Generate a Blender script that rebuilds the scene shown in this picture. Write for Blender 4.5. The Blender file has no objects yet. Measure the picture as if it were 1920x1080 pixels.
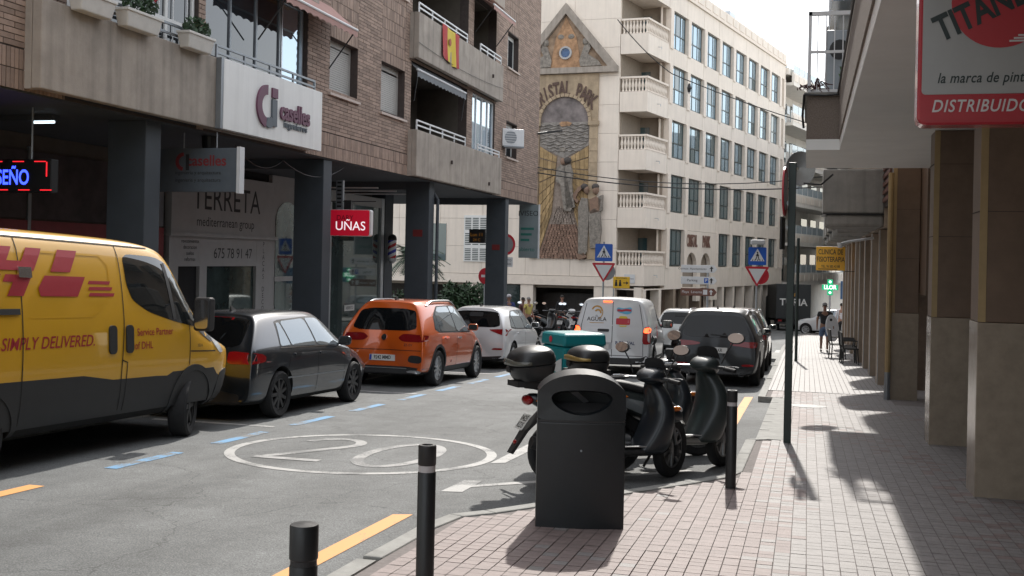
import bpy, bmesh, math, random
from mathutils import Vector, Matrix, Euler
from mathutils.bvhtree import BVHTree
random.seed(7)
R = math.radians
scene = bpy.context.scene
col = scene.collection

# ------------------------------------------------------------------ camera
YAW, ROLL = R(15.0), R(1.2)
_fw = Vector((-math.sin(YAW), math.cos(YAW), 0)); _r0 = Vector((math.cos(YAW), math.sin(YAW), 0)); _u0 = Vector((0, 0, 1))
_rt = _r0*math.cos(ROLL) + _u0*math.sin(ROLL); _up = _u0*math.cos(ROLL) - _r0*math.sin(ROLL)
camd = bpy.data.cameras.new('camera'); cam = bpy.data.objects.new('camera', camd); col.objects.link(cam)
camd.lens = 36*2070/1920; camd.sensor_width = 36; camd.shift_y = -56/1920; camd.clip_start = .1; camd.clip_end = 3000
mw = Matrix((_rt, _up, -_fw)).transposed().to_4x4(); mw.translation = (0, 0, 1.7)
cam.matrix_world = mw; scene.camera = cam

# ------------------------------------------------------------------ sky, sun, exposure
SUN_EL, SUN_AZ = R(39.7), R(-4.2)          # ahead, a little left of the street
world = bpy.data.worlds.new('World'); scene.world = world; world.use_nodes = True
wn = world.node_tree.nodes; wl = world.node_tree.links; wn.clear()
sky = wn.new('ShaderNodeTexSky'); sky.sky_type = 'NISHITA'; sky.sun_disc = False
sky.sun_elevation = SUN_EL; sky.sun_rotation = SUN_AZ; sky.air_density = 1.0; sky.dust_density = 1.2; sky.ozone_density = 1.0
bg = wn.new('ShaderNodeBackground'); bg.inputs['Strength'].default_value = .15
wo = wn.new('ShaderNodeOutputWorld'); 
hz = wn.new('ShaderNodeMix'); hz.data_type = 'RGBA'; hz.inputs[0].default_value = .6   # thin bright cloud over the whole sky
hz.inputs[7].default_value = (6.4, 6.3, 6.1, 1); wl.new(sky.outputs[0], hz.inputs[6]); wl.new(hz.outputs[2], bg.inputs[0]); wl.new(bg.outputs[0], wo.inputs[0])
sd = bpy.data.lights.new('sun', 'SUN'); sd.energy = 2.4; sd.angle = R(.9); sd.color = (1, .95, .88)
sun = bpy.data.objects.new('sun', sd); col.objects.link(sun)
sv = Vector((math.sin(SUN_AZ)*math.cos(SUN_EL), math.cos(SUN_AZ)*math.cos(SUN_EL), math.sin(SUN_EL)))
sun.rotation_euler = sv.to_track_quat('Z', 'Y').to_euler(); sun.location = (0, 20, 40)
scene.view_settings.view_transform = 'Standard'; scene.view_settings.look = 'None'
scene.view_settings.exposure = 1.0; scene.view_settings.gamma = 1
scene.cycles.max_bounces = 6; scene.cycles.diffuse_bounces = 3; scene.cycles.glossy_bounces = 3; scene.cycles.transmission_bounces = 4
scene.cycles.use_denoising = True

S = .0345                                   # the street falls away from the camera
def gz(y, off=0.): return -S*y + off
ROAD = -.10

# ------------------------------------------------------------------ materials
def nodes(m):
    m.use_nodes = True; nt = m.node_tree; return nt, nt.nodes['Principled BSDF']
MATS = {}
def mat(name, rgb, rough=.6, metal=0., var=.12, scale=6., bump=0., bscale=60., spec=.5, coat=0., island=0., emit=None, streak=0., alpha=None, trans=0.):
    """plain procedural surface: base colour with large and small mottling, grain relief, per-piece tint, rain streaks"""
    if name in MATS: return MATS[name]
    m = bpy.data.materials.new(name); nt, b = nodes(m); N = nt.nodes; L = nt.links
    b.inputs['Roughness'].default_value = rough; b.inputs['Metallic'].default_value = metal
    b.inputs['Specular IOR Level'].default_value = spec; b.inputs['Coat Weight'].default_value = coat; b.inputs['Coat Roughness'].default_value = .04
    if trans: b.inputs['Transmission Weight'].default_value = trans; b.inputs['IOR'].default_value = 1.45
    c = (*rgb, 1)
    b.inputs['Base Color'].default_value = c
    if var or island or streak:
        tc = N.new('ShaderNodeTexCoord'); n1 = N.new('ShaderNodeTexNoise'); n1.inputs['Scale'].default_value = scale; n1.inputs['Detail'].default_value = 8; n1.inputs['Roughness'].default_value = .65
        L.new(tc.outputs['Object'], n1.inputs['Vector'])
        val = N.new('ShaderNodeMapRange'); val.inputs[1].default_value = .3; val.inputs[2].default_value = .7; val.inputs[3].default_value = 1-var; val.inputs[4].default_value = 1+var
        L.new(n1.outputs[0], val.inputs[0]); out = val.outputs[0]
        if island:
            g = N.new('ShaderNodeNewGeometry'); oi = N.new('ShaderNodeObjectInfo')
            ad = N.new('ShaderNodeMath'); ad.operation = 'ADD'; L.new(g.outputs['Random Per Island'], ad.inputs[0]); L.new(oi.outputs['Random'], ad.inputs[1])
            fr = N.new('ShaderNodeMath'); fr.operation = 'FRACT'; L.new(ad.outputs[0], fr.inputs[0])
            mr = N.new('ShaderNodeMapRange'); mr.inputs[3].default_value = 1-island; mr.inputs[4].default_value = 1+island; L.new(fr.outputs[0], mr.inputs[0])
            mu = N.new('ShaderNodeMath'); mu.operation = 'MULTIPLY'; L.new(out, mu.inputs[0]); L.new(mr.outputs[0], mu.inputs[1]); out = mu.outputs[0]
        if streak:
            mp = N.new('ShaderNodeMapping'); mp.inputs['Scale'].default_value = (3.5, 3.5, .25); L.new(tc.outputs['Object'], mp.inputs[0])
            n3 = N.new('ShaderNodeTexNoise'); n3.inputs['Scale'].default_value = 1.6; n3.inputs['Detail'].default_value = 6; L.new(mp.outputs[0], n3.inputs['Vector'])
            m3 = N.new('ShaderNodeMapRange'); m3.inputs[1].default_value = .45; m3.inputs[2].default_value = .75; m3.inputs[3].default_value = 1; m3.inputs[4].default_value = 1-streak; L.new(n3.outputs[0], m3.inputs[0])
            mu = N.new('ShaderNodeMath'); mu.operation = 'MULTIPLY'; L.new(out, mu.inputs[0]); L.new(m3.outputs[0], mu.inputs[1]); out = mu.outputs[0]
        hs = N.new('ShaderNodeVectorMath'); hs.operation = 'SCALE'; hs.inputs[0].default_value = rgb
        L.new(out, hs.inputs['Scale']); L.new(hs.outputs[0], b.inputs['Base Color'])
    if bump:
        tc2 = N.new('ShaderNodeTexCoord'); n2 = N.new('ShaderNodeTexNoise'); n2.inputs['Scale'].default_value = bscale; n2.inputs['Detail'].default_value = 4
        L.new(tc2.outputs['Object'], n2.inputs['Vector'])
        bp = N.new('ShaderNodeBump'); bp.inputs['Strength'].default_value = bump; bp.inputs['Distance'].default_value = .01
        L.new(n2.outputs[0], bp.inputs['Height']); L.new(bp.outputs[0], b.inputs['Normal'])
    if emit:
        b.inputs['Emission Color'].default_value = (*emit[0], 1); b.inputs['Emission Strength'].default_value = emit[1]
    MATS[name] = m; return m
def glassmat(name, rgb=(.02, .025, .028), rough=.03, spec=1.):
    return mat(name, rgb, rough, 0, 0, spec=spec)

# ------------------------------------------------------------------ mesh builder
class MB:
    def __init__(s): s.v = []; s.f = []; s.m = []; s.cm = 0; s.T = None
    def _add(s, vs, fs):
        o = len(s.v)
        if s.T is not None: vs = [s.T @ Vector(v) for v in vs]
        s.v += [tuple(v) for v in vs]; s.f += [tuple(i+o for i in f) for f in fs]; s.m += [s.cm]*len(fs); return s
    def box(s, x0, x1, y0, y1, z0, z1, skip=''):
        vs = [(x0,y0,z0),(x1,y0,z0),(x1,y1,z0),(x0,y1,z0),(x0,y0,z1),(x1,y0,z1),(x1,y1,z1),(x0,y1,z1)]
        fs = {'b':(0,3,2,1),'t':(4,5,6,7),'f':(0,1,5,4),'k':(2,3,7,6),'l':(3,0,4,7),'r':(1,2,6,5)}
        return s._add(vs, [f for k, f in fs.items() if k not in skip])
    def poly(s, pts): return s._add(pts, [tuple(range(len(pts)))])
    def hexa(s, b, t):            # bottom 4 pts, top 4 pts
        return s._add(list(b)+list(t), [(3,2,1,0),(4,5,6,7),(0,1,5,4),(1,2,6,5),(2,3,7,6),(3,0,4,7)])
    def prism(s, pts, d, cap=True):   # 3-D polygon extruded by vector d
        n = len(pts); d = Vector(d); a = [Vector(p) for p in pts]; b = [p+d for p in a]
        fs = [(i, (i+1) % n, n+(i+1) % n, n+i) for i in range(n)]
        if cap: fs += [tuple(range(n))[::-1], tuple(range(n, 2*n))]
        return s._add(a+b, fs)
    def tube(s, path, r, n=8, cap=True):
        P = [Vector(p) for p in path]; k = len(P); rr = r if isinstance(r, (list, tuple)) else [r]*k
        vs = []; ref = None
        for i in range(k):
            t = (P[min(i+1, k-1)] - P[max(i-1, 0)]).normalized()
            if ref is None:
                ref = Vector((0, 0, 1)) if abs(t.z) < .9 else Vector((1, 0, 0))
            a = t.cross(ref)
            if a.length < 1e-5: a = t.orthogonal()
            a.normalize(); b = t.cross(a).normalized(); ref = -b if False else ref
            vs += [P[i] + (a*math.cos(2*math.pi*j/n) + b*math.sin(2*math.pi*j/n))*rr[i] for j in range(n)]
        fs = [(i*n+j, i*n+(j+1) % n, (i+1)*n+(j+1) % n, (i+1)*n+j) for i in range(k-1) for j in range(n)]
        if cap: fs += [tuple(range(n))[::-1], tuple(range((k-1)*n, k*n))]
        return s._add(vs, fs)
    def lathe(s, prof, c=(0,0,0), axis='z', n=16, cap=True):   # prof: (radius, height)
        vs = []
        for r, h in prof:
            for j in range(n):
                a = 2*math.pi*j/n; x, y = r*math.cos(a), r*math.sin(a)
                p = {'z': (x, y, h), 'y': (x, h, y), 'x': (h, x, y)}[axis]
                vs.append((c[0]+p[0], c[1]+p[1], c[2]+p[2]))
        k = len(prof); fs = [(i*n+j, i*n+(j+1) % n, (i+1)*n+(j+1) % n, (i+1)*n+j) for i in range(k-1) for j in range(n)]
        if cap: fs += [tuple(range(n))[::-1], tuple(range((k-1)*n, k*n))]
        return s._add(vs, fs)
    def ball(s, c, r, n=12, m=8):
        rx, ry, rz = r if isinstance(r, (list, tuple)) else (r, r, r)
        pr = [(max(1e-4, math.sin(math.pi*i/m)), -math.cos(math.pi*i/m)) for i in range(m+1)]
        vs = [(c[0]+p*math.cos(2*math.pi*j/n)*rx, c[1]+p*math.sin(2*math.pi*j/n)*ry, c[2]+h*rz) for p, h in pr for j in range(n)]
        fs = [(i*n+j, i*n+(j+1) % n, (i+1)*n+(j+1) % n, (i+1)*n+j) for i in range(m) for j in range(n)]
        return s._add(vs, fs)
    def loft(s, rings, cap=True, closed=True):
        n = len(rings[0]); k = len(rings); vs = [p for r in rings for p in r]; q = n if closed else n-1
        fs = [(i*n+j, i*n+(j+1) % n, (i+1)*n+(j+1) % n, (i+1)*n+j) for i in range(k-1) for j in range(q)]
        if cap and closed: fs += [tuple(range(n))[::-1], tuple(range((k-1)*n, k*n))]
        return s._add(vs, fs)
    def mesh(s, name, mats):
        me = bpy.data.meshes.new(name); me.from_pydata(s.v, [], s.f)
        for m in (mats if isinstance(mats, (list, tuple)) else [mats]): me.materials.append(m)
        if any(s.m): me.polygons.foreach_set('material_index', s.m)
        me.update(); return me
    def build(s, name, mats, parent=None, smooth=False, bevel=0., fix=True, **tagkw):
        off = WLOC.get(parent.name) if parent else None
        if off is not None: s.v = [tuple(Vector(v)-off) for v in s.v]
        me = s.mesh(name, mats)
        if fix:
            bm = bmesh.new(); bm.from_mesh(me); bmesh.ops.recalc_face_normals(bm, faces=bm.faces); bm.to_mesh(me); bm.free()
        if smooth: shade(me, smooth)
        o = link(name, me, parent)
        if bevel:
            md = o.modifiers.new('bevel', 'BEVEL'); md.width = bevel; md.segments = 2; md.limit_method = 'ANGLE'; md.angle_limit = R(40)
        if tagkw: tag(o, **tagkw)
        return o
def shade(me, smooth):
    me.polygons.foreach_set('use_smooth', [True]*len(me.polygons))
    ang = R(35) if smooth is True else R(smooth)
    try: me.set_sharp_from_angle(angle=ang)
    except Exception: pass
WLOC = {}     # things whose parts are given in world coordinates
def link(name, data, parent=None):
    o = bpy.data.objects.new(name, data); col.objects.link(o)
    if parent:
        o.parent = parent
        if parent.name in WLOC: WLOC[o.name] = WLOC[parent.name]
    return o
def tag(o, label=None, cat=None, group=None, kind=None):
    if label: o['label'] = label
    if cat: o['category'] = cat
    if group: o['group'] = group
    if kind: o['kind'] = kind
    return o
def thing(name, label, cat, loc=(0,0,0), rot=(0,0,0), group=None, wcoord=False):
    o = bpy.data.objects.new(name, None); col.objects.link(o); o.location = loc; o.rotation_euler = rot; o.empty_display_size = .2
    tag(o, label, cat, group)
    if wcoord: WLOC[o.name] = Vector(loc)
    return o
def copy_tree(o, parent=None):
    c = o.copy(); col.objects.link(c); c.parent = parent
    for ch in list(o.children): copy_tree(ch, c)
    return c
def inst(name, me, parent, loc, rot=(0,0,0), scale=None):
    o = link(name, me, parent); off = WLOC.get(parent.name) if parent else None
    o.location = Vector(loc) - off if off is not None else loc; o.rotation_euler = rot
    if scale: o.scale = scale
    return o
def rrect(w, h, r, n=5, cx=0, cy=0):
    pts = []
    for sx, sy, a0 in ((1,1,0),(-1,1,90),(-1,-1,180),(1,-1,270)):
        for i in range(n+1):
            a = R(a0+90*i/n); pts.append((cx+sx*(w/2-r)+r*math.cos(a), cy+sy*(h/2-r)+r*math.sin(a)))
    return pts
_txt = {}
def text2d(s, size=1., bold=0., shear=0., xs=1., spacing=1., align='CENTER'):
    """flat text as (verts, faces) in the xy plane"""
    key = (s, size, bold, shear, xs, spacing, align)
    if key not in _txt:
        cu = bpy.data.curves.new('text', 'FONT'); cu.body = s; cu.size = size; cu.offset = bold*size; cu.shear = shear; cu.align_x = align; cu.align_y = 'CENTER'; cu.space_character = spacing; cu.resolution_u = 4
        o = bpy.data.objects.new('text', cu); me = bpy.data.meshes.new_from_object(o)
        vs = [(v.co.x*xs, v.co.y) for v in me.vertices]; fs = [tuple(p.vertices) for p in me.polygons]
        bpy.data.objects.remove(o); bpy.data.curves.remove(cu); bpy.data.meshes.remove(me)
        _txt[key] = (vs, fs)
    return _txt[key]
def put2d(mb, vf, o, ux, uy):
    o = Vector(o); ux = Vector(ux); uy = Vector(uy)
    mb._add([o + ux*x + uy*y for x, y in vf[0]], vf[1]); return mb
def text_obj(name, s, o, ux, uy, m, parent, size, thick=0., **kw):
    mb = MB(); vf = text2d(s, size, **kw); put2d(mb, vf, o, ux, uy)
    ob = mb.build(name, m, parent, fix=False)
    if thick:
        md = ob.modifiers.new('solid', 'SOLIDIFY'); md.thickness = thick; md.offset = 1
    return ob
def finegrid(vf, step):
    bm = bmesh.new(); vs = [bm.verts.new((x, y, 0)) for x, y in vf[0]]
    for f in vf[1]:
        try: bm.faces.new([vs[i] for i in f])
        except ValueError: pass
    xs = [v[0] for v in vf[0]]; ys = [v[1] for v in vf[0]]
    for a, (lo, hi) in enumerate(((min(xs), max(xs)), (min(ys), max(ys)))):
        q = math.floor(lo/step)+1
        while q*step < hi:
            co = [0,0,0]; co[a] = q*step; no = [0,0,0]; no[a] = 1
            bmesh.ops.bisect_plane(bm, geom=bm.verts[:]+bm.edges[:]+bm.faces[:], plane_co=co, plane_no=no); q += 1
    bmesh.ops.triangulate(bm, faces=[f for f in bm.faces if len(f.verts) > 4])
    bm.verts.index_update(); r = ([(v.co.x, v.co.y) for v in bm.verts], [tuple(v.index for v in f.verts) for f in bm.faces]); bm.free(); return r
# ================================================================== ground, road, pavements
def asphalt():
    m = bpy.data.materials.new('asphalt'); nt, b = nodes(m); N = nt.nodes; L = nt.links
    tc = N.new('ShaderNodeTexCoord')
    def noise(sc, det=6, ro=.6, vec=None):
        n = N.new('ShaderNodeTexNoise'); n.inputs['Scale'].default_value = sc; n.inputs['Detail'].default_value = det; n.inputs['Roughness'].default_value = ro
        L.new(vec or tc.outputs['Object'], n.inputs['Vector']); return n
    big = noise(.35, 5); mid = noise(3.2, 6, .7); fine = noise(70, 3, .7)
    vo = N.new('ShaderNodeTexVoronoi'); vo.inputs['Scale'].default_value = 90; L.new(tc.outputs['Object'], vo.inputs['Vector'])
    def rng(src, a, b_, lo, hi):
        r = N.new('ShaderNodeMapRange'); r.inputs[1].default_value = a; r.inputs[2].default_value = b_; r.inputs[3].default_value = lo; r.inputs[4].default_value = hi; L.new(src, r.inputs[0]); return r.outputs[0]
    def mul(a, b_):
        q = N.new('ShaderNodeMath'); q.operation = 'MULTIPLY'; L.new(a, q.inputs[0]); L.new(b_, q.inputs[1]); return q.outputs[0]
    v = mul(rng(big.outputs[0], .35, .65, .82, 1.16), rng(mid.outputs[0], .3, .7, .84, 1.14))
    v = mul(v, rng(fine.outputs[0], .3, .7, .6, 1.4)); v = mul(v, rng(vo.outputs['Distance'], 0, .6, 1.25, .75))
    # thin wandering cracks
    wv = noise(1.1, 4); ad = N.new('ShaderNodeVectorMath'); ad.operation = 'ADD'; L.new(tc.outputs['Object'], ad.inputs[0]); L.new(wv.outputs[1], ad.inputs[1])
    vc = N.new('ShaderNodeTexVoronoi'); vc.feature = 'DISTANCE_TO_EDGE'; vc.inputs['Scale'].default_value = .42; L.new(ad.outputs[0], vc.inputs['Vector'])
    v = mul(v, rng(vc.outputs[0], 0, .006, .6, 1))
    # tyre tracks along the street and oil drips
    mp = N.new('ShaderNodeMapping'); mp.inputs['Scale'].default_value = (1.3, .06, 1); L.new(tc.outputs['Object'], mp.inputs[0]); tr = noise(1.0, 4, .6, mp.outputs[0]); v = mul(v, rng(tr.outputs[0], .38, .62, .86, 1.1))
    oi = N.new('ShaderNodeTexVoronoi'); oi.inputs['Scale'].default_value = .9; L.new(ad.outputs[0], oi.inputs['Vector']); v = mul(v, rng(oi.outputs['Distance'], .03, .11, .72, 1))
    # darker worn patches
    pa = noise(.8, 3, .5); v = mul(v, rng(pa.outputs[0], .6, .66, 1, .82))
    sc = N.new('ShaderNodeVectorMath'); sc.operation = 'SCALE'; sc.inputs[0].default_value = (.165, .172, .172); L.new(v, sc.inputs['Scale']); L.new(sc.outputs[0], b.inputs['Base Color'])
    b.inputs['Roughness'].default_value = .78; b.inputs['Specular IOR Level'].default_value = .3
    bp = N.new('ShaderNodeBump'); bp.inputs['Strength'].default_value = .55; bp.inputs['Distance'].default_value = .008; L.new(fine.outputs[0], bp.inputs['Height']); L.new(bp.outputs[0], b.inputs['Normal'])
    return m
m_asph = asphalt()
m_earth = mat('dusty_ground', (.16, .15, .14), .9, var=.2, scale=.5)
m_conc = mat('kerb_concrete', (.27, .27, .255), .8, var=.22, scale=5, bump=.3, bscale=90)
m_tile_g = mat('grey_terrazzo_tile', (.225, .211, .206), .62, var=.12, scale=14, island=.06, bump=.25, bscale=260)
m_tile_p = mat('pink_terrazzo_tile', (.225, .178, .168), .65, var=.12, scale=9, island=.07, bump=.25, bscale=260)
m_grout = mat('grout', (.175, .155, .148), .9, var=.2, scale=20)
m_far = mat('far_paving', (.25, .24, .235), .62, var=.12, scale=3)
def paint(name, rgb, wear=.45):
    m = bpy.data.materials.new(name); nt, b = nodes(m); N = nt.nodes; L = nt.links
    tc = N.new('ShaderNodeTexCoord'); n = N.new('ShaderNodeTexNoise'); n.inputs['Scale'].default_value = 45; n.inputs['Detail'].default_value = 8; n.inputs['Roughness'].default_value = .8; L.new(tc.outputs['Object'], n.inputs['Vector'])
    n2 = N.new('ShaderNodeTexNoise'); n2.inputs['Scale'].default_value = 3; n2.inputs['Detail'].default_value = 6; L.new(tc.outputs['Object'], n2.inputs['Vector'])
    ad = N.new('ShaderNodeMath'); ad.operation = 'ADD'; L.new(n.outputs[0], ad.inputs[0]); L.new(n2.outputs[0], ad.inputs[1])
    r = N.new('ShaderNodeMapRange'); r.inputs[1].default_value = 2*wear; r.inputs[2].default_value = 2*wear+.14; L.new(ad.outputs[0], r.inputs[0])
    mx = N.new('ShaderNodeMix'); mx.data_type = 'RGBA'; mx.inputs[6].default_value = (.15, .155, .155, 1); mx.inputs[7].default_value = (*rgb, 1); L.new(r.outputs[0], mx.inputs[0]); L.new(mx.outputs[2], b.inputs['Base Color'])
    b.inputs['Roughness'].default_value = .7; return m
m_pblue = paint('blue_road_paint', (.13, .31, .52), .445); m_pyel = paint('yellow_road_paint', (.70, .335, .105), .38)
m_pwhite = paint('worn_white_road_paint', (.34, .34, .335), .455); m_pwhite2 = paint('white_road_paint', (.40, .40, .39), .435)

MB().poly([(-900, -80, gz(-80, -.5)), (900, -80, gz(-80, -.5)), (900, 1800, gz(1800, -.5)), (-900, 1800, gz(1800, -.5))]).build('ground', m_earth, kind='structure')
mb = MB()
for a in range(-20, 200, 20): mb.poly([(-70, a, gz(a, ROAD)), (60, a, gz(a, ROAD)), (60, a+20, gz(a+20, ROAD)), (-70, a+20, gz(a+20, ROAD))])
road = mb.build('road', m_asph, kind='structure')
def flat(name, pts, off, m, parent=road):
    return MB().poly([(x, y, gz(y, off)) for x, y in pts]).build(name, m, parent, fix=False)
PM = ROAD + .004
for k in range(-1, 9):                                         # blue bay dashes
    y = 9.34 + 1.97*k
    if y < 8.5: continue
    flat('blue_dash', [(-6.56, y), (-6.42, y), (-6.42, y+1.2), (-6.56, y+1.2)], PM, m_pblue)
flat('yellow_line', [(-6.58, 3.), (-6.42, 3.), (-6.42, 8.3), (-6.58, 8.3)], PM, m_pyel)
flat('yellow_line', [(-3.19, 1.), (-3.04, 1.), (-3.04, 8.42), (-3.19, 8.36)], PM, m_pyel)
flat('yellow_line', [(-1.10, 15.5), (-.95, 15.5), (-.95, 21.4), (-1.10, 21.3)], PM, m_pyel)
c20 = (-4.74, 11.45); mb = MB(); n = 64
for i in range(n):
    a, b = 2*math.pi*i/n, 2*math.pi*(i+1)/n
    mb.poly([(c20[0]+r*math.cos(t), c20[1]+r*math.sin(t)*1.02, gz(c20[1]+r*math.sin(t)*1.02, PM)) for r, t in ((1.38, a), (1.49, a), (1.49, b), (1.38, b))])
mb.build('speed_ring', m_pwhite2, road, fix=False)
# the figures 2 and 0, drawn long and thin for drivers
def strip2d(pts, w):
    vs = []; fs = []; P = [Vector(p) for p in pts]
    for i, p in enumerate(P):
        t = (P[min(i+1, len(P)-1)]-P[max(i-1, 0)]).normalized(); q = Vector((-t.y, t.x))*w/2; vs += [p+q, p-q]
    for i in range(len(P)-1): fs.append((2*i, 2*i+1, 2*i+3, 2*i+2))
    return [(v.x, v.y) for v in vs], fs
two = [(-.36, .52)] + [(-.05+.31*math.cos(R(a)), .5+.38*math.sin(R(a))) for a in range(160, -50, -15)] + [(-.3, -.72)]
zero = [(.36*math.cos(R(a)), .88*math.sin(R(a))) for a in range(0, 361, 12)]
for nm, pts, cx in (('figure_two', two, -.52), ('figure_zero', zero, .45)):
    mb = MB(); vs, fs = strip2d(pts, .13); mb._add([(c20[0]+cx+x, c20[1]+y, gz(c20[1]+y, PM)) for x, y in vs], fs)
    if nm == 'figure_two': mb.poly([(c20[0]+cx+x, c20[1]+y, gz(c20[1]+y, PM+.001)) for x, y in ((-.40, -.86), (.36, -.86), (.36, -.72), (-.40, -.72))])
    mb.build(nm, m_pwhite, road, fix=False)
flat('bay_mark', [(-3.17, 9.5), (-2.98, 9.55), (-2.98, 10.2), (-3.15, 10.15)], PM, m_pwhite2)
flat('bay_mark', [(-2.98, 9.82), (-2.3, 10.48), (-2.36, 10.58), (-2.98, 9.97)], PM, m_pwhite2)
flat('bay_mark', [(-3.22, 11.3), (-3.08, 11.4), (-3.05, 13.2), (-3.22, 13.2)], PM, m_pwhite2)
flat('bay_mark', [(-2.2, 10.62), (-1.1, 11.7), (-1.18, 11.8), (-2.28, 10.72)], PM, m_pwhite2)
# white dashes of the bays seen under the parked cars and the crossing stripes further down
for y in (12.95, 18.35, 23.9): flat('bay_mark', [(-8.4, y), (-6.62, y), (-6.62, y+.12), (-8.4, y+.12)], PM, m_pwhite2)
for k in range(9): flat('crossing_stripe', [(-8.3+k*.9, 39.6), (-7.85+k*.9, 39.6), (-7.85+k*.9, 43.2), (-8.3+k*.9, 43.2)], PM, m_pwhite2)

# right-hand pavement: kerb line bulges out for the bin and the bollards
KERB = [(-2.72, -8), (-2.72, 6.6), (-2.70, 7.6), (-2.63, 8.1), (-2.42, 8.36), (-1.5, 9.8), (-1.09, 10.46), (-.80, 10.98), (-.72, 11.3), (-.70, 14.0), (-.58, 14.08), (-.56, 20.4), (-.82, 20.45), (-.9, 44), (-.6, 62), (9, 118)]
def inset(pl, d):
    out = []
    for i, p in enumerate(pl):
        a = Vector(pl[max(i-1, 0)]); b = Vector(pl[min(i+1, len(pl)-1)]); t = (b-a).normalized(); out.append((p[0]+t.y*d, p[1]-t.x*d))
    return out
K2 = inset(KERB, .13)
def kx(y, pl=K2):
    for (x0, y0), (x1, y1) in zip(pl, pl[1:]):
        if y0 <= y <= y1 and y1 > y0: return x0+(x1-x0)*(y-y0)/(y1-y0)
    return pl[-1][0]
mb = MB()
for (a, b) in zip(K2, K2[1:]):
    xr = 3.4
    ra = xr + max(0, a[1]-62)*.2; rb = xr + max(0, b[1]-62)*.2
    top = [(a[0], a[1]), (ra, a[1]), (rb, b[1]), (b[0], b[1])]
    mb.poly([(x, y, gz(y, -.012)) for x, y in top])
sidewalk = mb.build('sidewalk', m_grout, kind='structure')
mb = MB()
kp = []
for (a, b), (c, d) in zip(zip(KERB, KERB[1:]), zip(K2, K2[1:])):
    n = max(1, int(math.hypot(b[0]-a[0], b[1]-a[1])/1.0)) if b[1] < 30 else 1
    for i in range(n):
        t0, t1 = i/n, (i+1)/n - .006
        q = [(a[0]+(b[0]-a[0])*t, a[1]+(b[1]-a[1])*t) for t in (t0, t1)] + [(c[0]+(d[0]-c[0])*t, c[1]+(d[1]-c[1])*t) for t in (t1, t0)]
        MB().hexa([(x, y, gz(y, -.28)) for x, y in q], [(x, y, gz(y, .002)) for x, y in q]).build('kerb_stone', m_conc, sidewalk, bevel=.012 if a[1] < 12 and a[1] > 5 else 0)
# grey concrete apron strip beside the kerb beyond the pole
MB().hexa([(x, y, gz(y, -.05)) for x, y in ((-.45, 14.1), (-.25, 14.1), (-.25, 20.3), (-.43, 20.3))], [(x, y, gz(y, .003)) for x, y in ((-.45, 14.1), (-.25, 14.1), (-.25, 20.3), (-.43, 20.3))]).build('concrete_strip', m_conc, sidewalk)
PXT, PYT = .105, .10
def tile_mesh(m):
    t = MB(); a, b = (PXT-.0055)/2, (PYT-.0058)/2
    lo = [(x, y, -.014-S*y) for x, y in ((-a, -b), (a, -b), (a, b), (-a, b))]; e = .0012
    hi = [(x, y, -S*y) for x, y in ((-a+e, -b+e*.5), (a-e, -b+e*.5), (a-e, b-e*.5), (-a+e, b-e*.5))]
    t.hexa(lo, hi); return t.mesh('paving_tile', m)
tmesh = (tile_mesh(m_tile_g), tile_mesh(m_tile_p))
rnd = random.Random(3); bulk = (MB(), MB()); nind = 0
for j in range(0, 190):
    y = 3.0 + j*PYT
    for i in range(int((2.6+2.72)/PXT)):
        x = -2.7 + (i+.5)*PXT
        if x < max(kx(y-.05), kx(y+.05)) + .05 or x < -.2 and 14.0 < y < 20.4 and x < -.24: continue
        if y > 9.5 and x > 1.5: 
            if y > 20: continue
        pp = .95 if x < -1.3 else (.12 if x > .4 else .95 - (x+1.3)/1.7*.83)
        if y > 13.9 and x < .1: pp = max(pp, .75 - max(0, x+.1))
        k = 1 if math.sin(x*3.1+y*.7+2*math.sin(y*.35))*.25 + rnd.random()*.6+.2 < pp else 0
        dz = rnd.uniform(-.0012, .0012)
        if 6.62 <= y < 7.5 and x > -2.5 and x < 1.15 and nind < 300:
            inst('paving_tile', tmesh[k], sidewalk, (x, y, gz(y, dz))); nind += 1
        else:
            a, b = (PXT-.0055)/2, (PYT-.0058)/2
            bulk[k].poly([(x+sx*a, y+sy*b, gz(y+sy*b, dz)) for sx, sy in ((-1,-1),(1,-1),(1,1),(-1,1))])
for k in (0, 1):
    bulk[k].build('paving_tile_field', (m_tile_g, m_tile_p)[k], sidewalk, fix=False, kind='stuff')
mb = MB()                                                     # beyond that only the long joints can be told apart
for i in range(24):
    x = -.75 + i*.105
    mb.poly([(x+.004, 22.05, gz(22.05)), (x+.099, 22.05, gz(22.05)), (x+.099, 62, gz(62)), (x+.004, 62, gz(62))])
mb.build('paving_strip_field', m_far, sidewalk, fix=False, kind='stuff')
MB().lathe([(.30, -.004), (.30, .005)], n=28).build('manhole_cover', mat('cast_iron', (.11, .11, .11), .5, .6, var=.2, scale=30, bump=.5, bscale=120), sidewalk).location = (.05, 19.0, gz(19.0))
for o in [c for c in sidewalk.children if c.name.startswith('manhole')]: o.rotation_euler = (-math.atan(S), 0, 0)

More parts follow.
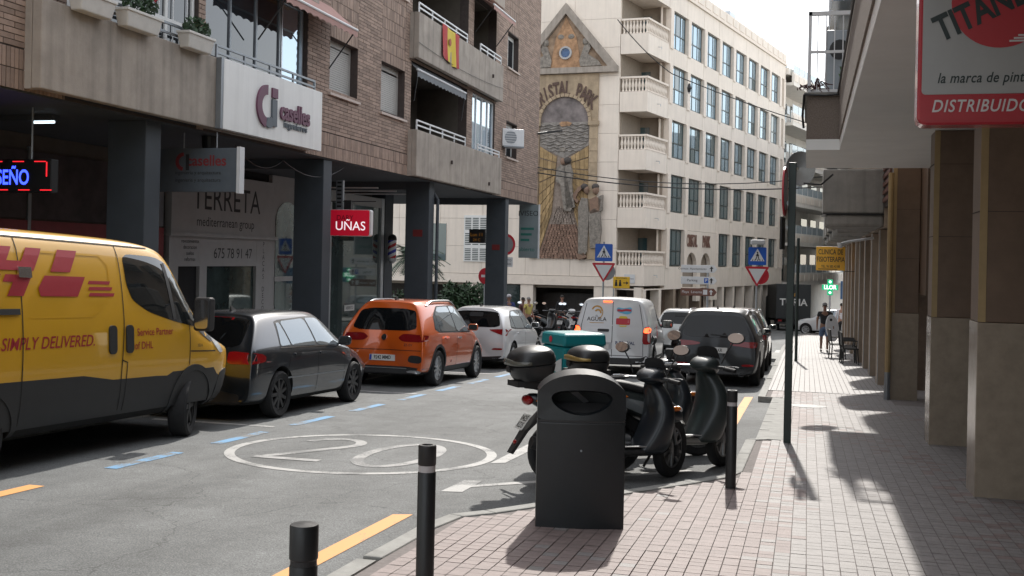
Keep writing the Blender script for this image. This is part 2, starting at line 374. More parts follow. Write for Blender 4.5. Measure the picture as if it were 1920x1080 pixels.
# left-hand pavement under the arcade
mb = MB(); XL = -8.75
mb.hexa([(x, y, gz(y, -.3)) for x, y in ((-14, -20), (XL, -20), (XL, 38.5), (-14, 38.5))], [(x, y, gz(y, 0)) for x, y in ((-14, -20), (XL, -20), (XL, 38.5), (-14, 38.5))])
pave_l = mb.build('pavement', mat('left_paving', (.25, .22, .21), .7, var=.15, scale=4), kind='structure')
for k in range(30):
    y = 8+k*1.02
    MB().hexa([(x, q, gz(q, -.3)) for x, q in ((XL, y), (XL+.13, y), (XL+.13, y+1.01), (XL, y+1.01))], [(x, q, gz(q, .003)) for x, q in ((XL, y), (XL+.13, y), (XL+.13, y+1.01), (XL, y+1.01))]).build('kerb_stone', m_conc, pave_l)
# ================================================================== apartment building over the arcade (left)
m_brick = mat('brown_brick', (.31, .225, .178), .8, var=.16, scale=7, island=.22, bump=.4, bscale=70)
m_mortar = mat('dark_mortar', (.065, .05, .045), .9, var=.2, scale=10)
m_bconc = mat('stained_render', (.36, .315, .27), .85, var=.18, scale=2.2, bump=.35, bscale=60, streak=.3)
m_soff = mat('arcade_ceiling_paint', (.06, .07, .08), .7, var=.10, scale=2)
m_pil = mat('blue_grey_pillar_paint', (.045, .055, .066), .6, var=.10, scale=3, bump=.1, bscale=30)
m_white = mat('white_paint', (.72, .72, .70), .5, var=.05, scale=5)
m_wmetal = mat('white_metal', (.68, .69, .70), .4, var=.04, scale=8)
m_alu = mat('aluminium', (.50, .53, .56), .35, .7, var=.06, scale=10)
m_gsteel = mat('grey_steel', (.26, .28, .30), .4, .6, var=.08)
m_glass = glassmat('window_glass', (.018, .022, .026), .03)
m_glass2 = glassmat('shop_glass', (.03, .045, .045), .04)
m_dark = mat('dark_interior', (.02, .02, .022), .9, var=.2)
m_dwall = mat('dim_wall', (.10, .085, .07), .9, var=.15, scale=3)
m_shut = mat('roller_shutter', (.40, .385, .36), .6, var=.06, scale=8)
m_sill = mat('pink_stone_sill', (.52, .43, .38), .6, var=.08, scale=9)
m_black = mat('black_plastic', (.012, .012, .013), .45, var=.1)
m_terr = mat('terracotta_ceiling', (.30, .15, .05), .8, var=.1)

XB, XF, ZS = -9.5, -9.25, 3.66                   # brick plane, balcony plane, soffit height
Y0, YE, ZT = 6.0, 38.8, 11.4
lb = thing('apartment_building', 'brown brick apartment building on grey pillars over a shopping arcade', 'building', (-15, 22, gz(22)), wcoord=True)
holes = []   # (y0, y1, z0, z1)
for f in range(3):
    dz = 2.9*f
    holes += [(20.75, 22.2, 5.05+dz, 6.15+dz), (23.55, 25.08, 5.03+dz, 6.15+dz), (34.35, 35.72, 5.02+dz, 6.12+dz)]
    holes += [(25.5, 30.1, 3.7+dz, 6.5+dz), (30.62, 33.0, 3.7+dz, 6.5+dz)]
    holes += [(15.95, 19.72, 3.7+dz, 6.45+dz), (12.5, 15.75, 3.7+dz, 6.45+dz)]
def inhole(y, z): return any(a < y < b and c < z < d for a, b, c, d in holes)
ys = sorted({Y0, YE, *[h[0] for h in holes], *[h[1] for h in holes]}); zs = sorted({ZS, ZT, *[min(h[2], ZT) for h in holes], *[min(h[3], ZT) for h in holes]})
mb = MB()
for z0, z1 in zip(zs, zs[1:]):
    run = None
    for y0, y1 in zip(ys, ys[1:]):
        ok = not inhole((y0+y1)/2, (z0+z1)/2)
        if ok: run = (run[0], y1) if run else (y0, y1)
        if (not ok or y1 == ys[-1]) and run: mb.box(XB-.26, XB, run[0], run[1], z0, z1); run = None
wall = mb.build('brick_wall', m_mortar, lb)
# bricks: running bond; soldier courses at the base and in the panels over the windows
solid = [(y0, y1, z0, z1) for y0, y1, z0, z1 in holes]
sold = [(Y0, YE, ZS, 4.18)]
for f in range(3):
    dz = 2.9*f
    for a, b in ((20.75, 22.2), (23.55, 25.08), (34.35, 35.72)): sold.append((a, b, 6.15+dz, 7.9+dz if f < 2 or 1 else 0))
def insold(y, z): return any(a < y < b and c < z < d for a, b, c, d in sold)
BL, BH, J = .38, .0635, .011
bk = MB(); rb = random.Random(5); singles = []
def brick(y0, y1, z0, z1):
    if y1-y0 < .02: return
    d = .011+rb.uniform(-.003, .003)
    if y1 < 11.72 and z1 < 6.2 and len(singles) < 300 and y0 > 9.4: singles.append((y0, y1, z0, z1, d)); return
    a, b = (XB+.0, y0), (XB+d, y0)
    bk._add([(XB+d, y0, z0), (XB+d, y1, z0), (XB+d, y1, z1), (XB+d, y0, z1), (XB, y0, z0), (XB, y1, z0), (XB, y1, z1), (XB, y0, z1)],
            [(0,1,2,3), (4,5,1,0), (3,2,6,7), (4,0,3,7), (1,5,6,2)])
def clear(y0, y1, zc, fn):
    cuts = sorted([(a, b) for a, b, c, d in holes if c < zc < d] + [(a, b) for a, b, c, d in sold if c < zc < d and fn == 'run'])
    res = []; p = y0
    for a, b in cuts:
        if b < p: continue
        if a > p: res.append((p, min(a, y1)))
        p = max(p, b)
    if p < y1: res.append((p, y1))
    return [r for r in res if r[1]-r[0] > .02]
z = 4.19; k = 0
while z < ZT-.05:
    zc = z+BH/2
    for a, b in clear(Y0, YE, zc, 'run'):
        off = (BL+J)*.5 if k % 2 else 0
        q = math.floor((a-off)/(BL+J))*(BL+J)+off
        while q < b:
            brick(max(a, q)+.003, min(b, q+BL)-.0, z, z+BH); q += BL+J
    z += BH+J; k += 1
for a, b, c, d in sold:
    z = c+.004
    while z < d-.03:
        h = min(.245, d-z-.006)
        for p, r in clear(a, b, z+h/2, 'sold'):
            q = p
            while q < r-.01: brick(q+.003, min(q+.066, r), z, z+h); q += .076
        z += .257
bk.build('brick_courses', m_brick, wall, kind='stuff')
bmesh_cache = {}
for y0, y1, z0, z1, d in singles:
    key = (round(y1-y0, 3), round(z1-z0, 3))
    if key not in bmesh_cache:
        t = MB(); t.box(0, .011, 0, y1-y0, 0, z1-z0, skip='l'); bmesh_cache[key] = t.mesh('brick', m_brick)
    inst('brick', bmesh_cache[key], wall, (XB+d-.011, y0, z0))
# plain upper storeys, core and soffit
MB().box(-22, XB, Y0-14, YE, ZT+.002, 15.6).build('upper_storeys', m_brick, lb)
MB().box(-22, XB-.04, Y0-14, Y0-.002, ZS, ZT).build('near_wall', m_brick, lb)
mb = MB(); mb.box(-22, -11.5, Y0, YE-.02, ZS+.3, ZT); mb.build('core_wall', m_dwall, lb)
mb = MB(); mb.box(-22, XB-.262, YE-.26, YE, ZS+.05, ZT); mb.build('end_wall', m_brick, lb)
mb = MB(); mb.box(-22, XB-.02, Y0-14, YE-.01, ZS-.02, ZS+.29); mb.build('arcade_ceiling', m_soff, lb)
for y in (20.7, 27.2, 34.7): MB().box(-13, XB-.1, y+.02, y+.38, ZS-.22, ZS-.021).build('ceiling_beam', m_soff, lb)
# arcade pillars
for y in (8.1, 14.45, 20.7, 27.2, 34.7):
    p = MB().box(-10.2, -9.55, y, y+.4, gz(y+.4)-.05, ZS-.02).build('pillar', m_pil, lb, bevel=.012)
    if y in (27.2, 34.7):
        MB().box(-9.98, -9.72, y-.012, y-.001, gz(y)+3.15, gz(y)+3.33).build('red_plate', mat('dull_red_plate', (.16, .015, .015), .5), p)
# fall pipe on a pillar
MB().tube([(-9.47, 27.65, gz(27.6)), (-9.47, 27.65, 3.2), (-9.6, 27.65, 3.4), (-10.6, 27.65, 3.5)], .045, 8).build('drain_pipe', m_pil, lb, smooth=True)
# balconies: rendered fronts
def front(y0, y1, z0, z1, name='balcony_front'):
    o = MB().box(XF-.14, XF, y0, y1, z0, z1).build(name, m_bconc, lb, bevel=.015)
    MB().box(XB-.28, XF-.141, y0, y0+.14, z0, z1-.0).build('balcony_side', m_bconc, lb)
    MB().box(XB-.28, XF-.141, y1-.14, y1, z0, z1).build('balcony_side', m_bconc, lb)
    return o
def rail(y0, y1, z0, z1, m, n, x=XF-.07, r=.018, mids=(0.5,)):
    g = MB()
    g.box(x-r, x+r, y0, y1, z1-2*r, z1)
    for t in mids: zz = z0+(z1-z0)*t; g.box(x-r*.8, x+r*.8, y0, y1, zz-r, zz+r)
    ro = g.build('railing', m, lb)
    for i in range(n+1):
        y = y0+(y1-y0)*i/n; MB().box(x-r*.9, x+r*.9, y-r, y+r, z0-.02, z1-.001).build('baluster', m, ro)
    return ro
def loggia(y0, y1, z0, z1, deep=1.5, wall=m_dwall, ceil=m_dwall):
    g = MB(); X0 = XB-deep
    g.box(X0-.05, X0, y0-.02, y1+.02, z0, z1); g.box(X0, XB-.262, y0-.06, y0, z0, z1); g.box(X0, XB-.262, y1, y1+.06, z0, z1)
    g.build('loggia_wall', wall, lb)
    MB().box(X0, XB-.262, y0, y1, z1, z1+.05).build('loggia_ceiling', ceil, lb); MB().box(X0, XB-.262, y0, y1, z0-.05, z0+.02).build('loggia_floor', m_bconc, lb)
    g = MB(); g.box(X0+.002, X0+.05, y0+.5, y0+2.0, z0+.05, z0+2.2); g.build('loggia_door', m_glass, lb)
front(11.72, 15.95, 3.69, 4.83)
front(25.35, 33.05, 3.66, 4.79); front(25.35, 33.05, 6.54, 7.66); front(25.35, 33.05, 9.42, 10.55)
front(11.72, 19.7, 6.54, 7.66)
for dz, full in ((0, 0), (2.88, 1), (5.76, 1)):
    rail(25.5, 29.45, 4.78+dz, 5.05+dz, m_wmetal, 4); loggia(25.5, 30.1, 3.75+dz, 6.5+dz)
    # brick pier between the two bays
    if full: rail(30.75, 32.95, 4.78+dz, 5.05+dz, m_wmetal, 3); loggia(30.62, 33.0, 3.75+dz, 6.5+dz)
for i, z in ((0, 4.72), (1, 4.40), (2, 7.2)):
    y = (28.0, 31.6, 31.8)[i]
    MB().box(XF, XF+.05, y, y+.05, z-.1-.45*(i < 2), z-.45*(i < 2)).build('drain_spout', m_mortar, lb)
# glazed bay on the first floor
def glazing(x, y0, y1, z0, z1, cols, rows=(1.,), m=m_alu, gm=m_glass, name='window', fw=.045, parent=None):
    f = MB(); f.box(x-.05, x, y0, y0+fw, z0, z1); f.box(x-.05, x, y1-fw, y1, z0, z1); f.box(x-.05, x, y0+fw, y1-fw, z0, z0+fw); f.box(x-.05, x, y0+fw, y1-fw, z1-fw, z1)
    for i in range(1, cols): y = y0+(y1-y0)*i/cols; f.box(x-.048, x-.002, y-fw*.5, y+fw*.5, z0+fw, z1-fw)
    zz = z0
    for r in rows[:-1]: zz += (z1-z0)*r; f.box(x-.046, x-.004, y0+fw, y1-fw, zz-fw*.4, zz+fw*.4)
    o = f.build(name, m, parent or lb)
    for i in range(cols):
        a = y0+(y1-y0)*i/cols+.01; b = y0+(y1-y0)*(i+1)/cols-.01
        MB().box(x-.04, x-.03, a, b, z0+.01, z1-.01).build('pane', gm, o)
    return o
m_glsky = mat('painted_sky_pane', (.42, .52, .60), .02, .75, var=0)  # pale blue metallic colour stands in for sky reflected in plain glass
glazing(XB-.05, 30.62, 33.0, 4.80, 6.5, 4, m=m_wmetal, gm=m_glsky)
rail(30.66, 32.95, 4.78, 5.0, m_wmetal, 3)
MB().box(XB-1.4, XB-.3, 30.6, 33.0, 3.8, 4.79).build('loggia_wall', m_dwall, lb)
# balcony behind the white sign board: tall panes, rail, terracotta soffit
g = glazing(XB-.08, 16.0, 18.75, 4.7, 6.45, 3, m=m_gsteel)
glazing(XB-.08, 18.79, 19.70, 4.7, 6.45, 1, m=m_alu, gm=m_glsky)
MB().box(XB-.5, XF-.02, 15.98, 19.7, 6.46, 6.53).build('balcony_ceiling', m_terr, lb)
rail(15.98, 19.65, 4.82, 5.06, m_gsteel, 4, x=XF-.05, mids=(.45,))
MB().box(XB-.6, XF-.15, 15.97, 19.7, 3.7, 4.72).build('balcony_parapet', m_bconc, lb)
# window with white glazing bars behind the planters
w = glazing(XB-.06, 12.6, 15.72, 4.6, 6.4, 4, rows=(.36, .32, .32), m=m_white, gm=m_glass, fw=.07)
for i in range(8):
    y = 12.6+3.12*(i+.5)/8
    MB().box(XB-.075, XB-.065, y-.008, y+.008, 4.65, 6.35).build('glazing_bar', m_white, w)
rail(11.9, 15.75, 4.80, 5.12, m_gsteel, 5, x=XF-.05, mids=(.5,))
# shuttered windows
def shutter_window(y0, y1, z0, z1, closed=1., glassy=False):
    x = XB-.17
    f = MB(); f.box(x-.03, x, y0, y0+.05, z0, z1); f.box(x-.03, x, y1-.05, y1, z0, z1); f.box(x-.03, x, y0+.05, y1-.05, z1-.12, z1); f.box(x-.03, x, y0+.05, y1-.05, z0, z0+.04)
    w = f.build('window', m_shut if not glassy else m_white, lb)
    if glassy:
        MB().box(x-.025, x-.015, y0+.05, y1-.05, z0+.04, z1-.12).build('pane', m_glass, w); MB().box(x-.02, x-.006, (y0+y1)/2-.03, (y0+y1)/2+.03, z0+.04, z1-.12).build('mullion', m_white, w)
    else:
        n = int((z1-z0-.16)/.046)
        for i in range(n):
            zz = z0+.04+i*.046
            MB().hexa([(x-.022, y0+.05, zz), (x-.004, y0+.05, zz), (x-.004, y1-.05, zz), (x-.022, y1-.05, zz)], [(x-.022, y0+.05, zz+.043), (x-.012, y0+.05, zz+.043), (x-.012, y1-.05, zz+.043), (x-.022, y1-.05, zz+.043)]).build('slat', m_shut, w)
    g = MB(); g.hexa([(XB-.26, y0-.06, z0-.09), (XB+.07, y0-.06, z0-.10), (XB+.07, y1+.06, z0-.10), (XB-.26, y1+.06, z0-.09)], [(XB-.26, y0-.06, z0+.005), (XB+.07, y0-.06, z0-.05), (XB+.07, y1+.06, z0-.05), (XB-.26, y1+.06, z0+.005)])
    g.build('sill', m_sill, lb)
    MB().box(XB-.4, XB-.265, y0-.1, y1+.1, z0-.1, z1+.1).build('window_back', m_dark, lb)
for f in range(3):
    dz = 2.9*f
    shutter_window(20.75, 22.2, 5.05+dz, 6.15+dz); shutter_window(23.55, 25.08, 5.03+dz, 6.15+dz)
    shutter_window(34.35, 35.72, 5.02+dz, 6.12+dz, glassy=True)

# ------------------------------------------------------------------ shops in the arcade
XS = -12.8
m_shopw = mat('pale_shop_board', (.42, .42, .42), .6, var=.06, scale=3)
m_post = mat('faded_poster', (.06, .045, .045), .7, var=.55, scale=1.6)
m_post2 = mat('grey_poster', (.20, .21, .23), .7, var=.35, scale=1.3)
m_rband = mat('red_band', (.22, .03, .035), .6, var=.12)
m_ink = mat('dark_ink', (.03, .03, .032), .6, var=0)
m_tealwood = mat('shop_greenish_glass', (.07, .10, .095), .03, .35, var=.45, scale=1.2, spec=.9)
g0 = lambda y: gz(y)
s1 = thing('hair_salon', 'dim shop front with dark posters and red lettered band behind the yellow van', 'shop front', (XS, 16, gz(16)), wcoord=True)
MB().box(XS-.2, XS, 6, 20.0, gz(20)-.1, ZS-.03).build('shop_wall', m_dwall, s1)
for a, b, m in ((9.6, 12.4, m_post), (12.5, 15.9, m_post), (16.0, 18.6, m_post), (18.7, 20.0, m_post2)):
    MB().box(XS, XS+.03, a, b, 2.2, 3.35).build('poster', m, s1)
for y in (12.45, 15.95, 18.65): MB().box(XS, XS+.05, y-.04, y+.04, 2.0, 3.42).build('frame_post', m_gsteel, s1)
rbo = MB().box(XS, XS+.045, 8.5, 20.0, 1.55, 2.17).build('red_band', m_rband, s1)
text_obj('band_lettering', 'PELUQUERIA', (XS+.05, 15.2, 1.80), (0, 1, 0), (0, 0, 1), mat('pale_lettering', (.22, .18, .18), .6), s1, .42, spacing=1.2)
s2 = thing('decor_shop', 'white shop front with tall thin lettering and a phone number board', 'shop front', (XS, 22.5, gz(22.5)), wcoord=True)
MB().box(XS-.2, XS-.1, 20.05, 26.4, gz(26.4)-.1, ZS-.03).build('shop_wall', m_dark, s2)
bd = MB().box(XS-.1, XS+.06, 20.25, 24.75, 2.10, 3.42).build('fascia_board', m_shopw, s2)
text_obj('fascia_lettering', 'TERRETA', (XS+.064, 22.55, 2.86), (0, 1, 0), (0, 0, 1), m_ink, s2, .78, xs=.95)
text_obj('fascia_lettering', 'mediterranean group', (XS+.064, 22.5, 2.35), (0, 1, 0), (0, 0, 1), m_ink, s2, .30)
MB().box(XS-.1, XS+.12, 20.15, 24.9, 2.02, 2.098).build('cornice', m_shopw, s2)
for a, b in ((20.25, 20.6), (21.45, 21.75), (24.0, 24.75)): MB().box(XS-.1, XS+.02, a, b, gz(b), 2.018).build('door_post', m_shopw, s2)
MB().box(XS-.1, XS+.018, 20.6, 24.0, 1.38, 2.017).build('transom_board', m_shopw, s2)
text_obj('transom_lettering', '675 78 91 47', (XS+.022, 22.9, 1.66), (0, 1, 0), (0, 0, 1), m_ink, s2, .33)
for i, t in enumerate(('revestimientos', 'decoracion', 'suelos', 'reformas')): text_obj('transom_lettering', t, (XS+.022, 21.05, 1.92-i*.13), (0, 1, 0), (0, 0, 1), m_ink, s2, .12)
for i, ch in enumerate('PLACAS DECORATIVAS'): 
    if ch != ' ': text_obj('post_lettering', ch, (XS+.024, 24.35, 1.9-i*.155), (0, 1, 0), (0, 0, 1), m_ink, s2, .17)
MB().box(XS-.08, XS-.06, 20.6, 21.45, gz(21), 1.38).build('door', m_dark, s2)
MB().box(XS-.08, XS-.05, 21.75, 24.0, gz(23.5), 1.38).build('pane', m_tealwood, s2)
# arched side window
f = MB(); f.box(XS-.1, XS, 24.78, 26.4, gz(26), ZS-.03); f.build('side_panel', m_shopw, s2)
arch = [(24.98, .4), (26.25, .4), (26.25, 2.5)] + [(25.615+.635*math.cos(R(a)), 2.5+.5*math.sin(R(a))) for a in range(15, 180, 15)] + [(24.98, 2.5)]
MB().prism([(XS+.004, y, z) for y, z in arch], (.012, 0, 0)).build('arched_pane', m_tealwood, s2)
MB().box(XS+.003, XS+.03, 24.95, 26.3, 1.0, 1.12).build('window_rail', m_shopw, s2)
MB().box(XS+.003, XS+.02, 25.0, 26.2, gz(26)+.2, .42).build('lower_pane', m_tealwood, s2)
s3 = thing('nail_salon', 'glazed corner shop front with white frame and slatted ceiling light', 'shop front', (XS, 29.5, gz(29.5)), wcoord=True)
MB().box(XS-.5, XS-.4, 26.45, 32.2, gz(32)-.1, ZS-.03).build('shop_wall', m_dwall, s3)
for y in (26.5, 28.0, 31.9): MB().box(XS-.06, XS+.06, y, y+.22, gz(y+.2), ZS-.2).build('frame_post', m_alu, s3)
MB().box(XS-.06, XS+.05, 26.45, 32.1, ZS-.5, ZS-.21).build('frame_head', m_shopw, s3)
for a, b in ((26.72, 28.0), (28.22, 31.9)): MB().box(XS-.02, XS, a, b, gz(b), ZS-.5).build('pane', m_tealwood, s3)
MB().box(XS+.004, XS+.02, 29.3, 30.0, .08, .25).build('open_sign', m_white, s3)
text_obj('open_lettering', 'ABIERTO', (XS+.023, 29.65, .165), (0, 1, 0), (0, 0, 1), m_ink, s3, .13)
MB().box(XS-.4, XS+.05, 32.22, 32.9, gz(33)-.1, ZS-.03).build('end_pier', m_pil, s3)
MB().box(-22, XS-.4, 32.3, 32.5, gz(33)-.1, ZS-.03).build('end_wall', m_pil, s3)
for i in range(3):
    MB().box(-12.7, -10.6, 26.2+i*1.3, 26.28+i*1.3, ZS-.26, ZS-.23).build('ceiling_light_strip', mat('white_strip', (.75, .75, .75), .5), s3)
bp = thing('barber_pole', 'striped barber pole on bracket beside the glazed corner shop', 'barber pole', (XS+.25, 32.35, 1.55), wcoord=True)
c = (XS+.25, 32.35)
def barber():
    m = bpy.data.materials.new('barber_stripes'); nt, b = nodes(m); N = nt.nodes; L = nt.links
    tc = N.new('ShaderNodeTexCoord'); sp = N.new('ShaderNodeSeparateXYZ'); L.new(tc.outputs['Object'], sp.inputs[0])
    at = N.new('ShaderNodeMath'); at.operation = 'ARCTAN2'; L.new(sp.outputs[0], at.inputs[0]); L.new(sp.outputs[1], at.inputs[1])
    ma = N.new('ShaderNodeMath'); ma.operation = 'MULTIPLY_ADD'; L.new(at.outputs[0], ma.inputs[0]); ma.inputs[1].default_value = 1/(2*math.pi)
    z = N.new('ShaderNodeMath'); z.operation = 'MULTIPLY'; z.inputs[1].default_value = 2.6; L.new(sp.outputs[2], z.inputs[0]); L.new(z.outputs[0], ma.inputs[2])
    fr = N.new('ShaderNodeMath'); fr.operation = 'FRACT'; L.new(ma.outputs[0], fr.inputs[0])
    cr = N.new('ShaderNodeValToRGB'); cr.color_ramp.interpolation = 'CONSTANT'; e = cr.color_ramp.elements; e[0].color = (.05, .06, .45, 1); e[1].position = .25; e[1].color = (.7, .7, .75, 1)
    k = e.new(.5); k.color = (.45, .03, .04, 1); k = e.new(.75); k.color = (.7, .7, .75, 1); L.new(fr.outputs[0], cr.inputs[0]); L.new(cr.outputs[0], b.inputs['Base Color']); b.inputs['Roughness'].default_value = .2; return m
MB().lathe([(.13, -.28), (.13, .28)], (c[0], c[1], 1.9), n=16).build('glass_cylinder', barber(), bp, smooth=True)
MB().lathe([(.05, -.45), (.14, -.36), (.14, -.28)], (c[0], c[1], 1.9), n=16).build('base_cap', m_alu, bp, smooth=True)
MB().lathe([(.14, .28), (.14, .34), (.11, .42), (.03, .47)], (c[0], c[1], 1.9), n=16).build('top_cap', m_black, bp, smooth=True)
MB().box(c[0]-.25, c[0]-.2, c[1]-.02, c[1]+.02, 1.45, 2.4).build('bracket', m_black, bp)

# ------------------------------------------------------------------ signs and fittings on the building
sg = thing('sign_board', 'white sign board with plum and slate logo covering the first floor balcony front', 'sign', (XF, 17.8, 3.7), wcoord=True)
m_sign = mat('off_white_panel', (.78, .78, .76), .45, var=.04, scale=2, streak=.12)
MB().box(XF+.002, XF+.10, 15.98, 19.70, 3.69, 4.83).build('panel', m_sign, sg, bevel=.006)
MB().box(XF+.004, XF+.095, 15.9, 15.978, 3.69, 4.83).build('edge_trim', m_gsteel, sg)
m_plum = mat('plum_letter', (.135, .045, .085), .5, var=.05); m_slate = mat('slate_letter', (.10, .12, .14), .5, var=.05)
def arc_poly(cy, cz, r0, r1, a0, a1, n=20): return [(cy+r1*math.cos(R(a0+(a1-a0)*i/n)), cz+r1*math.sin(R(a0+(a1-a0)*i/n))) for i in range(n+1)] + [(cy+r0*math.cos(R(a1-(a1-a0)*i/n)), cz+r0*math.sin(R(a1-(a1-a0)*i/n))) for i in range(n+1)]
xs_ = XF+.10
MB().prism([(xs_, y, z) for y, z in arc_poly(17.42, 4.25, .20, .37, 88, 262)], (.035, 0, 0)).build('logo', m_plum, sg)
mb = MB(); mb.box(xs_, xs_+.035, 17.60, 17.78, 3.93, 4.40); mb.prism([(xs_, y, z) for y, z in arc_poly(17.5, 4.12, .07, .235, 235, 330)], (.034, 0, 0)); mb.build('logo', m_slate, sg)
MB().box(xs_, xs_+.035, 17.60, 17.80, 4.43, 4.60).build('logo', m_plum, sg)
text_obj('lettering', 'caselles', (xs_+.004, 18.52, 4.24), (0, 1, 0), (0, 0, 1), m_plum, sg, .44, .03, bold=.03, xs=.9)
text_obj('lettering', 'ingenieros', (xs_+.004, 18.55, 4.02), (0, 1, 0), (0, 0, 1), m_slate, sg, .17, .02, bold=.02, xs=1.15, spacing=1.15)
hs = thing('hanging_sign', 'grey double sided sign hanging under the arcade ceiling beside the white sign board', 'sign', (-9.6, 16, 2.67), wcoord=True)
MB().box(-10.36, -8.90, 16.0, 16.12, 2.67, 3.38).build('box', mat('grey_sign_face', (.11, .13, .15), .4, var=.08), hs, bevel=.008)
MB().box(-8.898, -8.84, 15.985, 16.135, 2.65, 3.40).build('end_frame', m_wmetal, hs)
MB().prism([(x, 15.996, z) for x, z in arc_poly(-9.86, 3.16, .09, .15, 90, 262)], (0, -.004, 0)).build('logo', m_rband, hs); MB().box(-9.82, -9.76, 15.992, 15.996, 3.02, 3.28).build('logo', m_ink, hs)
text_obj('lettering', 'caselles', (-9.45, 15.995, 3.17), (1, 0, 0), (0, 0, 1), m_rband, hs, .24, bold=.02)
for k in range(2): text_obj('lettering', 'ingenieria y arquitectura', (-9.6, 15.995, 2.98-.12*k), (1, 0, 0), (0, 0, 1), m_ink, hs, .085)
for x in (-9.9, -9.3): MB().tube([(x, 16.06, 3.38), (x, 16.06, ZS-.02)], .012, 6).build('hanger', m_gsteel, hs)
cl = thing('ceiling_lamp', 'round white bulkhead lamp on the arcade ceiling above the grey hanging sign', 'lamp', (-9.75, 17.0, 3.4), wcoord=True)
MB().lathe([(.11, 0), (.13, .12), (.13, .24)], (-9.75, 16.6, 3.40), n=14).build('housing', m_black, cl); MB().lathe([(.08, -.1), (.1, 0)], (-9.75, 16.6, 3.40), n=14).build('diffuser', m_shopw, cl)
ls = thing('led_sign', 'hanging black LED board with blue letters and red border dashes', 'sign', (-10.6, 12.9, 2.46), wcoord=True)
MB().box(-11.75, -9.98, 12.9, 13.05, 2.46, 2.92).build('housing', m_black, ls, bevel=.01)
m_led = mat('blue_led', (.0, .0, .1), .5, var=0, emit=((.03, .06, 1.), 2.2)); m_ledr = mat('red_led', (.1, 0, 0), .5, var=0, emit=((1., .02, .03), .8))
text_obj('led_lettering', 'DISEÑO', (-10.70, 12.895, 2.66), (1, 0, 0), (0, 0, 1), m_led, ls, .29, bold=.015, xs=.72)
for k in range(5):
    for z in (2.49, 2.88): MB().box(-11.65+k*.35+(.1 if z < 2.6 else 0), -11.47+k*.35+(.1 if z < 2.6 else 0), 12.893, 12.899, z, z+.012).build('red_dash', m_ledr, ls)
MB().box(-10.06, -10.045, 12.893, 12.899, 2.68, 2.88).build('red_dash', m_ledr, ls)
MB().tube([(-10.35, 12.97, 2.92), (-10.35, 12.97, ZS-.02)], .014, 6).build('hanger', m_gsteel, ls); MB().tube([(-11.4, 12.97, 2.92), (-11.4, 12.97, ZS-.02)], .014, 6).build('hanger', m_gsteel, ls)
fl = thing('fluorescent_lamp', 'lit fluorescent tube on the arcade ceiling behind the LED board', 'lamp', (-11, 14, 3.5), wcoord=True)
MB().box(-11.5, -10.6, 13.7, 13.85, ZS-.10, ZS-.021).build('housing', m_soff, fl); MB().tube([(-10.98, 13.77, ZS-.12), (-10.62, 13.77, ZS-.12)], .02, 8).build('tube', mat('lit_tube', (.8, .85, .85), .5, var=0, emit=((.75, .9, 1.), 1.2)), fl)
us = thing('light_box_sign', 'red light box sign with short white lettering hung from a bracket', 'sign', (-9.5, 22, 2.1), wcoord=True)
m_redb = mat('red_light_box', (.50, .012, .03), .3, var=.04, emit=((.7, .01, .04), .12))
MB().prism([(x, 22.0, z) for x, z in rrect(.97, .57, .05, cx=-9.52, cy=2.385)], (0, .13, 0)).build('housing', m_wmetal, us)
MB().prism([(x, 21.994, z) for x, z in rrect(.93, .55, .045, cx=-9.53, cy=2.385)], (0, .005, 0)).build('face', m_redb, us)
text_obj('lettering', 'UÑAS', (-9.5, 21.99, 2.31), (1, 0, 0), (0, 0, 1), mat('lit_white', (.8, .75, .78), .5, var=0, emit=((1, .9, .95), .35)), us, .27, bold=.004)
text_obj('lettering', 'DARY', (-9.63, 21.99, 2.49), (1, 0, 0), (0, 0, 1), mat('dark_red_letter', (.12, .0, .01), .5), us, .15)
MB().tube([(-10.0, 22.06, 2.85), (-8.95, 22.06, 2.85)], .012, 6).build('bracket', m_black, us); MB().box(-9.86, -9.70, 22.02, 22.1, 2.67, 3.3).build('ladder_bracket', m_gsteel, us)
for k in range(7): MB().box(-9.83, -9.73, 22.008, 22.019, 2.72+k*.085, 2.76+k*.085).build('slot', m_black, us)
MB().box(-9.66, -9.5, 22.0, 22.12, 2.675, 2.87).build('transformer', m_black, us)
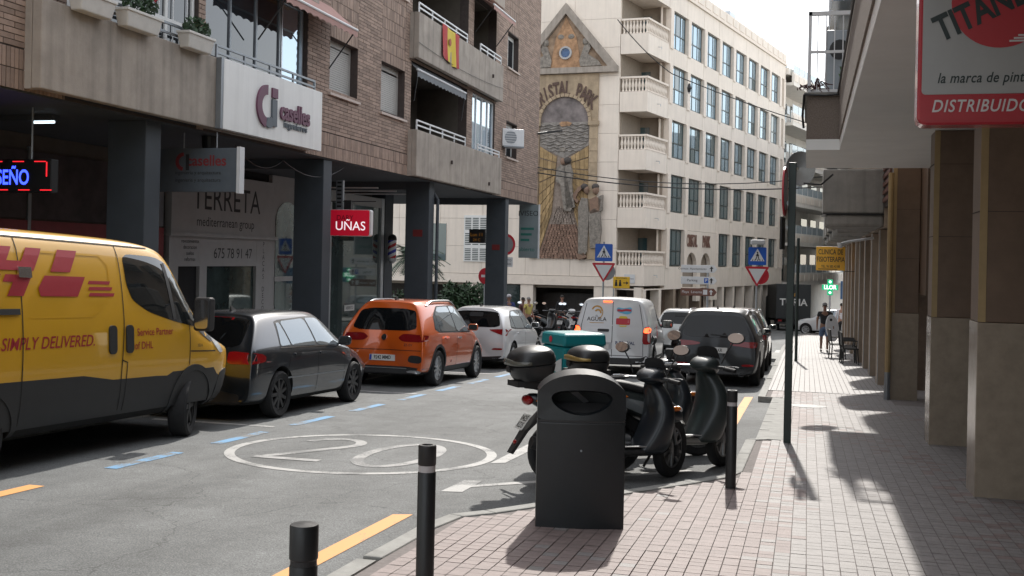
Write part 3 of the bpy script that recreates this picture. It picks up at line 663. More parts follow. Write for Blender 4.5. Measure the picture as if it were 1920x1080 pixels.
# planters
m_plb = mat('white_planter_plastic', (.58, .56, .52), .5, var=.08, scale=6)
m_leafd = mat('dark_leaf', (.028, .06, .025), .5, var=.35, scale=9, island=.35)
m_red = mat('red_petal', (.5, .03, .05), .5, var=.1)
def leafball(mb, c, r, n, size, rn):
    for _ in range(n):
        d = Vector((rn.gauss(0, 1), rn.gauss(0, 1), rn.gauss(0, 1))).normalized()*(rn.random()**.4)
        p = Vector(c)+Vector((d.x*r[0], d.y*r[1], d.z*r[2])); a = Vector((rn.gauss(0, 1), rn.gauss(0, 1), rn.gauss(0, 1))).normalized(); b = a.orthogonal().normalized(); s = size*rn.uniform(.6, 1.3)
        mb.poly([p-a*s, p+b*s*.45, p+a*s, p-b*s*.45])
rn = random.Random(11)
for i, (y0, y1, tall, lab) in enumerate(((12.2, 12.95, .12, 'white window planter nearly bare hung on the brick balcony rail'), (13.2, 14.05, .42, 'white window planter with bushy plant and a red flower'), (14.75, 15.5, .22, 'white window planter with low green plant next to the sign board'))):
    t = thing('window_planter', lab, 'planter', (XF+.12, (y0+y1)/2, 4.8), group='planters on the balcony rail', wcoord=True)
    g = MB(); z0, z1 = 4.78, 5.02
    g.hexa([(XF+.01, y0+.05, z0), (XF+.17, y0+.05, z0), (XF+.17, y1-.05, z0), (XF+.01, y1-.05, z0)], [(XF-.01, y0, z1), (XF+.21, y0, z1), (XF+.21, y1, z1), (XF-.01, y1, z1)]); g.build('box', m_plb, t, bevel=.015)
    MB().box(XF-.015, XF+.22, y0-.01, y1+.01, z1-.03, z1+.01).build('rim', m_plb, t, bevel=.006)
    g = MB(); leafball(g, (XF+.1, (y0+y1)/2, z1+tall*.5), (.13, (y1-y0)*.47, tall*.75), int(420*tall*2)+40, .05, rn); g.build('plant', m_leafd, t, fix=False)
    if i == 1: g = MB(); leafball(g, (XF+.2, y1-.2, z1+.28), (.05, .05, .05), 25, .03, rn); g.build('flower', m_red, t, fix=False)
# awnings
m_awp = mat('faded_pink_canvas', (.40, .24, .21), .85, var=.1, scale=4); m_awg = mat('grey_canvas', (.17, .18, .19), .85, var=.1, scale=4)
def awning(y0, y1, x0, z0, x1, z1, m, label, drop=.14):
    t = thing('awning', label, 'awning', (x0, (y0+y1)/2, z0), wcoord=True)
    MB().hexa([(x0, y0, z0), (x1, y0, z1), (x1, y1, z1), (x0, y1, z0)], [(x0, y0, z0+.02), (x1, y0, z1+.02), (x1, y1, z1+.02), (x0, y1, z0+.02)]).build('canvas', m, t)
    g = MB(); n = int((y1-y0)/.055)
    top = [(x1+.004, y0+(y1-y0)*i/n, z1+.02) for i in range(n+1)]; bot = [(x1+.012, y0+(y1-y0)*i/n, z1-drop+.035*abs(math.sin(math.pi*i/5))) for i in range(n+1)]
    for i in range(n): g.poly([top[i], top[i+1], bot[i+1], bot[i]])
    g.build('valance', m, t, fix=False); MB().tube([(x1, y0, z1+.02), (x1, y1, z1+.02)], .03, 8).build('front_bar', m_wmetal, t)
    for y in (y0+.08, y1-.08): MB().tube([(x1, y, z1), (XB+.03, y-.0, z1-.75)], .014, 6).build('arm', m_black, t)
    return t
awning(17.6, 20.75, XB+.02, 6.72, XB+.60, 6.22, m_awp, 'faded pink scalloped awning above the white sign board')
awning(25.6, 29.6, XB-.1, 6.5, XF-.12, 6.28, m_awg, 'grey scalloped awning under the balcony with the flag', .18)
awning(30.6, 33.0, XB+.02, 9.35, XB+.6, 9.0, m_awp, 'faded pink awning of the upper balcony beside the brick corner')
# flag
def flagmat():
    m = bpy.data.materials.new('flag_cloth'); nt, b = nodes(m); N = nt.nodes; L = nt.links
    tc = N.new('ShaderNodeTexCoord'); sp = N.new('ShaderNodeSeparateXYZ'); L.new(tc.outputs['UV'], sp.inputs[0])
    cr = N.new('ShaderNodeValToRGB'); cr.color_ramp.interpolation = 'CONSTANT'; e = cr.color_ramp.elements; e[0].color = (.42, .05, .05, 1); e[1].position = .27; e[1].color = (.62, .48, .07, 1); k = e.new(.74); k.color = (.42, .05, .05, 1)
    L.new(sp.outputs[0], cr.inputs[0]); L.new(cr.outputs[0], b.inputs['Base Color']); b.inputs['Roughness'].default_value = .8; return m
fg = thing('flag', 'red and yellow flag draped over the upper balcony front', 'flag', (XF+.03, 27.7, 7.7), wcoord=True)
nu, nv = 24, 16; g = MB(); vs = []
for j in range(nv+1):
    for i in range(nu+1):
        u, v = i/nu, j/nv; y = 27.0+1.4*u+.08*v*math.sin(3*u); zz = 7.72-.82*v-.10*math.sin(u*2.5)*v - .06*u
        vs.append((XF+.035+.03*math.sin(u*17+v*2)*v+.02*math.sin(u*9), y, zz))
g._add(vs, [(j*(nu+1)+i, j*(nu+1)+i+1, (j+1)*(nu+1)+i+1, (j+1)*(nu+1)+i) for j in range(nv) for i in range(nu)])
fo = g.build('cloth', flagmat(), fg, smooth=80, fix=False)
uv = fo.data.uv_layers.new(name='uv')
for p in fo.data.polygons:
    for li, vi in zip(p.loop_indices, p.vertices): uv.data[li].uv = ((vi % (nu+1))/nu, (vi//(nu+1))/nv)
MB().lathe([(.10, 0), (.10, .006)], (XF+.065, 27.55, 7.33), 'x', 14).build('crest', mat('crest_red', (.35, .12, .06), .8), fg)
# air conditioner
def ac_unit(name_label, c, ux, group=None, sc=1.):
    t = thing('air_conditioner', name_label, 'air conditioner', c, group=group); t.rotation_euler = (0, 0, ux); t.scale = (sc,)*3
    MB().box(-.4, .4, -.15, .15, 0, .58).build('casing', m_wmetal, t, bevel=.015)
    MB().lathe([(.22, -.157), (.22, -.151)], (-.1, 0, .29), 'y', 20).build('fan_guard', m_gsteel, t)
    for k in range(6): MB().box(-.33, .12, -.166, -.159, .08+k*.08, .095+k*.08).build('grille_bar', m_wmetal, t)
    MB().box(-.38, .38, -.2, .2, -.05, -.002).build('bracket', m_gsteel, t)
    return t
ac_unit('white air conditioner on the brick wall beside the glazed balcony', (XB+.24, 34.2, 5.28), R(40), sc=.95)
# overhead wires of the building
def wire(pts, r=.008, label='thin black cable', sag=.0, parent=None):
    P = []
    for a, b in zip(pts, pts[1:]):
        for i in range(13):
            t = i/12; p = Vector(a).lerp(Vector(b), t); p.z -= sag*4*t*(1-t); P.append(p)
    return MB().tube(P, r, 5).build('cable', m_black, parent, label=label, cat='cable')
wire([(-9.6, 17.2, 3.55), (-9.6, 19.0, 3.45), (-9.6, 21.8, 3.55)], .007, 'loose cable looping under the arcade ceiling beside the pillar', .25)
wire([(XF+.02, 25.3, 6.9), (XF+.03, 33.0, 6.95)], .006, 'thin cable strung across the balcony front with the flag', .12)
# ================================================================== buildings on the right
m_ptile = mat('brown_tile_cladding', (.15, .10, .068), .45, var=.14, scale=5, bump=.1, bscale=40)
m_gran = mat('polished_beige_granite', (.29, .24, .185), .22, var=.14, scale=7)
m_rsoff = mat('white_soffit_paint', (.78, .77, .74), .7, var=.05, scale=1.5)
m_pebble = mat('brown_pebble_dash', (.19, .155, .13), .9, var=.35, scale=60, bump=.8, bscale=70)
m_rconc = mat('weathered_grey_concrete', (.235, .225, .205), .85, var=.16, scale=2.5, bump=.3, bscale=40, streak=.35)
m_rstone = mat('tan_stone_facing', (.30, .235, .175), .7, var=.14, scale=4, bump=.2, bscale=30)
m_pipe = mat('ochre_pipe_paint', (.34, .245, .12), .5, var=.1)
rbld = thing('arcade_building', 'building with white soffit, brown tiled pillars and granite bases over the pavement', 'building', (3, 8, gz(8)), wcoord=True)
ZR = 3.4
for y in (2.9, 6.9, 10.74, 14.6, 21.4):
    zt = ZR-.003 if y < 20 else 3.9
    h = gz(y)+1.58
    p = MB().box(1.5, 1.97, y, y+.5, h, zt).build('pillar', m_ptile, rbld, bevel=.01)
    MB().box(1.492, 1.978, y-.008, y+.508, gz(y+.5)-.05, h-.002).build('granite_base', m_gran, p, bevel=.008)
    for zj in (1.0, 1.9): MB().box(1.488, 1.985, y-.0012, y+.5, h+zj, h+zj+.006).build('slab_joint', m_mortar, p)
    MB().box(1.499-.004, 1.56, y-.006, y+.002, h+.002, zt).build('corner_strip', m_pipe, p)
mb = MB(); mb.box(.42, 3.6, -8, 20.2, ZR, ZR+.16); so = mb.build('soffit', m_rsoff, rbld)
MB().box(-.06, .419, 17.0, 20.2, ZR+.001, ZR+.16).build('balcony_soffit', m_rsoff, rbld)
MB().box(.40, .62, -8, 16.98, ZR+.162, 4.35).build('fascia', m_pebble, rbld)
MB().box(1.98, 2.3, 20.3, 24.0, 1.2, 6).build('side_return', m_ptile, rbld)
MB().box(.63, 3.6, -8, 20.15, ZR+.162, 9.6).build('upper_wall', m_rstone, rbld)
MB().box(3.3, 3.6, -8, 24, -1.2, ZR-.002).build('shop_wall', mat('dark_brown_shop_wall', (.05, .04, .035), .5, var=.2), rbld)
for y in (8.2, 12.2, 16.4): MB().box(3.27, 3.298, y, y+1.9, gz(y)+.4, 2.3).build('shop_window', m_glass2, rbld)
# balcony with pebble-dash panel and white rail
bal = MB(); bal.box(-.06, .618, 17.0, 17.12, ZR+.162, 4.2); bal.box(-.06, .06, 17.121, 20.2, ZR+.162, 4.2); bal.build('balcony_panel', m_pebble, rbld)
MB().box(-.1, .62, 16.96, 20.2, 4.202, 4.25).build('coping', m_rconc, rbld)
rl = MB(); rl.box(-.06, -.01, 17.0, 17.05, 4.252, 5.46); rl.box(-.06, .60, 17.0, 17.05, 5.40, 5.46); rl.box(-.01, .60, 17.01, 17.04, 4.84, 4.88); rl.box(-.01, .60, 17.01, 17.04, 4.26, 4.30)
rl.box(-.06, -.01, 17.06, 20.1, 5.41, 5.45); rl.box(-.055, -.015, 17.06, 20.1, 4.84, 4.88); rlo = rl.build('railing', m_wmetal, rbld)
for i in range(5): MB().box(.07+i*.12, .085+i*.12, 17.015, 17.03, 4.302, 5.40).build('baluster', m_wmetal, rlo)
for i in range(22): MB().box(-.045, -.03, 17.2+i*.13, 17.215+i*.13, 4.25, 5.41).build('baluster', m_wmetal, rlo)
# glazed bay above the balcony
gb = MB(); gb.box(.28, .63, 17.6, 19.9, 5.75, 9.0); gb.build('glazed_bay', mat('blue_bay_glass', (.12, .18, .24), .1, .3, var=.1), rbld)
for i in range(5): MB().box(.262, .279, 17.6+i*.55, 17.66+i*.55, 5.75, 9.0).build('bay_mullion', m_wmetal, rbld)
for i in range(3): MB().box(.28+i*.16, .30+i*.16, 17.585, 17.599, 5.75, 9.0).build('bay_mullion', m_wmetal, rbld)
t = thing('air_conditioner', 'dark air conditioner standing on the balcony behind the white rail', 'air conditioner', (.42, 17.6, 4.25), wcoord=True)
MB().box(.2, .61, 17.35, 17.7, 4.3, 5.25).build('casing', m_gsteel, t, bevel=.02); MB().lathe([(.15, 17.33), (.15, 17.349)], (.4, 0, 4.95), 'y', 16).build('fan_guard', m_black, t)
t = thing('pot_plant', 'leafy green pot plant behind the white balcony rail', 'plant', (.5, 17.25, 4.25), wcoord=True)
MB().lathe([(.08, 4.255), (.11, 4.42)], (.5, 17.25, 0), n=12).build('pot', m_awp, t); g = MB(); leafball(g, (.5, 17.22, 4.55), (.09, .09, .18), 160, .045, rn); g.build('foliage', mat('fresh_leaf', (.10, .19, .04), .5, var=.3, island=.3), t, fix=False)
t = thing('pot_plant', 'wilted reddish plant trailing from a bowl at the balcony corner', 'plant', (-.02, 16.97, 4.25), wcoord=True)
MB().lathe([(.06, 4.255), (.14, 4.33)], (.13, 17.2, 0), n=12).build('bowl', m_shopw, t); g = MB()
for k in range(16):
    a = rn.uniform(0, 6.28); L_ = rn.uniform(.1, .3); g.tube([(.05, 17.1, 4.32), (.05+L_*.5*math.cos(a), 17.05+.05*math.sin(a), 4.40+rn.uniform(-.02, .08)), (.05+L_*math.cos(a), 17.0, 4.30+rn.uniform(-.06, .1))], .008, 4)
leafball(g, (-.06, 17.0, 4.33), (.16, .06, .06), 60, .03, rn); g.build('stems', mat('dry_red_stem', (.10, .05, .05), .7), t, fix=False)
# string of dark fairy-light cable round the balcony edge
P = [(-.075+.012*math.sin(i*2.1), 16.95, 4.23+.02*math.sin(i*1.7)) for i in range(3)]
mb = MB(); mb.tube([(-.10, 16.94, 4.22), (.2, 16.93, 4.20), (.42, 16.94, 4.22)], .014, 5); mb.tube([(-.10, 16.94, 4.22), (-.12, 16.95, 3.9), (-.10, 16.95, 3.72)], .018, 5); mb.tube([(.38, 16.93, 4.22), (.385, 12, 4.3), (.385, 5, 4.3), (.385, -2, 4.3)], .014, 5)
mb.build('cable_bundle', m_black, rbld)
t = thing('satellite_dish', 'grey round satellite dish mounted at the soffit end', 'satellite dish', (-.15, 20.6, 3.2), wcoord=True)
g = MB(); g.T = Matrix.Translation((-.16, 20.5, 3.42)) @ Matrix.Rotation(R(35), 4, 'Z')
g.lathe([(.03, .10), (.2, .06), (.31, 0), (.31, -.01), (.2, .045), (.03, .085)], axis='y', n=24, cap=False); g.build('dish', m_gsteel, t, smooth=True)
MB().tube([(-.1, 20.45, 3.15), (.2, 20.4, 3.12), (.4, 20.3, 3.3)], .018, 6).build('arm', m_black, t)
pp = MB(); pp.tube([(1.44, 21.2, gz(21.2)+.5), (1.44, 21.2, 3.4)], .05, 8); pp.build('drain_pipe', m_pipe, rbld, smooth=True); MB().tube([(1.44, 21.2, gz(21.2)), (1.44, 21.2, gz(21.2)+.5)], .054, 8).build('drain_pipe', m_gsteel, rbld, smooth=True)

# second building with stepped concrete balconies
rb2 = thing('balcony_building', 'tan building with slim pillars and stacked grey concrete balconies beyond the arcade', 'building', (2.5, 38, gz(38)), wcoord=True)
for i in range(9):
    y = 25+i*3.1
    p = MB().box(1.5, 1.95, y, y+.75, gz(y+.8)-.05, 2.48).build('pillar', m_rstone, rb2)
    MB().box(1.488, 1.499, y-.002, y+.07, gz(y), 2.47).build('edge_strip', m_shopw, p)
MB().box(2.2, 2.5, 24.1, 53, gz(53)-.1, 2.48).build('shop_wall', mat('tan_shop_wall', (.16, .12, .09), .6, var=.2), rb2)
MB().box(1.5, 9, 24.02, 53, 2.5, 8.0).build('upper_wall', m_rstone, rb2)
MB().box(1.497, 1.62, 21.9, 24.0, 2.9, 4.6).build('louvre_panel', m_mortar, rb2)
for k in range(9): MB().box(1.46, 1.496, 22.0, 23.95, 3.0+k*.16, 3.08+k*.16).build('louvre', mat('brown_louvre', (.16, .075, .055), .6), rb2)
for f in range(2):
    for i in range(6):
        y = 24.0+i*4.6; xo = (.28 if i == 0 else .62); zb = 2.5+3.0*f
        if f == 0 or 1:
            pl = [(1.5, y), (xo, y), (xo, y+1.3), (1.49, y+3.6)]
            o = MB().prism([(x, q, zb+.28) for x, q in pl], (0, 0, .92)).build('balcony', m_rconc, rb2, bevel=.03)
            MB().prism([(x+(.0 if x > 1 else .06), q+.02, zb) for x, q in pl], (0, 0, .255)).build('slab', m_rconc, o, bevel=.06)
            MB().prism([(x-(.0 if x > 1 else .012), q-(.012 if q == y else -.012), zb+.256) for x, q in pl], (0, 0, .022)).build('joint_band', m_black, o)
MB().box(.6, 1.4, 24.3, 24.34, 3.75, 4.0).build('balcony_glass', m_glsky, rb2); MB().box(.35, .55, 24.2, 24.4, 3.70, 3.95).build('balcony_post', m_black, rb2)
t = thing('awning_bracket', 'white spotlight arm under the concrete balconies beside the pillars', 'lamp', (1.35, 27, 2.3), wcoord=True)
MB().tube([(1.48, 27.2, 2.35), (.9, 27.0, 2.25), (.75, 26.9, 2.2)], .03, 8).build('arm', m_wmetal, t); MB().lathe([(.05, 0), (.07, .12)], (.72, 26.85, 2.1), n=10).build('head', m_wmetal, t)
# third building further down, behind the pharmacy
rb3 = thing('corner_building', 'pale building with coloured shop signs at the far end of the pavement', 'building', (8, 66, gz(66)), wcoord=True)
MB().box(3.2, 14, 58, 100, gz(100), 11).build('wall', m_rsoff, rb3)
for i, (a, b, c) in enumerate(((.05, .12, .25), (.45, .07, .2), (.05, .2, .3), (.3, .3, .32))):
    MB().box(1.6+i*.2, 3.19, 57.2+i*3.2, 57.5+i*3.2, .0, .9).build('shop_sign', mat('shop_sign_%d' % i, (a, b, c), .5), rb3)
# hanging paint-shop sign over the pavement, near the camera
ps = thing('paint_shop_sign', 'red framed white sign with a red disc hung over the pavement', 'sign', (.95, 6, 2.45), wcoord=True)
SX0, SX1, SZ0, SZ1, SY = .525, 1.36, 2.425, 3.36, 6.0
m_sred = mat('glossy_red_plastic', (.33, .012, .022), .25, var=.04, coat=.4); m_swh = mat('milky_sign_plastic', (.30, .30, .29), .35, var=.05, scale=3)
m_sblk = mat('sign_black', (.012, .022, .022), .5, var=0); m_swt = mat('sign_white', (.5, .48, .47), .5, var=0); m_sdisc = mat('sign_red_print', (.36, .022, .03), .4, var=.05)
def panel_xz(w0, w1, z0, z1, r, y, d, m, name, parent, bev=0):
    return MB().prism([(x, y, z) for x, z in rrect(w1-w0, z1-z0, r, cx=(w0+w1)/2, cy=(z0+z1)/2)], (0, d, 0)).build(name, m, parent, bevel=bev)
panel_xz(SX0, SX1, SZ0, SZ1, .045, SY, .16, m_sred, 'frame', ps, .012)
panel_xz(SX0+.02, SX1-.02, SZ0+.155, SZ1-.02, .02, SY-.004, .01, m_swh, 'face', ps)
panel_xz(SX0+.02, SX1-.02, SZ0+.022, SZ0+.153, .02, SY-.004, .01, m_sred, 'lower_band', ps)
text_obj('lettering', 'DISTRIBUIDOR', (.592, SY-.006, SZ0+.092), (1, 0, 0), (0, 0, 1), m_swt, ps, .088, bold=.012, shear=.25, spacing=1.12, xs=.80, align='LEFT')
text_obj('lettering', 'la marca de pinturas', (.618, SY-.006, SZ0+.235), (1, 0, 0), (0, 0, 1), m_sblk, ps, .074, bold=.012, shear=.25, spacing=1.05, xs=.80, align='LEFT')
MB().lathe([(.235, SY-.006), (.235, SY-.0045)], (.915, 0, 3.045), 'y', 48).build('red_disc', m_sdisc, ps)
a = R(25); text_obj('lettering', 'TITANLUX', (.90, SY-.008, 3.035), (math.cos(a), 0, math.sin(a)), (-math.sin(a)*.9, 0, math.cos(a)), m_sblk, ps, .185, bold=.03, xs=.72)
mb = MB()
for k in range(3): mb.poly([(.995-.02*k, SY-.0085, 2.875-.014*k), (1.2+.02*k, SY-.0085, 2.875-.014*k), (1.2+.02*k, SY-.0085, 2.866-.014*k), (.995-.02*k, SY-.0085, 2.866-.014*k)])
mb.poly([(1.075, SY-.0085, 2.955), (1.12, SY-.0085, 2.955), (1.0975, SY-.0085, 2.99)]); mb.build('emblem', m_swt, ps, fix=False, kind='stuff')
text_obj('lettering', 'Titan', (1.10, SY-.009, 2.915), (1, 0, 0), (0, 0, 1), m_sblk, ps, .10, bold=.01, shear=.4)
for x in (.7, 1.2): MB().tube([(x, SY+.08, SZ1), (x, SY+.08, ZR)], .015, 6).build('hanger', m_gsteel, ps)
cs = thing('clinic_sign', 'orange hanging sign with dark lettering under the concrete balconies', 'sign', (.77, 40, 1.5), wcoord=True)
MB().box(.28, 1.25, 40, 40.1, 1.50, 2.33).build('box', mat('orange_sign', (.85, .45, .04), .45, var=.04), cs, bevel=.008)
for s_, z, h in (('CLINICA DE', 2.14, .25), ('FISIOTERAPIA', 1.88, .25), ('TEL. 96 585 43 88', 1.64, .12)): text_obj('lettering', s_, (.765, 39.993, z), (1, 0, 0), (0, 0, 1), m_ink, cs, h, bold=.01, xs=.62 if h > .2 else .7)
MB().box(.35, 1.0, 39.992, 39.998, 1.54, 1.56).build('underline', m_ink, cs); MB().tube([(1.25, 40.05, 1.48), (1.6, 40.05, 1.48)], .012, 5).build('bracket', m_black, cs)
ph = thing('pharmacy_cross', 'lit green pharmacy cross on a post at the far end of the pavement', 'sign', (1.19, 62, gz(62)), wcoord=True)
m_grn = mat('green_led_panel', (.0, .12, .05), .5, var=0, emit=((.0, .5, .2), .5)); m_ledw = mat('white_led', (.5, .5, .5), .5, var=0, emit=((.8, 1., .9), 1.))
mb = MB(); mb.prism([(x+1.19, 62, z+.48) for x, z in ((-.14, .42), (.14, .42), (.14, .14), (.42, .14), (.42, -.14), (.14, -.14), (.14, -.42), (-.14, -.42), (-.14, -.14), (-.42, -.14), (-.42, .14), (-.14, .14))], (0, .2, 0)); mb.build('cross', m_grn, ph)
text_obj('led_text', 'LLOR', (1.19, 61.99, .48), (1, 0, 0), (0, 0, 1), m_ledw, ph, .30, bold=.03, xs=.9)
for z in (.78, .2): MB().lathe([(.07, 61.985), (.07, 61.995)], (1.19, 0, z), 'y', 12).build('led_spot', m_ledw, ph)
MB().tube([(1.19, 62.1, .06), (1.19, 62.1, gz(62))], .05, 8).build('post', m_alu, ph)
# cafe chairs stacked by the wall
m_chair = mat('black_cane', (.012, .012, .012), .5, var=.1)
def cafe_chair(loc, rz, label, grp):
    t = thing('cafe_chair', label, 'chair', loc, (0, 0, rz), grp)
    MB().box(-.22, .22, -.22, .22, .43, .47).build('seat', m_chair, t, bevel=.01)
    for x in (-.2, .2):
        for y in (-.2, .2): MB().tube([(x*.95, y*.95, .43), (x*1.08, y*1.08, 0)], .018, 6).build('leg', m_chair, t)
    b = MB(); b.tube([(-.2, .2, .45), (-.21, .26, .92)], .018, 6); MB().tube([(.2, .2, .45), (.21, .26, .92)], .018, 6).build('back_post', m_chair, t); b.build('back_post', m_chair, t)
    MB().hexa([(-.2, .225, .55), (.2, .225, .55), (.2, .245, .55), (-.2, .245, .55)], [(-.21, .25, .92), (.21, .25, .92), (.21, .27, .92), (-.21, .27, .92)]).build('backrest', m_chair, t)
    for x in (-.22, .22): MB().tube([(x, -.15, .45), (x, -.18, .68), (x, .22, .68)], .016, 6).build('armrest', m_chair, t)
    return t
for i, (x, y, rz) in enumerate(((1.22, 33.2, 95), (1.18, 34.2, 88), (1.25, 35.3, 92), (.95, 36.3, 100))):
    cafe_chair((x, y, gz(y)), R(rz), 'black cane cafe chair lined up along the pillars by the wall', 'cafe chairs along the wall')
# ================================================================== cream corner building with mural (across the side street)
O = Vector((-8.016, 55.762, 0)); H1, H2 = R(12.6), R(-85.3)
U1 = Vector((math.sin(H1), math.cos(H1), 0)); N1 = Vector((math.cos(H1), -math.sin(H1), 0))
U2 = Vector((math.sin(H2), math.cos(H2), 0)); N2 = Vector((-abs(math.cos(H2)), -abs(math.sin(H2)), 0))
def frame(u, n): m = Matrix((u, n, Vector((0, 0, 1)))).transposed().to_4x4(); m.translation = O; return m
F1, F2 = frame(U1, N1), frame(U2, N2)
def f1(): m = MB(); m.T = F1; return m
def f2(): m = MB(); m.T = F2; return m
m_cream = mat('cream_cladding', (.80, .715, .62), .7, var=.05, scale=1.2, island=.03, bump=.1, bscale=20, streak=.10)
m_creamd = mat('cream_trim', (.79, .70, .605), .7, var=.07, scale=4)
m_joint = mat('cladding_joint', (.30, .25, .20), .9, var=.1)
m_wfr = mat('dark_green_frame', (.04, .06, .06), .35, .3, var=.1)
m_wglass = glassmat('hotel_glass', (.055, .10, .11), .02); m_wglass_s = mat('hotel_glass_painted_sky', (.30, .42, .50), .03, .55, var=.08, scale=.7)  # second glass has the sky's reflection put into its paler blue colour
ht = thing('corner_apartment_block', 'cream corner block with balustraded balconies, window rows and a mosaic mural', 'building', (O.x, O.y, gz(58)), wcoord=True)
def P(a1, a2, z): p = O+U1*a1+U2*a2; return (p.x, p.y, z)
ZTOP = 17.0; ZG = gz(62)-.4
mb = MB(); pl = [P(3.1, .25, 0), P(28.3, .25, 0), P(28.3, 14, 0), P(.25, 22, 0), P(.25, 1.45, 0), P(3.1, 1.45, 0)]
mb.prism([(x, y, .2) for x, y, z in pl], (0, 0, ZTOP-.8)); mb.build('core_wall', m_joint, ht)
# window front: spandrel panels, pilasters, windows
A0, DA, WW = 3.72, 2.93, 2.32
zrow = [1.46+2.93*k for k in range(5)]; WH = 1.98
for k in range(6):
    z0 = zrow[k-1]+WH+.02 if k else .2
    z1 = zrow[k]-.04 if k < 5 else 16.2
    for c in range(9):
        a = 3.12+DA*c-(.0 if c else 0); b = min(3.12+DA*(c+1)-.02, 28.3)
        if c == 8: b = 28.3
        if a > 28.2: continue
        if k in (0, 1) and c in (1, 2) and k == 0: continue
        f1().box(a, b-.012, -.26, 0, z0, z1).build('cladding_panel', m_cream, ht)
for c in range(10):
    a = min(A0-.55+DA*c, 28.3-.56)
    for k in range(5):
        if k == 0 and c == 2: continue
        f1().box(a+.02, a+.5, -.25, .05, zrow[k]-.12, zrow[k]+WH+.015).build('pilaster', m_creamd, ht)
pr = f1(); pr.box(3.1, 28.3, -.25, .10, 16.21, 16.36); pr.box(3.1, 28.3, -.3, .04, 16.362, ZTOP); pr.build('parapet', m_creamd, ht)
for c in range(18): f1().box(3.4+c*1.4, 4.4+c*1.4, .041, .075, 16.45, 16.9).build('parapet_panel', m_cream, ht)
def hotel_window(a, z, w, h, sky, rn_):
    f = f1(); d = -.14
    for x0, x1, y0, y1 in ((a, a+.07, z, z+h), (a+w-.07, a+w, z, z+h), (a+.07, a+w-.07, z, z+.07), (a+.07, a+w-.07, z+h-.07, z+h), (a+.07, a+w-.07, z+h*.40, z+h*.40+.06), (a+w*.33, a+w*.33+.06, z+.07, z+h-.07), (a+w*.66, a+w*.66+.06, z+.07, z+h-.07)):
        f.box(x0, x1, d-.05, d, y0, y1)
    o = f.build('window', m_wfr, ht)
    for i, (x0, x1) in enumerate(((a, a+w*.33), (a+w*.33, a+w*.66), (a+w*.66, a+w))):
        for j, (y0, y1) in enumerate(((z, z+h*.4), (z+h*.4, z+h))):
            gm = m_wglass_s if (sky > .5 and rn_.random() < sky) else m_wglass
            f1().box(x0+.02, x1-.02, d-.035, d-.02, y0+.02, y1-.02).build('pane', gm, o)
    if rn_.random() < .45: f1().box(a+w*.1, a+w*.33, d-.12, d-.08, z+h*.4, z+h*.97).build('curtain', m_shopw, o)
rh = random.Random(9)
for k in range(5):
    for c in range(8):
        if k == 0 and c in (1, 2): continue
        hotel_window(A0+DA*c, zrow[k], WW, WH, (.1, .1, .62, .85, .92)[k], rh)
# entrance with two arches and the name
ew = f1(); a0, a1, zb, zt = A0+DA-.55, A0+DA*3-.58, .2, zrow[0]+WH
# wall with two arched openings, assembled from strips so that the openings are real
arcs = [(A0+DA+.75, .95), (A0+DA*2+.05, .95)]
cxs = [a0+1.35, a0+3.95]; rad = .98; zspr = 1.25
def arch_wall(mb, x0, x1, z0, z1, centers, r, zs, d0, d1, n=14):
    xs = sorted({x0, x1, *[c-r+2*r*i/n for c in centers for i in range(n+1)]})
    for p, q in zip(xs, xs[1:]):
        m_ = (p+q)/2; zl = [z0, z0]
        c = next((c for c in centers if abs(m_-c) < r), None)
        if c is None: b0 = b1 = z0
        else: b0 = zs+math.sqrt(max(0, r*r-(p-c)**2)); b1 = zs+math.sqrt(max(0, r*r-(q-c)**2))
        mb.hexa([(p, d0, b0), (q, d0, b1), (q, d1, b1), (p, d1, b0)], [(p, d0, z1), (q, d0, z1), (q, d1, z1), (p, d1, z1)])
arch_wall(ew, a0+.52, a1+.5, -.55, zt+.0, cxs, rad, zspr, -.2, .03); ew.build('entrance_arch', m_cream, ht)
ew = f1(); ew.box(a0+.3, a1+.5, -1.4, -1.35, ZG, zt); ew.build('entrance_back', mat('entrance_brown', (.20, .14, .10), .6, var=.2), ht)
m_tlet = mat('brown_tile_letters', (.17, .085, .06), .5, var=.3, scale=6)
text_obj('name_lettering', 'CRISTAL', F1 @ Vector((cxs[0]-.05, .04, 2.86)), U1, (0, 0, 1.5), m_tlet, ht, .62, .03, bold=.03, xs=.8)
text_obj('name_lettering', 'PARK', F1 @ Vector((cxs[1], .04, 2.86)), U1, (0, 0, 1.5), m_tlet, ht, .62, .03, bold=.03, xs=.95)
# ground floor: piers and dark shop recess
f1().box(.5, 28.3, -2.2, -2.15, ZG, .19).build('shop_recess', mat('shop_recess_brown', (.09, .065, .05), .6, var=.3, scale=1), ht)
for i in range(13):
    a = .05+i*2.27
    f1().box(a, a+.38, -.5, -.02, ZG, .198).build('pier', m_rstone if i in (2, 3, 4) else m_creamd, ht)
f1().box(.0, 28.3, -2.2, -.02, .199, .26).build('shop_soffit', m_creamd, ht)
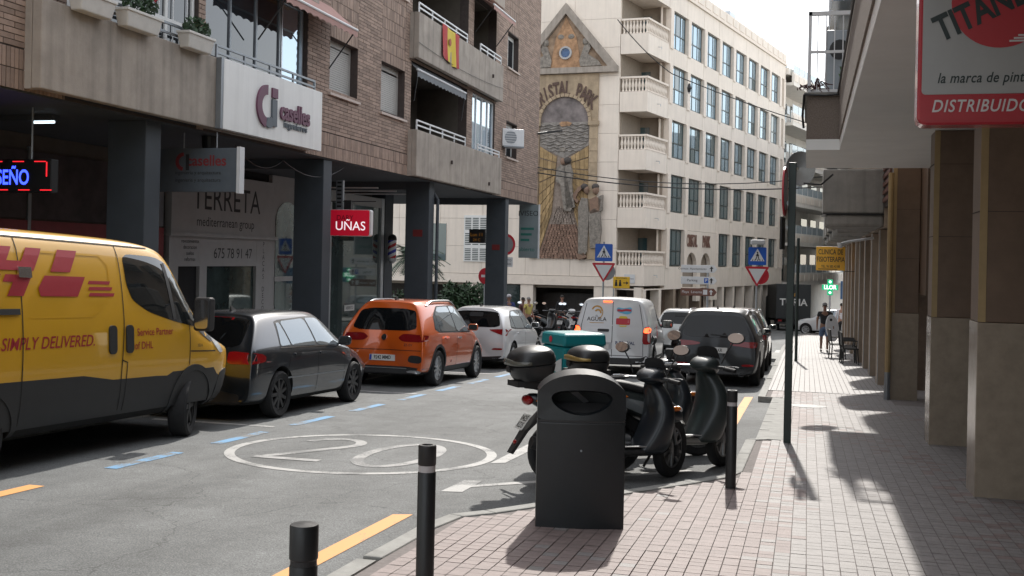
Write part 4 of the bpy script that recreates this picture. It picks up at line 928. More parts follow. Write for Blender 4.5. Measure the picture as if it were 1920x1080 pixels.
# balconies on the corner
bal_me = None
prof = [(.062, 0), (.062, .05), (.035, .08), (.05, .16), (.078, .28), (.07, .36), (.032, .52), (.05, .58), (.062, .61), (.062, .66)]
t_ = MB(); t_.lathe(prof, n=8); bal_me = t_.mesh('baluster', m_creamd); shade(bal_me, 50)
for k in range(6):
    z0 = .42+2.955*k
    if k == 5:
        mb = MB(); mb.prism([P(0, 0, z0), P(3.08, 0, z0), P(3.08, 1.43, z0), P(0, 1.43, z0)], (0, 0, ZTOP-z0)); mb.build('roof_block', m_cream, ht); continue
    mb = f1(); mb.box(.0, 3.085, -.16, 0, z0, z0+1.03); par = mb.build('balcony_parapet', m_cream, ht)
    f2().box(.0, 1.44, -.16, 0.0, z0, z0+1.03).build('balcony_parapet', m_cream, ht)
    mb = MB(); mb.prism([P(.17, .17, z0+.05), P(3.08, .17, z0+.05), P(3.08, 1.43, z0+.05), P(.17, 1.43, z0+.05)], (0, 0, .2)); mb.build('balcony_slab', m_creamd, ht)
    f1().box(-.02, 3.08, -.17, .03, z0+1.70, z0+1.80).build('handrail', m_creamd, par); f2().box(.02, 1.43, -.17, .03, z0+1.702, z0+1.798).build('handrail', m_creamd, par)
    f1().box(-.02, 3.08, -.17, .02, z0+1.032, z0+1.06).build('plinth', m_creamd, par)
    for i in range(8): inst('baluster', bal_me, par, F2 @ Vector((.1+i*.17, -.08, z0+1.045)))
    for i in range(13): inst('baluster', bal_me, par, F1 @ Vector((.22+i*.22, -.08, z0+1.06)))
    f2().box(.55, 1.15, -3.05, -3.0, z0+.3, z0+2.5).build('balcony_door', m_wglass, ht)
    f2().box(-.05, .0, -3.1, -2.75, z0+1.1, z0+2.95).build('corner_post', m_creamd, ht)
    MB().tube([F1 @ Vector((1.4, .01, z0+.55)), F1 @ Vector((1.4, .2, z0+.53)), F1 @ Vector((1.4, .2, z0+.42))], .02, 6).build('spout', m_alu, ht)
# mural side: cladding panels round the mural
cc = 4.34
MUR = (2.45, 6.23, 1.70, 11.3)
for k in range(11):
    z0 = .85+1.472*k
    for i in range(9):
        a = 1.47+i*2.45; b = a+2.435; z1 = z0+1.46
        if k == 0 and False: continue
        f2().box(a, b, -.26, -.012 if (b > 2.2 and a < 6.4 and 1.5 < z0 < 11.4) else 0, z0, z1).build('cladding_panel', m_cream, ht)
f2().box(1.45, 22, -.3, .05, .35, .83).build('ground_band', m_creamd, ht)
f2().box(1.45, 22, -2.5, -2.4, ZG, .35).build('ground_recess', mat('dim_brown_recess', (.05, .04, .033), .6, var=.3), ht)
for a, b in ((.1, .5), (1.5, 2.6), (5.9, 6.6), (8.9, 9.5), (12, 13)): f2().box(a, b, -.5, -.005, ZG, .34).build('pier', m_cream, ht)
f2().box(6.7, 8.8, -.4, -.2, ZG, .3).build('shop_window', m_glass2, ht); f2().box(2.7, 5.8, -1.6, -1.5, ZG, -.1).build('garage_door', mat('dark_garage', (.035, .03, .028), .5, var=.3), ht)
# white louvred shutters and windows seen through the arcade
sh = f2(); sh.box(8.5, 9.85, .001, .06, 1.48, 3.95); sho = sh.build('louvre_frame', m_white, ht)
for c in range(3):
    for r in range(3):
        for j in range(7):
            z = 1.55+r*.82+j*.095; f2().box(8.58+c*.43, 8.92+c*.43, .061, .066, z, z+.05).build('louvre_slat', m_wfr, sho)
for a in (10.9, 14.5, 17.5): f2().box(a, a+2.1, .001, .03, 1.5, 3.5).build('window', m_wglass, ht)
# --- mural
m_stone = mat('mural_stone', (.40, .31, .21), .8, var=.22, scale=3, island=.10, bump=.3, bscale=30)
m_fig = mat('mural_grey_figure', (.24, .215, .185), .8, var=.5, scale=7, bump=.5, bscale=14)
m_skin = mat('mural_brown_skin', (.24, .155, .11), .8, var=.25, scale=6); m_hair = mat('mural_dark_hair', (.07, .06, .055), .8, var=.2)
m_msky = mat('mural_slate_sky', (.19, .165, .16), .7, var=.55, scale=1.6); m_msea = mat('mural_sea', (.24, .22, .20), .7, var=.5, scale=4)
m_wood = mat('mural_ochre_wall', (.36, .25, .125), .8, var=.30, scale=3.0, island=.22, bump=.4, bscale=20); m_cob = mat('mural_cobble', (.27, .22, .185), .8, var=.3, scale=9, island=.25); m_cobr = mat('mural_red_cobble', (.27, .17, .125), .8, var=.3, scale=9, island=.25)
m_omask = mat('mural_orange_clay', (.38, .225, .125), .8, var=.45, scale=4, bump=.5, bscale=10); m_cyan = mat('mural_blue_glass', (.06, .12, .24), .2, var=.3, scale=9)
mu = thing('mosaic_mural', 'arched ceramic mural with robed figures, sea and gable on the cream wall', 'mural', tuple(F2 @ Vector((cc, .05, 1.7))), wcoord=True)
def m2(): m = MB(); m.T = F2; return m
def x2a(x): return 4.34-(x-1062)*.02897      # photo column to metres along the wall
def y2z(y): return 10.18-(y-180)*.0278
def relief(name, pts, d0, d1, m, parent=mu): return m2().prism([(x2a(x), d0, y2z(y)) for x, y in pts], (0, d1-d0, 0)).build(name, m, parent, fix=True)
# frame: pilasters, base blocks
for x0, x1 in ((1109, 1124), (1000, 1015)):
    zz = 1.73; i = 0
    while zz < 8.6:
        h = .62; m2().box(x2a(x1), x2a(x0), .0, .13+.015*(i % 2), zz, min(zz+h-.015, 8.62)).build('pilaster_block', m_stone, mu); zz += h; i += 1
    m2().box(x2a(x1)-.06, x2a(x0)+.06, .0, .2, 8.63, 8.85).build('capital', m_stone, mu)
# arch spandrel with name, sky inside arch
sp = m2(); arch_wall(sp, x2a(1124), x2a(1000), 8.87, 11.3, [cc], 1.36, 8.87, .0, .10, 18); sp.build('spandrel', m_stone, mu)
ar = m2(); n = 18
for i in range(n):
    t0, t1 = math.pi*i/n+.012, math.pi*(i+1)/n-.012
    q = [(cc+r*math.cos(t)*1.0, 8.84+r*math.sin(t)) for r, t in ((1.30, t0), (1.46, t0), (1.46, t1), (1.30, t1))]
    m2().prism([(x, .02, z) for x, z in q], (0, .14, 0)).build('voussoir', m_stone, mu)
skyp = [(cc-1.33, 7.3), (cc+1.33, 7.3)] + [(cc+1.33*math.cos(R(a)), 8.82+1.33*math.sin(R(a))) for a in range(0, 181, 12)]
m2().prism([(x, .0, z) for x, z in skyp], (0, .03, 0)).build('sky_panel', m_msky, mu)
for i in range(7):
    r_ = 1.66+.0*i
name_ = 'CRISTAL PARK'
for i, ch in enumerate(name_):
    if ch == ' ': continue
    t = R(143-i*(106/11)); rr = 1.84
    tilt = t-math.pi/2; ctr = F2 @ Vector((cc-rr*math.cos(t), .12, 8.72+rr*math.sin(t)*.98))
    tx = -U2*math.cos(tilt*.5) + Vector((0, 0, 1))*math.sin(tilt*.5); ty = Vector((0, 0, 1))*math.cos(tilt*.5) + U2*math.sin(tilt*.5)
    text_obj('name_letter', ch, ctr, tx, ty*1.5, mat('mural_letter_brown', (.11, .07, .055), .8, var=.2), mu, .70, .03, bold=.03, xs=.80)
# sea with wave ridges
m2().prism([(x2a(x), 0, y2z(y)) for x, y in ((1016, 229), (1108, 229), (1108, 272), (1062, 297), (1016, 272))], (0, .045, 0)).build('sea_panel', m_msea, mu)
for j in range(9):
    y = 234+j*6; w = 44 if y < 268 else 44-(y-268)*1.5
    pts = [(1062-w+2*w*i/24, y+1.6*math.sin(i*1.1+j*1.7)) for i in range(25)]
    m2().tube([(x2a(x), .05, y2z(q)) for x, q in pts], .045, 5).build('wave', m_msea, mu)
relief('distant_rock', [(1052, 232), (1056, 228), (1068, 228), (1076, 231), (1072, 236), (1056, 237)], .04, .09, m_omask)
relief('boat', [(1053, 277), (1066, 277), (1063, 283), (1056, 283)], .04, .1, m_fig)
# ochre walls in stone blocks, both sides of the alley
rm = random.Random(4)
def wallside(s):
    for r in range(9):
        for c in range(4):
            def pt(u, v):    # u 0 outer .. 1 inner; v 0 top .. 1 bottom
                xo = 1062+s*46; xi = 1062+s*(13+8*v); x = xo+(xi-xo)*u
                ty = 272+(293-272)*u; by = 482+(398-482)*u; return (x, ty+(by-ty)*v)
            u0, u1, v0, v1 = c/4+.01, (c+1)/4-.01, r/9+.006, (r+1)/9-.006
            relief('wall_block', [pt(u0, v0), pt(u1, v0), pt(u1, v1), pt(u0, v1)], .0, .06+rm.uniform(0, .025), m_wood)
wallside(-1); wallside(1)
# cobbled lane
cb = (m2(), m2())
for r in range(26):
    y = 386+r*3.8; w = 14+(y-386)*.33; n = int(7+r*.35)
    for i in range(n):
        x = 1062-w+2*w*(i+.5)/n + rm.uniform(-.6, .6); s_ = w/n*.82; k = 1 if y > 420 else 0
        cb[k].box(x2a(x+s_), x2a(x-s_), .0, .07+rm.uniform(0, .03), y2z(y+3.2), y2z(y))
cb[0].build('cobble_field', m_cob, mu, kind='stuff'); cb[1].build('cobble_field', m_cobr, mu, kind='stuff')
m2().box(x2a(1108), x2a(1016), -.01, .005, 1.73, 8.9).build('mural_ground', m_cob, mu)
# figures in relief
def figure(parts):
    f = None
    for nm, kind, data, m in parts:
        if kind == 'poly': relief(nm, data, .05, .24, m)
        else: (x, y, rx, ry) = data; m2().ball((x2a(x), .2, y2z(y)), (rx*.029, .14, ry*.0278)).build(nm, m, mu, smooth=True)
figure([('robe', 'poly', [(1051, 315), (1060, 308), (1066, 315), (1072, 340), (1083, 385), (1078, 396), (1066, 394), (1062, 372), (1058, 345), (1049, 340)], m_fig), ('robe', 'poly', [(1064, 312), (1076, 308), (1081, 325), (1079, 345), (1086, 388), (1070, 391), (1066, 350)], m_fig),
        ('head', 'ball', (1062, 303, 5, 7), m_skin), ('hair', 'ball', (1070, 301, 8, 6), m_hair)])
figure([('robe', 'poly', [(1092, 388), (1098, 370), (1109, 372), (1112, 400), (1110, 470), (1104, 478), (1094, 474), (1093, 430)], m_fig), ('arm', 'poly', [(1080, 368), (1090, 352), (1101, 344), (1104, 349), (1092, 360), (1087, 371), (1093, 376), (1090, 381)], m_skin), ('head', 'ball', (1107, 356, 5, 8), m_skin), ('hair', 'ball', (1103, 350, 7, 6), m_hair), ('foot', 'poly', [(1090, 476), (1104, 472), (1110, 480), (1094, 486)], m_skin)])
figure([('robe', 'poly', [(1112, 398), (1122, 390), (1132, 396), (1135, 430), (1132, 462), (1116, 464), (1113, 430)], m_fig), ('torso', 'poly', [(1113, 374), (1124, 368), (1134, 374), (1131, 396), (1114, 400)], m_skin), ('head', 'ball', (1124, 356, 6, 9), m_skin), ('hair', 'ball', (1123, 350, 7, 6), m_hair), ('amphora', 'poly', [(1129, 368), (1137, 365), (1136, 394), (1130, 396)], m_fig)])
figure([('robe', 'poly', [(1002, 398), (1008, 362), (1012, 380), (1008, 408), (1020, 422), (1012, 430), (1003, 420)], m_fig)])
# gable
gx0, gx1 = cc-2.81, cc+2.81
m2().box(gx0, gx1, .0, .30, 11.32, 11.62).build('gable_cornice', m_bconc, mu)
for s in (-1, 1):
    e = (cc+s*2.81, 11.62); ap = (cc, 14.98); d = Vector((ap[0]-e[0], ap[1]-e[1])).normalized(); nn = Vector((-d.y, d.x))*s*-1*-.36
    nn = Vector((d.y, -d.x))*(.34 if (d.y*(cc-e[0])) > 0 else -.34)
    m2().prism([(e[0], .0, e[1]), (ap[0], .0, ap[1]), (ap[0], .0, ap[1]-.55), (e[0]-s*.52, .0, e[1])], (0, .28, 0)).build('raking_cornice', m_bconc, mu)
m2().prism([(cc-2.25, 0, 11.63), (cc+2.25, 0, 11.63), (cc, 0, 14.4)], (0, .05, 0)).build('gable_field', mat('gable_clay_field', (.33, .235, .16), .8, var=.45, scale=2.4, bump=.4, bscale=8), mu)
m2().prism([(cc-.85, 0, 11.64), (cc+.85, 0, 11.64), (cc+.55, 0, 13.2), (cc, 0, 14.25), (cc-.55, 0, 13.2)], (0, .10, 0)).build('clay_mask', m_omask, mu)
m2().lathe([(.34, .10), (.34, .2), (.25, .2), (.25, .12)], (cc, 0, 12.40), 'y', 20).build('oculus_ring', m_shopw, mu); m2().lathe([(.24, .1), (.24, .14)], (cc, 0, 12.40), 'y', 18).build('oculus_glass', m_cyan, mu)
for s in (-1, 1):
    m2().ball((cc+s*.28, .1, 13.25), (.17, .06, .13)).build('mask_eye', m_fig, mu, smooth=True)
    m2().prism([(cc+s*x, .04, z) for x, z in ((.75, 12.0), (1.0, 12.75), (1.25, 13.0), (1.35, 12.6), (1.2, 12.3), (1.75, 11.95), (1.95, 11.68), (.8, 11.68))], (0, .14, 0)).build('gable_figure', m_fig, mu); m2().ball((cc+s*1.08, .16, 12.95), (.17, .1, .2)).build('gable_head', m_fig, mu, smooth=True)
# rooftop clutter
for a, w, h in ((6, 1.2, .9), (12.5, .8, .7), (17, 1.3, 1.0), (21.5, .8, .6), (25, 1.0, .8)): f1().box(a, a+w, -1.6, -.9, ZTOP-.0, ZTOP+h).build('roof_box', m_alu, ht)
f1().box(8, 24, -6, -2.5, ZTOP, ZTOP+1.6).build('penthouse', m_cream, ht)
# second wing further down the street, balconies with glass panels
wg = thing('balcony_block', 'pale block with long rows of glass panel balconies beyond the corner block', 'building', tuple(P(45, 0, gz(95))), wcoord=True)
H3 = R(14.5); U3 = Vector((math.sin(H3), math.cos(H3), 0)); N3 = Vector((math.cos(H3), -math.sin(H3), 0)); O3 = O+U1*28.4
F3 = Matrix((U3, N3, Vector((0, 0, 1)))).transposed().to_4x4(); F3.translation = O3
def f3(): m = MB(); m.T = F3; return m
m_pale = mat('pale_render', (.78, .735, .67), .75, var=.06, scale=1.5, streak=.12); m_bglass = mat('balcony_glass_panel', (.42, .50, .54), .12, .2, var=.15, scale=1)
f3().box(0, 60, -10, -1.6, gz(120)-1, 15.6).build('wall', m_pale, wg)
for k in range(6):
    zb = .1+2.95*k
    for s in range(6):
        a = .3+s*9.8; b = a+9.5; out = .5 if s % 2 == 0 else .1
        f3().box(a, b, -1.6, out, zb, zb+.22).build('slab', m_pale, wg)
        pr_ = f3().box(a, b, out-.14, out, zb+.221, zb+.95).build('parapet', m_pale, wg)
        if s < 3:
            for i in range(7):
                p0 = a+.15+i*1.33; f3().box(p0, p0+1.05, out+.001, out+.03, zb+.32, zb+.8).build('parapet_frame', m_cream, pr_)
        for i in range(6):
            p0 = a+.2+i*1.55; f3().box(p0, p0+1.42, out-.09, out-.06, zb+.96, zb+1.55).build('glass_panel', m_bglass, pr_)
            f3().box(p0-.05, p0, out-.10, out-.05, zb+.951, zb+1.6).build('rail_post', m_wmetal, pr_)
        if s < 4:
            for i in range(3): f3().box(a+.8+i*3, a+2.6+i*3, -1.599, -1.56, zb+.3, zb+2.4).build('balcony_door', m_wglass, wg)
        if s in (0, 2): f3().box(a+4.5, a+5.2, -1.5, -1.2, zb+1.5, zb+2.1).build('air_conditioner', m_alu, wg)
f3().box(0, 60, -1.7, .2, 15.62, 16.1).build('roof_cornice', m_pale, wg)
for i in range(9): f3().box(2+i*4, 2.9+i*4, -3, -2.2, 15.6, 16.7+.3*(i % 3)).build('roof_box', m_alu, wg)
# ================================================================== vehicles
def carpaint(name, rgb, metal=.0, rough=.35, coat=1.): return mat(name, rgb, rough, metal, .03, 3, spec=.5, coat=coat)
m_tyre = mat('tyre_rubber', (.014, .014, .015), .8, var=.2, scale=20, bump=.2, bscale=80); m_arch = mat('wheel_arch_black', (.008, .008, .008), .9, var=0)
m_trim = mat('black_trim', (.018, .018, .019), .55, var=.1, bump=.1, bscale=200); m_cglass = glassmat('car_glass', (.012, .014, .015), .015); m_rglass = mat('rear_glass', (.006, .007, .008), .05, 0, 0, spec=.35)
m_cglass_s = mat('side_glass_sky_tint', (.22, .255, .28), .02, .55, var=0)  # lighter bluish base imitates bright sky reflected in the side windows
m_chrome = mat('chrome', (.75, .75, .76), .12, 1., var=0)
m_silver = mat('silver_alloy', (.45, .46, .47), .3, .8, var=.05); m_blkalloy = mat('black_alloy', (.03, .03, .032), .35, .5, var=.05)
m_taill = mat('red_lens', (.26, .008, .010), .14, var=.05, spec=.6); m_taild = mat('dark_red_lens', (.20, .008, .01), .12, var=.05); m_brake = mat('lit_brake_lens', (.6, .05, .02), .2, var=0, emit=((1., .12, .03), 1.6))
m_plate = mat('number_plate', (.62, .62, .60), .45, var=.03); m_pblk = mat('plate_ink', (.02, .02, .02), .5, var=0); m_amber = mat('amber_lens', (.55, .14, .01), .15, var=.05); m_head = mat('headlamp_lens', (.55, .58, .6), .08, .2, var=.1); m_seam = mat('panel_gap', (.006, .006, .006), .8, var=0)
def chaikin(p, k=2, q=.2):
    for _ in range(k):
        o = []
        for a, b in zip(p, p[1:]+p[:1]): o += [(a[0]+(b[0]-a[0])*q, a[1]+(b[1]-a[1])*q), (a[0]+(b[0]-a[0])*(1-q), a[1]+(b[1]-a[1])*(1-q))]
        p = o
    return p
def decal(bv, vf, axis, off, name, m, parent, skirt=.02, step=.09, smooth=True, lim=.62):
    """project a flat outline onto a body surface: axis '+y','-y' (u=x,v=z), '+x','-x' (u=y,v=z), '+z' (u=x,v=y)"""
    if isinstance(vf, list): vf = (vf, [tuple(range(len(vf)))])
    if step: vf = finegrid(vf, step)
    sg = 1 if axis[0] == '+' else -1; ax = axis[1]; P = []; ok = []
    for u, v in vf[0]:
        if ax == 'y': o = Vector((u, sg*6, v)); d = Vector((0, -sg, 0))
        elif ax == 'x': o = Vector((sg*9, u, v)); d = Vector((-sg, 0, 0))
        else: o = Vector((u, v, 6)); d = Vector((0, 0, -1))
        h = bv.ray_cast(o, d)
        if h[0] is None or (axis == '-x' and h[0].x > lim): P.append(None)
        else:
            nn = h[1] if h[1].dot(d) < 0 else -h[1]; P.append(h[0]+nn*off)
    idx = {}; vs = []; fs = []
    for f in vf[1]:
        if any(P[i] is None for i in f): continue
        for i in f:
            if i not in idx: idx[i] = len(vs); vs.append(P[i])
        fs.append(tuple(idx[i] for i in f))
    if not fs: return None
    bm = bmesh.new(); V = [bm.verts.new(p) for p in vs]
    for f in fs:
        try: bm.faces.new([V[i] for i in f])
        except ValueError: pass
    dd = Vector((0, -sg, 0)) if ax == 'y' else (Vector((-sg, 0, 0)) if ax == 'x' else Vector((0, 0, -1)))
    if skirt:
        r = bmesh.ops.extrude_edge_only(bm, edges=[e for e in bm.edges if e.is_boundary]); bmesh.ops.translate(bm, verts=[g for g in r['geom'] if isinstance(g, bmesh.types.BMVert)], vec=dd*skirt)
    bmesh.ops.recalc_face_normals(bm, faces=bm.faces)
    # outward orientation
    s = sum((f.normal.dot(-dd)) for f in bm.faces)
    if s < 0: bmesh.ops.reverse_faces(bm, faces=bm.faces)
    me = bpy.data.meshes.new(name); bm.to_mesh(me); bm.free(); me.materials.append(m)
    if smooth: shade(me, 30)
    return link(name, me, parent)
def line(bv, pts, w, axis, m, name, parent, off=.0025):
    P = [];
    for a, b in zip(pts, pts[1:]):
        n = max(1, int(math.hypot(b[0]-a[0], b[1]-a[1])/.1))
        P += [(a[0]+(b[0]-a[0])*i/n, a[1]+(b[1]-a[1])*i/n) for i in range(n)]
    P.append(pts[-1]); return decal(bv, strip2d(P, w), axis, off, name, m, parent, skirt=0, step=0)
def solid_body(name, cage_rings, m, parent, arches, ra, wmax, level=3, zblack=.10):
    """full closed cage rings -> smooth shell with real wheel-arch openings; returns object and surface tree"""
    mb = MB(); mb.loft(cage_rings); me = mb.mesh(name, [m, m_arch])
    bm = bmesh.new(); bm.from_mesh(me); bmesh.ops.recalc_face_normals(bm, faces=bm.faces); bm.to_mesh(me); bm.free()
    tmp = bpy.data.objects.new('tmp', me); col.objects.link(tmp)
    sb = tmp.modifiers.new('s', 'SUBSURF'); sb.levels = sb.render_levels = level
    dg = bpy.context.evaluated_depsgraph_get(); ev = tmp.evaluated_get(dg); m0 = ev.to_mesh(); bv = BVHTree.FromPolygons([v.co.copy() for v in m0.vertices], [tuple(p.vertices) for p in m0.polygons]); ev.to_mesh_clear()
    cut = MB(); cut.cm = 1
    for x, z in arches:
        for s in (-1, 1):
            y0, y1 = sorted((s*(wmax-.30), s*(wmax+.2))); cut.lathe([(ra, y0), (ra, y1)], (x, 0, z), 'y', 32)
    co = bpy.data.objects.new('cut', cut.mesh('cut', [m, m_arch])); col.objects.link(co)
    bm = bmesh.new(); bm.from_mesh(co.data); bmesh.ops.recalc_face_normals(bm, faces=bm.faces); bm.to_mesh(co.data); bm.free()
    bo = tmp.modifiers.new('b', 'BOOLEAN'); bo.operation = 'DIFFERENCE'; bo.object = co; bo.solver = 'EXACT'
    dg = bpy.context.evaluated_depsgraph_get(); out = bpy.data.meshes.new_from_object(tmp.evaluated_get(dg))
    out.name = name
    bpy.data.objects.remove(tmp); bpy.data.objects.remove(co)
    cz = min(v.co.z for v in out.vertices)+zblack
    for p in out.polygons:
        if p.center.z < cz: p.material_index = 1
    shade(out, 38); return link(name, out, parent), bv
def fullring(h):    # half ring of (x,y,z) from bottom centre to top centre -> closed ring
    return [Vector(p) for p in h] + [Vector((p[0], -p[1], p[2])) for p in h[-2:0:-1]]
def ring(xl, xm, xt, zb, wl, wm, zm, wb, zbelt, wr, zre, zr, xb=None):
    xb = xm if xb is None else xb
    return fullring([(xl, 0, zb), (xl, wl*.85, zb), (xl, wl, zb+.07), (xb, wm, zm), (xm, wb+.012, zbelt-.07), (xm, wb, zbelt), (xt, wr, zre), (xt, wr*.72, zr-.008), (xt, 0, zr)])
def hatch(L, W, H, ro, wb, belt, hood, clear, rt, tilt=.10, wrr=.66, tail=.0):
    w = W/2; zm = .30+.28*H/1.45; R_ = []
    c0 = ring(.10, .14+tail, rt, clear+.10, .80*w, .88*w, zm, .80*w, belt+.02, .56*w, H-.13, H-.085, xb=.03)
    R_.append([Vector((p.x-.035, p.y*.45, p.z)) for p in c0])
    R_.append(ring(.10, .14+tail, rt, clear+.10, .80*w, .88*w, zm, .80*w, belt+.02, .56*w, H-.13, H-.085, xb=.03))
    R_.append(ring(.03, .07+tail, rt-.02, clear+.05, .88*w, .94*w, zm, .87*w, belt+.02, .61*w, H-.105, H-.06, xb=-.02))
    R_.append(ring(.12, .20+tail, rt+.10, clear+.03, .93*w, .985*w, zm, .925*w, belt+.02, wrr*w, H-.085, H-.035, xb=.14))
    R_.append(ring(ro, ro+.05, rt+.55, clear, .95*w, 1.0*w, zm, .955*w, belt+.01, (wrr+.04)*w, H-.065, H-.005))
    R_.append(ring(.45*L, .46*L, .46*L, clear, .945*w, .99*w, zm, .955*w, belt, (wrr+.05)*w, H-.06, H))
    R_.append(ring(.58*L, .58*L, .555*L, clear, .945*w, .99*w, zm, .955*w, belt-.005, (wrr+.045)*w, H-.065, H-.012))
    R_.append(ring(.66*L, .66*L, .605*L, clear, .945*w, .99*w, zm, .95*w, belt-.01, (wrr+.02)*w, H-.10, H-.05))
    R_.append(ring(.72*L, .735*L, .74*L, clear, .94*w, .99*w, zm, .94*w, belt-.03, .72*w, belt+.03, belt+.07))
    R_.append(ring(.76*L, .765*L, .775*L, clear, .94*w, .99*w, zm, .93*w, belt-.05, .72*w, belt-.015, belt+.015))
    R_.append(ring(ro+wb, ro+wb, ro+wb+.02, clear, .94*w, .99*w, zm, .90*w, belt-.10, .66*w, hood-.02, hood+.01))
    R_.append(ring(L-.26, L-.27, L-.28, clear+.02, .86*w, .93*w, zm, .80*w, belt-.22, .56*w, hood-.12, hood-.10))
    R_.append(ring(L-.08, L-.07, L-.10, clear+.05, .74*w, .80*w, zm-.02, .68*w, belt-.29, .48*w, hood-.19, hood-.175, xb=L-.02))
    R_.append(ring(L-.05, L-.04, L-.09, clear+.10, .66*w, .70*w, zm-.02, .60*w, belt-.31, .42*w, hood-.22, hood-.21, xb=L))
    return R_
def wheel_meshes(r, w, spokes, m_rim, style=0):
    t = MB(); h = w/2; ri = r*.68
    t.lathe([(ri, -h*.8), (r*.90, -h), (r*.975, -h*.82), (r, -h*.55), (r, h*.55), (r*.975, h*.82), (r*.90, h), (ri, h*.8), (ri, -h*.8)], axis='y', n=32, cap=False); tm = t.mesh('tyre', m_tyre)
    bm = bmesh.new(); bm.from_mesh(tm); bmesh.ops.recalc_face_normals(bm, faces=bm.faces); bm.to_mesh(tm); bm.free(); shade(tm, 30)
    g = MB(); g.lathe([(ri*1.0, h*.8), (ri*1.0, h*.72), (ri*.92, h*.68), (ri*.9, h*.15), (.02, h*.10)], axis='y', n=32, cap=False)
    g.lathe([(.001, h*.74), (.055, h*.74), (.065, h*.5)], axis='y', n=16, cap=False)
    for k in range(spokes):
        a = 2*math.pi*k/spokes; c, s = math.cos(a), math.sin(a); wd = .045 if style == 0 else .030
        def q(rr, ww, hh): return (rr*c-ww*s, hh, rr*s+ww*c)
        offs = [0] if style == 0 else [-.035, .035]
        for of in offs:
            g.hexa([q(.04, of*.6-wd*.8, h*.42), q(.04, of*.6+wd*.8, h*.42), q(ri*.97, of*1.6+wd*.6, h*.5), q(ri*.97, of*1.6-wd*.6, h*.5)], [q(.04, of*.6-wd*.6, h*.70), q(.04, of*.6+wd*.6, h*.70), q(ri*.97, of*1.6+wd*.45, h*.74), q(ri*.97, of*1.6-wd*.45, h*.74)])
    rm_ = g.mesh('rim', [m_rim, m_arch])
    bm = bmesh.new(); bm.from_mesh(rm_); bmesh.ops.recalc_face_normals(bm, faces=bm.faces); bm.to_mesh(rm_); bm.free(); shade(rm_, 25)
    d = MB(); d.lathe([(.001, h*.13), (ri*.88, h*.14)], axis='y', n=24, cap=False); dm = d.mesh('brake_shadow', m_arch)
    return tm, rm_, dm
def add_wheels(t, xs, track, r, w, spokes, m_rim, style=0, steer=0.):
    tm, rm_, dm = wheel_meshes(r, w, spokes, m_rim, style)
    for i, x in enumerate(xs):
        for s in (-1, 1):
            wo = link('wheel', tm, t); wo.location = (x, s*track, r); wo.rotation_euler = (0, 0, (0 if s > 0 else math.pi) + (steer if i == 1 else 0))
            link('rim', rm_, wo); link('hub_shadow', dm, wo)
SLOPE = -math.atan(S)
def place(t, x, y, heading=0.):     # car axis +x along the street (+Y), nose down the slope
    t.location = (x, y, gz(y, ROAD)); t.rotation_euler = (Matrix.Rotation(SLOPE, 3, 'X') @ Matrix.Rotation(R(90)+heading, 3, 'Z')).to_euler()
def plate(bv, t, y, z, s_, w=.52, h=.115, axis='-x', blue=True):
    po = decal(bv, [(y-w/2, z-h/2), (y+w/2, z-h/2), (y+w/2, z+h/2), (y-w/2, z+h/2)], axis, .012, 'number_plate', m_plate, t, step=.06)
    vf = text2d(s_, h*.82, bold=.02, xs=.80); sg = -1 if axis == '-x' else 1
    decal(bv, ([(y+sg*x*-1*(-1) if False else y+(-x if axis == '-x' else x)*(1), z+v) for x, v in vf[0]], vf[1]), axis, .0145, 'plate_lettering', m_pblk, po or t, skirt=0, step=.06, smooth=False)
    sy = y+w/2-.025 if axis == '-x' else y-w/2+.025
    decal(bv, [(sy-.02, z-h/2+.006), (sy+.02, z-h/2+.006), (sy+.02, z+h/2-.006), (sy-.02, z+h/2-.006)], axis, .0143, 'plate_band', mat('plate_blue', (.02, .05, .35), .5, var=0), po or t, skirt=0, step=0)
def text_decal(bv, s_, c, size, axis, m, t, name='lettering', off=.004, **kw):
    vf = text2d(s_, size, **kw); f = -1 if axis in ('-x', '+y') else 1
    return decal(bv, ([(c[0]+f*x, c[1]+y) for x, y in vf[0]], vf[1]), axis, off, name, m, t, skirt=0, step=.12, smooth=False)
def mirror_y(pts): return [(-y, z) for y, z in pts]
def door_mirror(t, x, w, z, m, sc=1.):
    for s in (-1, 1):
        cy = s*(w+.11*sc); o = MB().loft([[(x-.05*sc, cy+y*.96, z+.065*sc+v*.96) for y, v in rrect(.21*sc, .14*sc, .05*sc)], [(x-.035*sc, cy+y, z+.065*sc+v) for y, v in rrect(.215*sc, .145*sc, .05*sc)], [(x+.03*sc, cy+y*.85, z+.065*sc+v*.85) for y, v in rrect(.215*sc, .145*sc, .05*sc)], [(x+.065*sc, cy+y*.5, z+.065*sc+v*.5) for y, v in rrect(.215*sc, .145*sc, .05*sc)]]).build('door_mirror', m, t, smooth=40)
        MB().tube([(x+.02, s*(w-.06), z-.01), (x, cy-s*.08*sc, z+.03*sc)], .022*sc, 6).build('mirror_arm', m_trim, o); MB().prism([(x-.0505*sc, cy+y, z+.065*sc+v) for y, v in rrect(.18*sc, .11*sc, .035*sc)], (-.004, 0, 0)).build('mirror_glass', m_cglass, o)
def fin(t, x, z): MB().hexa([(x-.1, -.02, z), (x+.08, -.02, z), (x+.08, .02, z), (x-.1, .02, z)], [(x-.1, -.004, z+.07), (x-.06, -.004, z+.065), (x-.06, .004, z+.065), (x-.1, .004, z+.07)]).build('aerial_fin', m_trim, t)
def top_z(bv, x, y): h = bv.ray_cast(Vector((x, y, 6)), Vector((0, 0, -1))); return h[0].z if h[0] else 0
def side_y(bv, x, z): h = bv.ray_cast(Vector((x, 6, z)), Vector((0, -1, 0))); return h[0].y if h[0] else 0
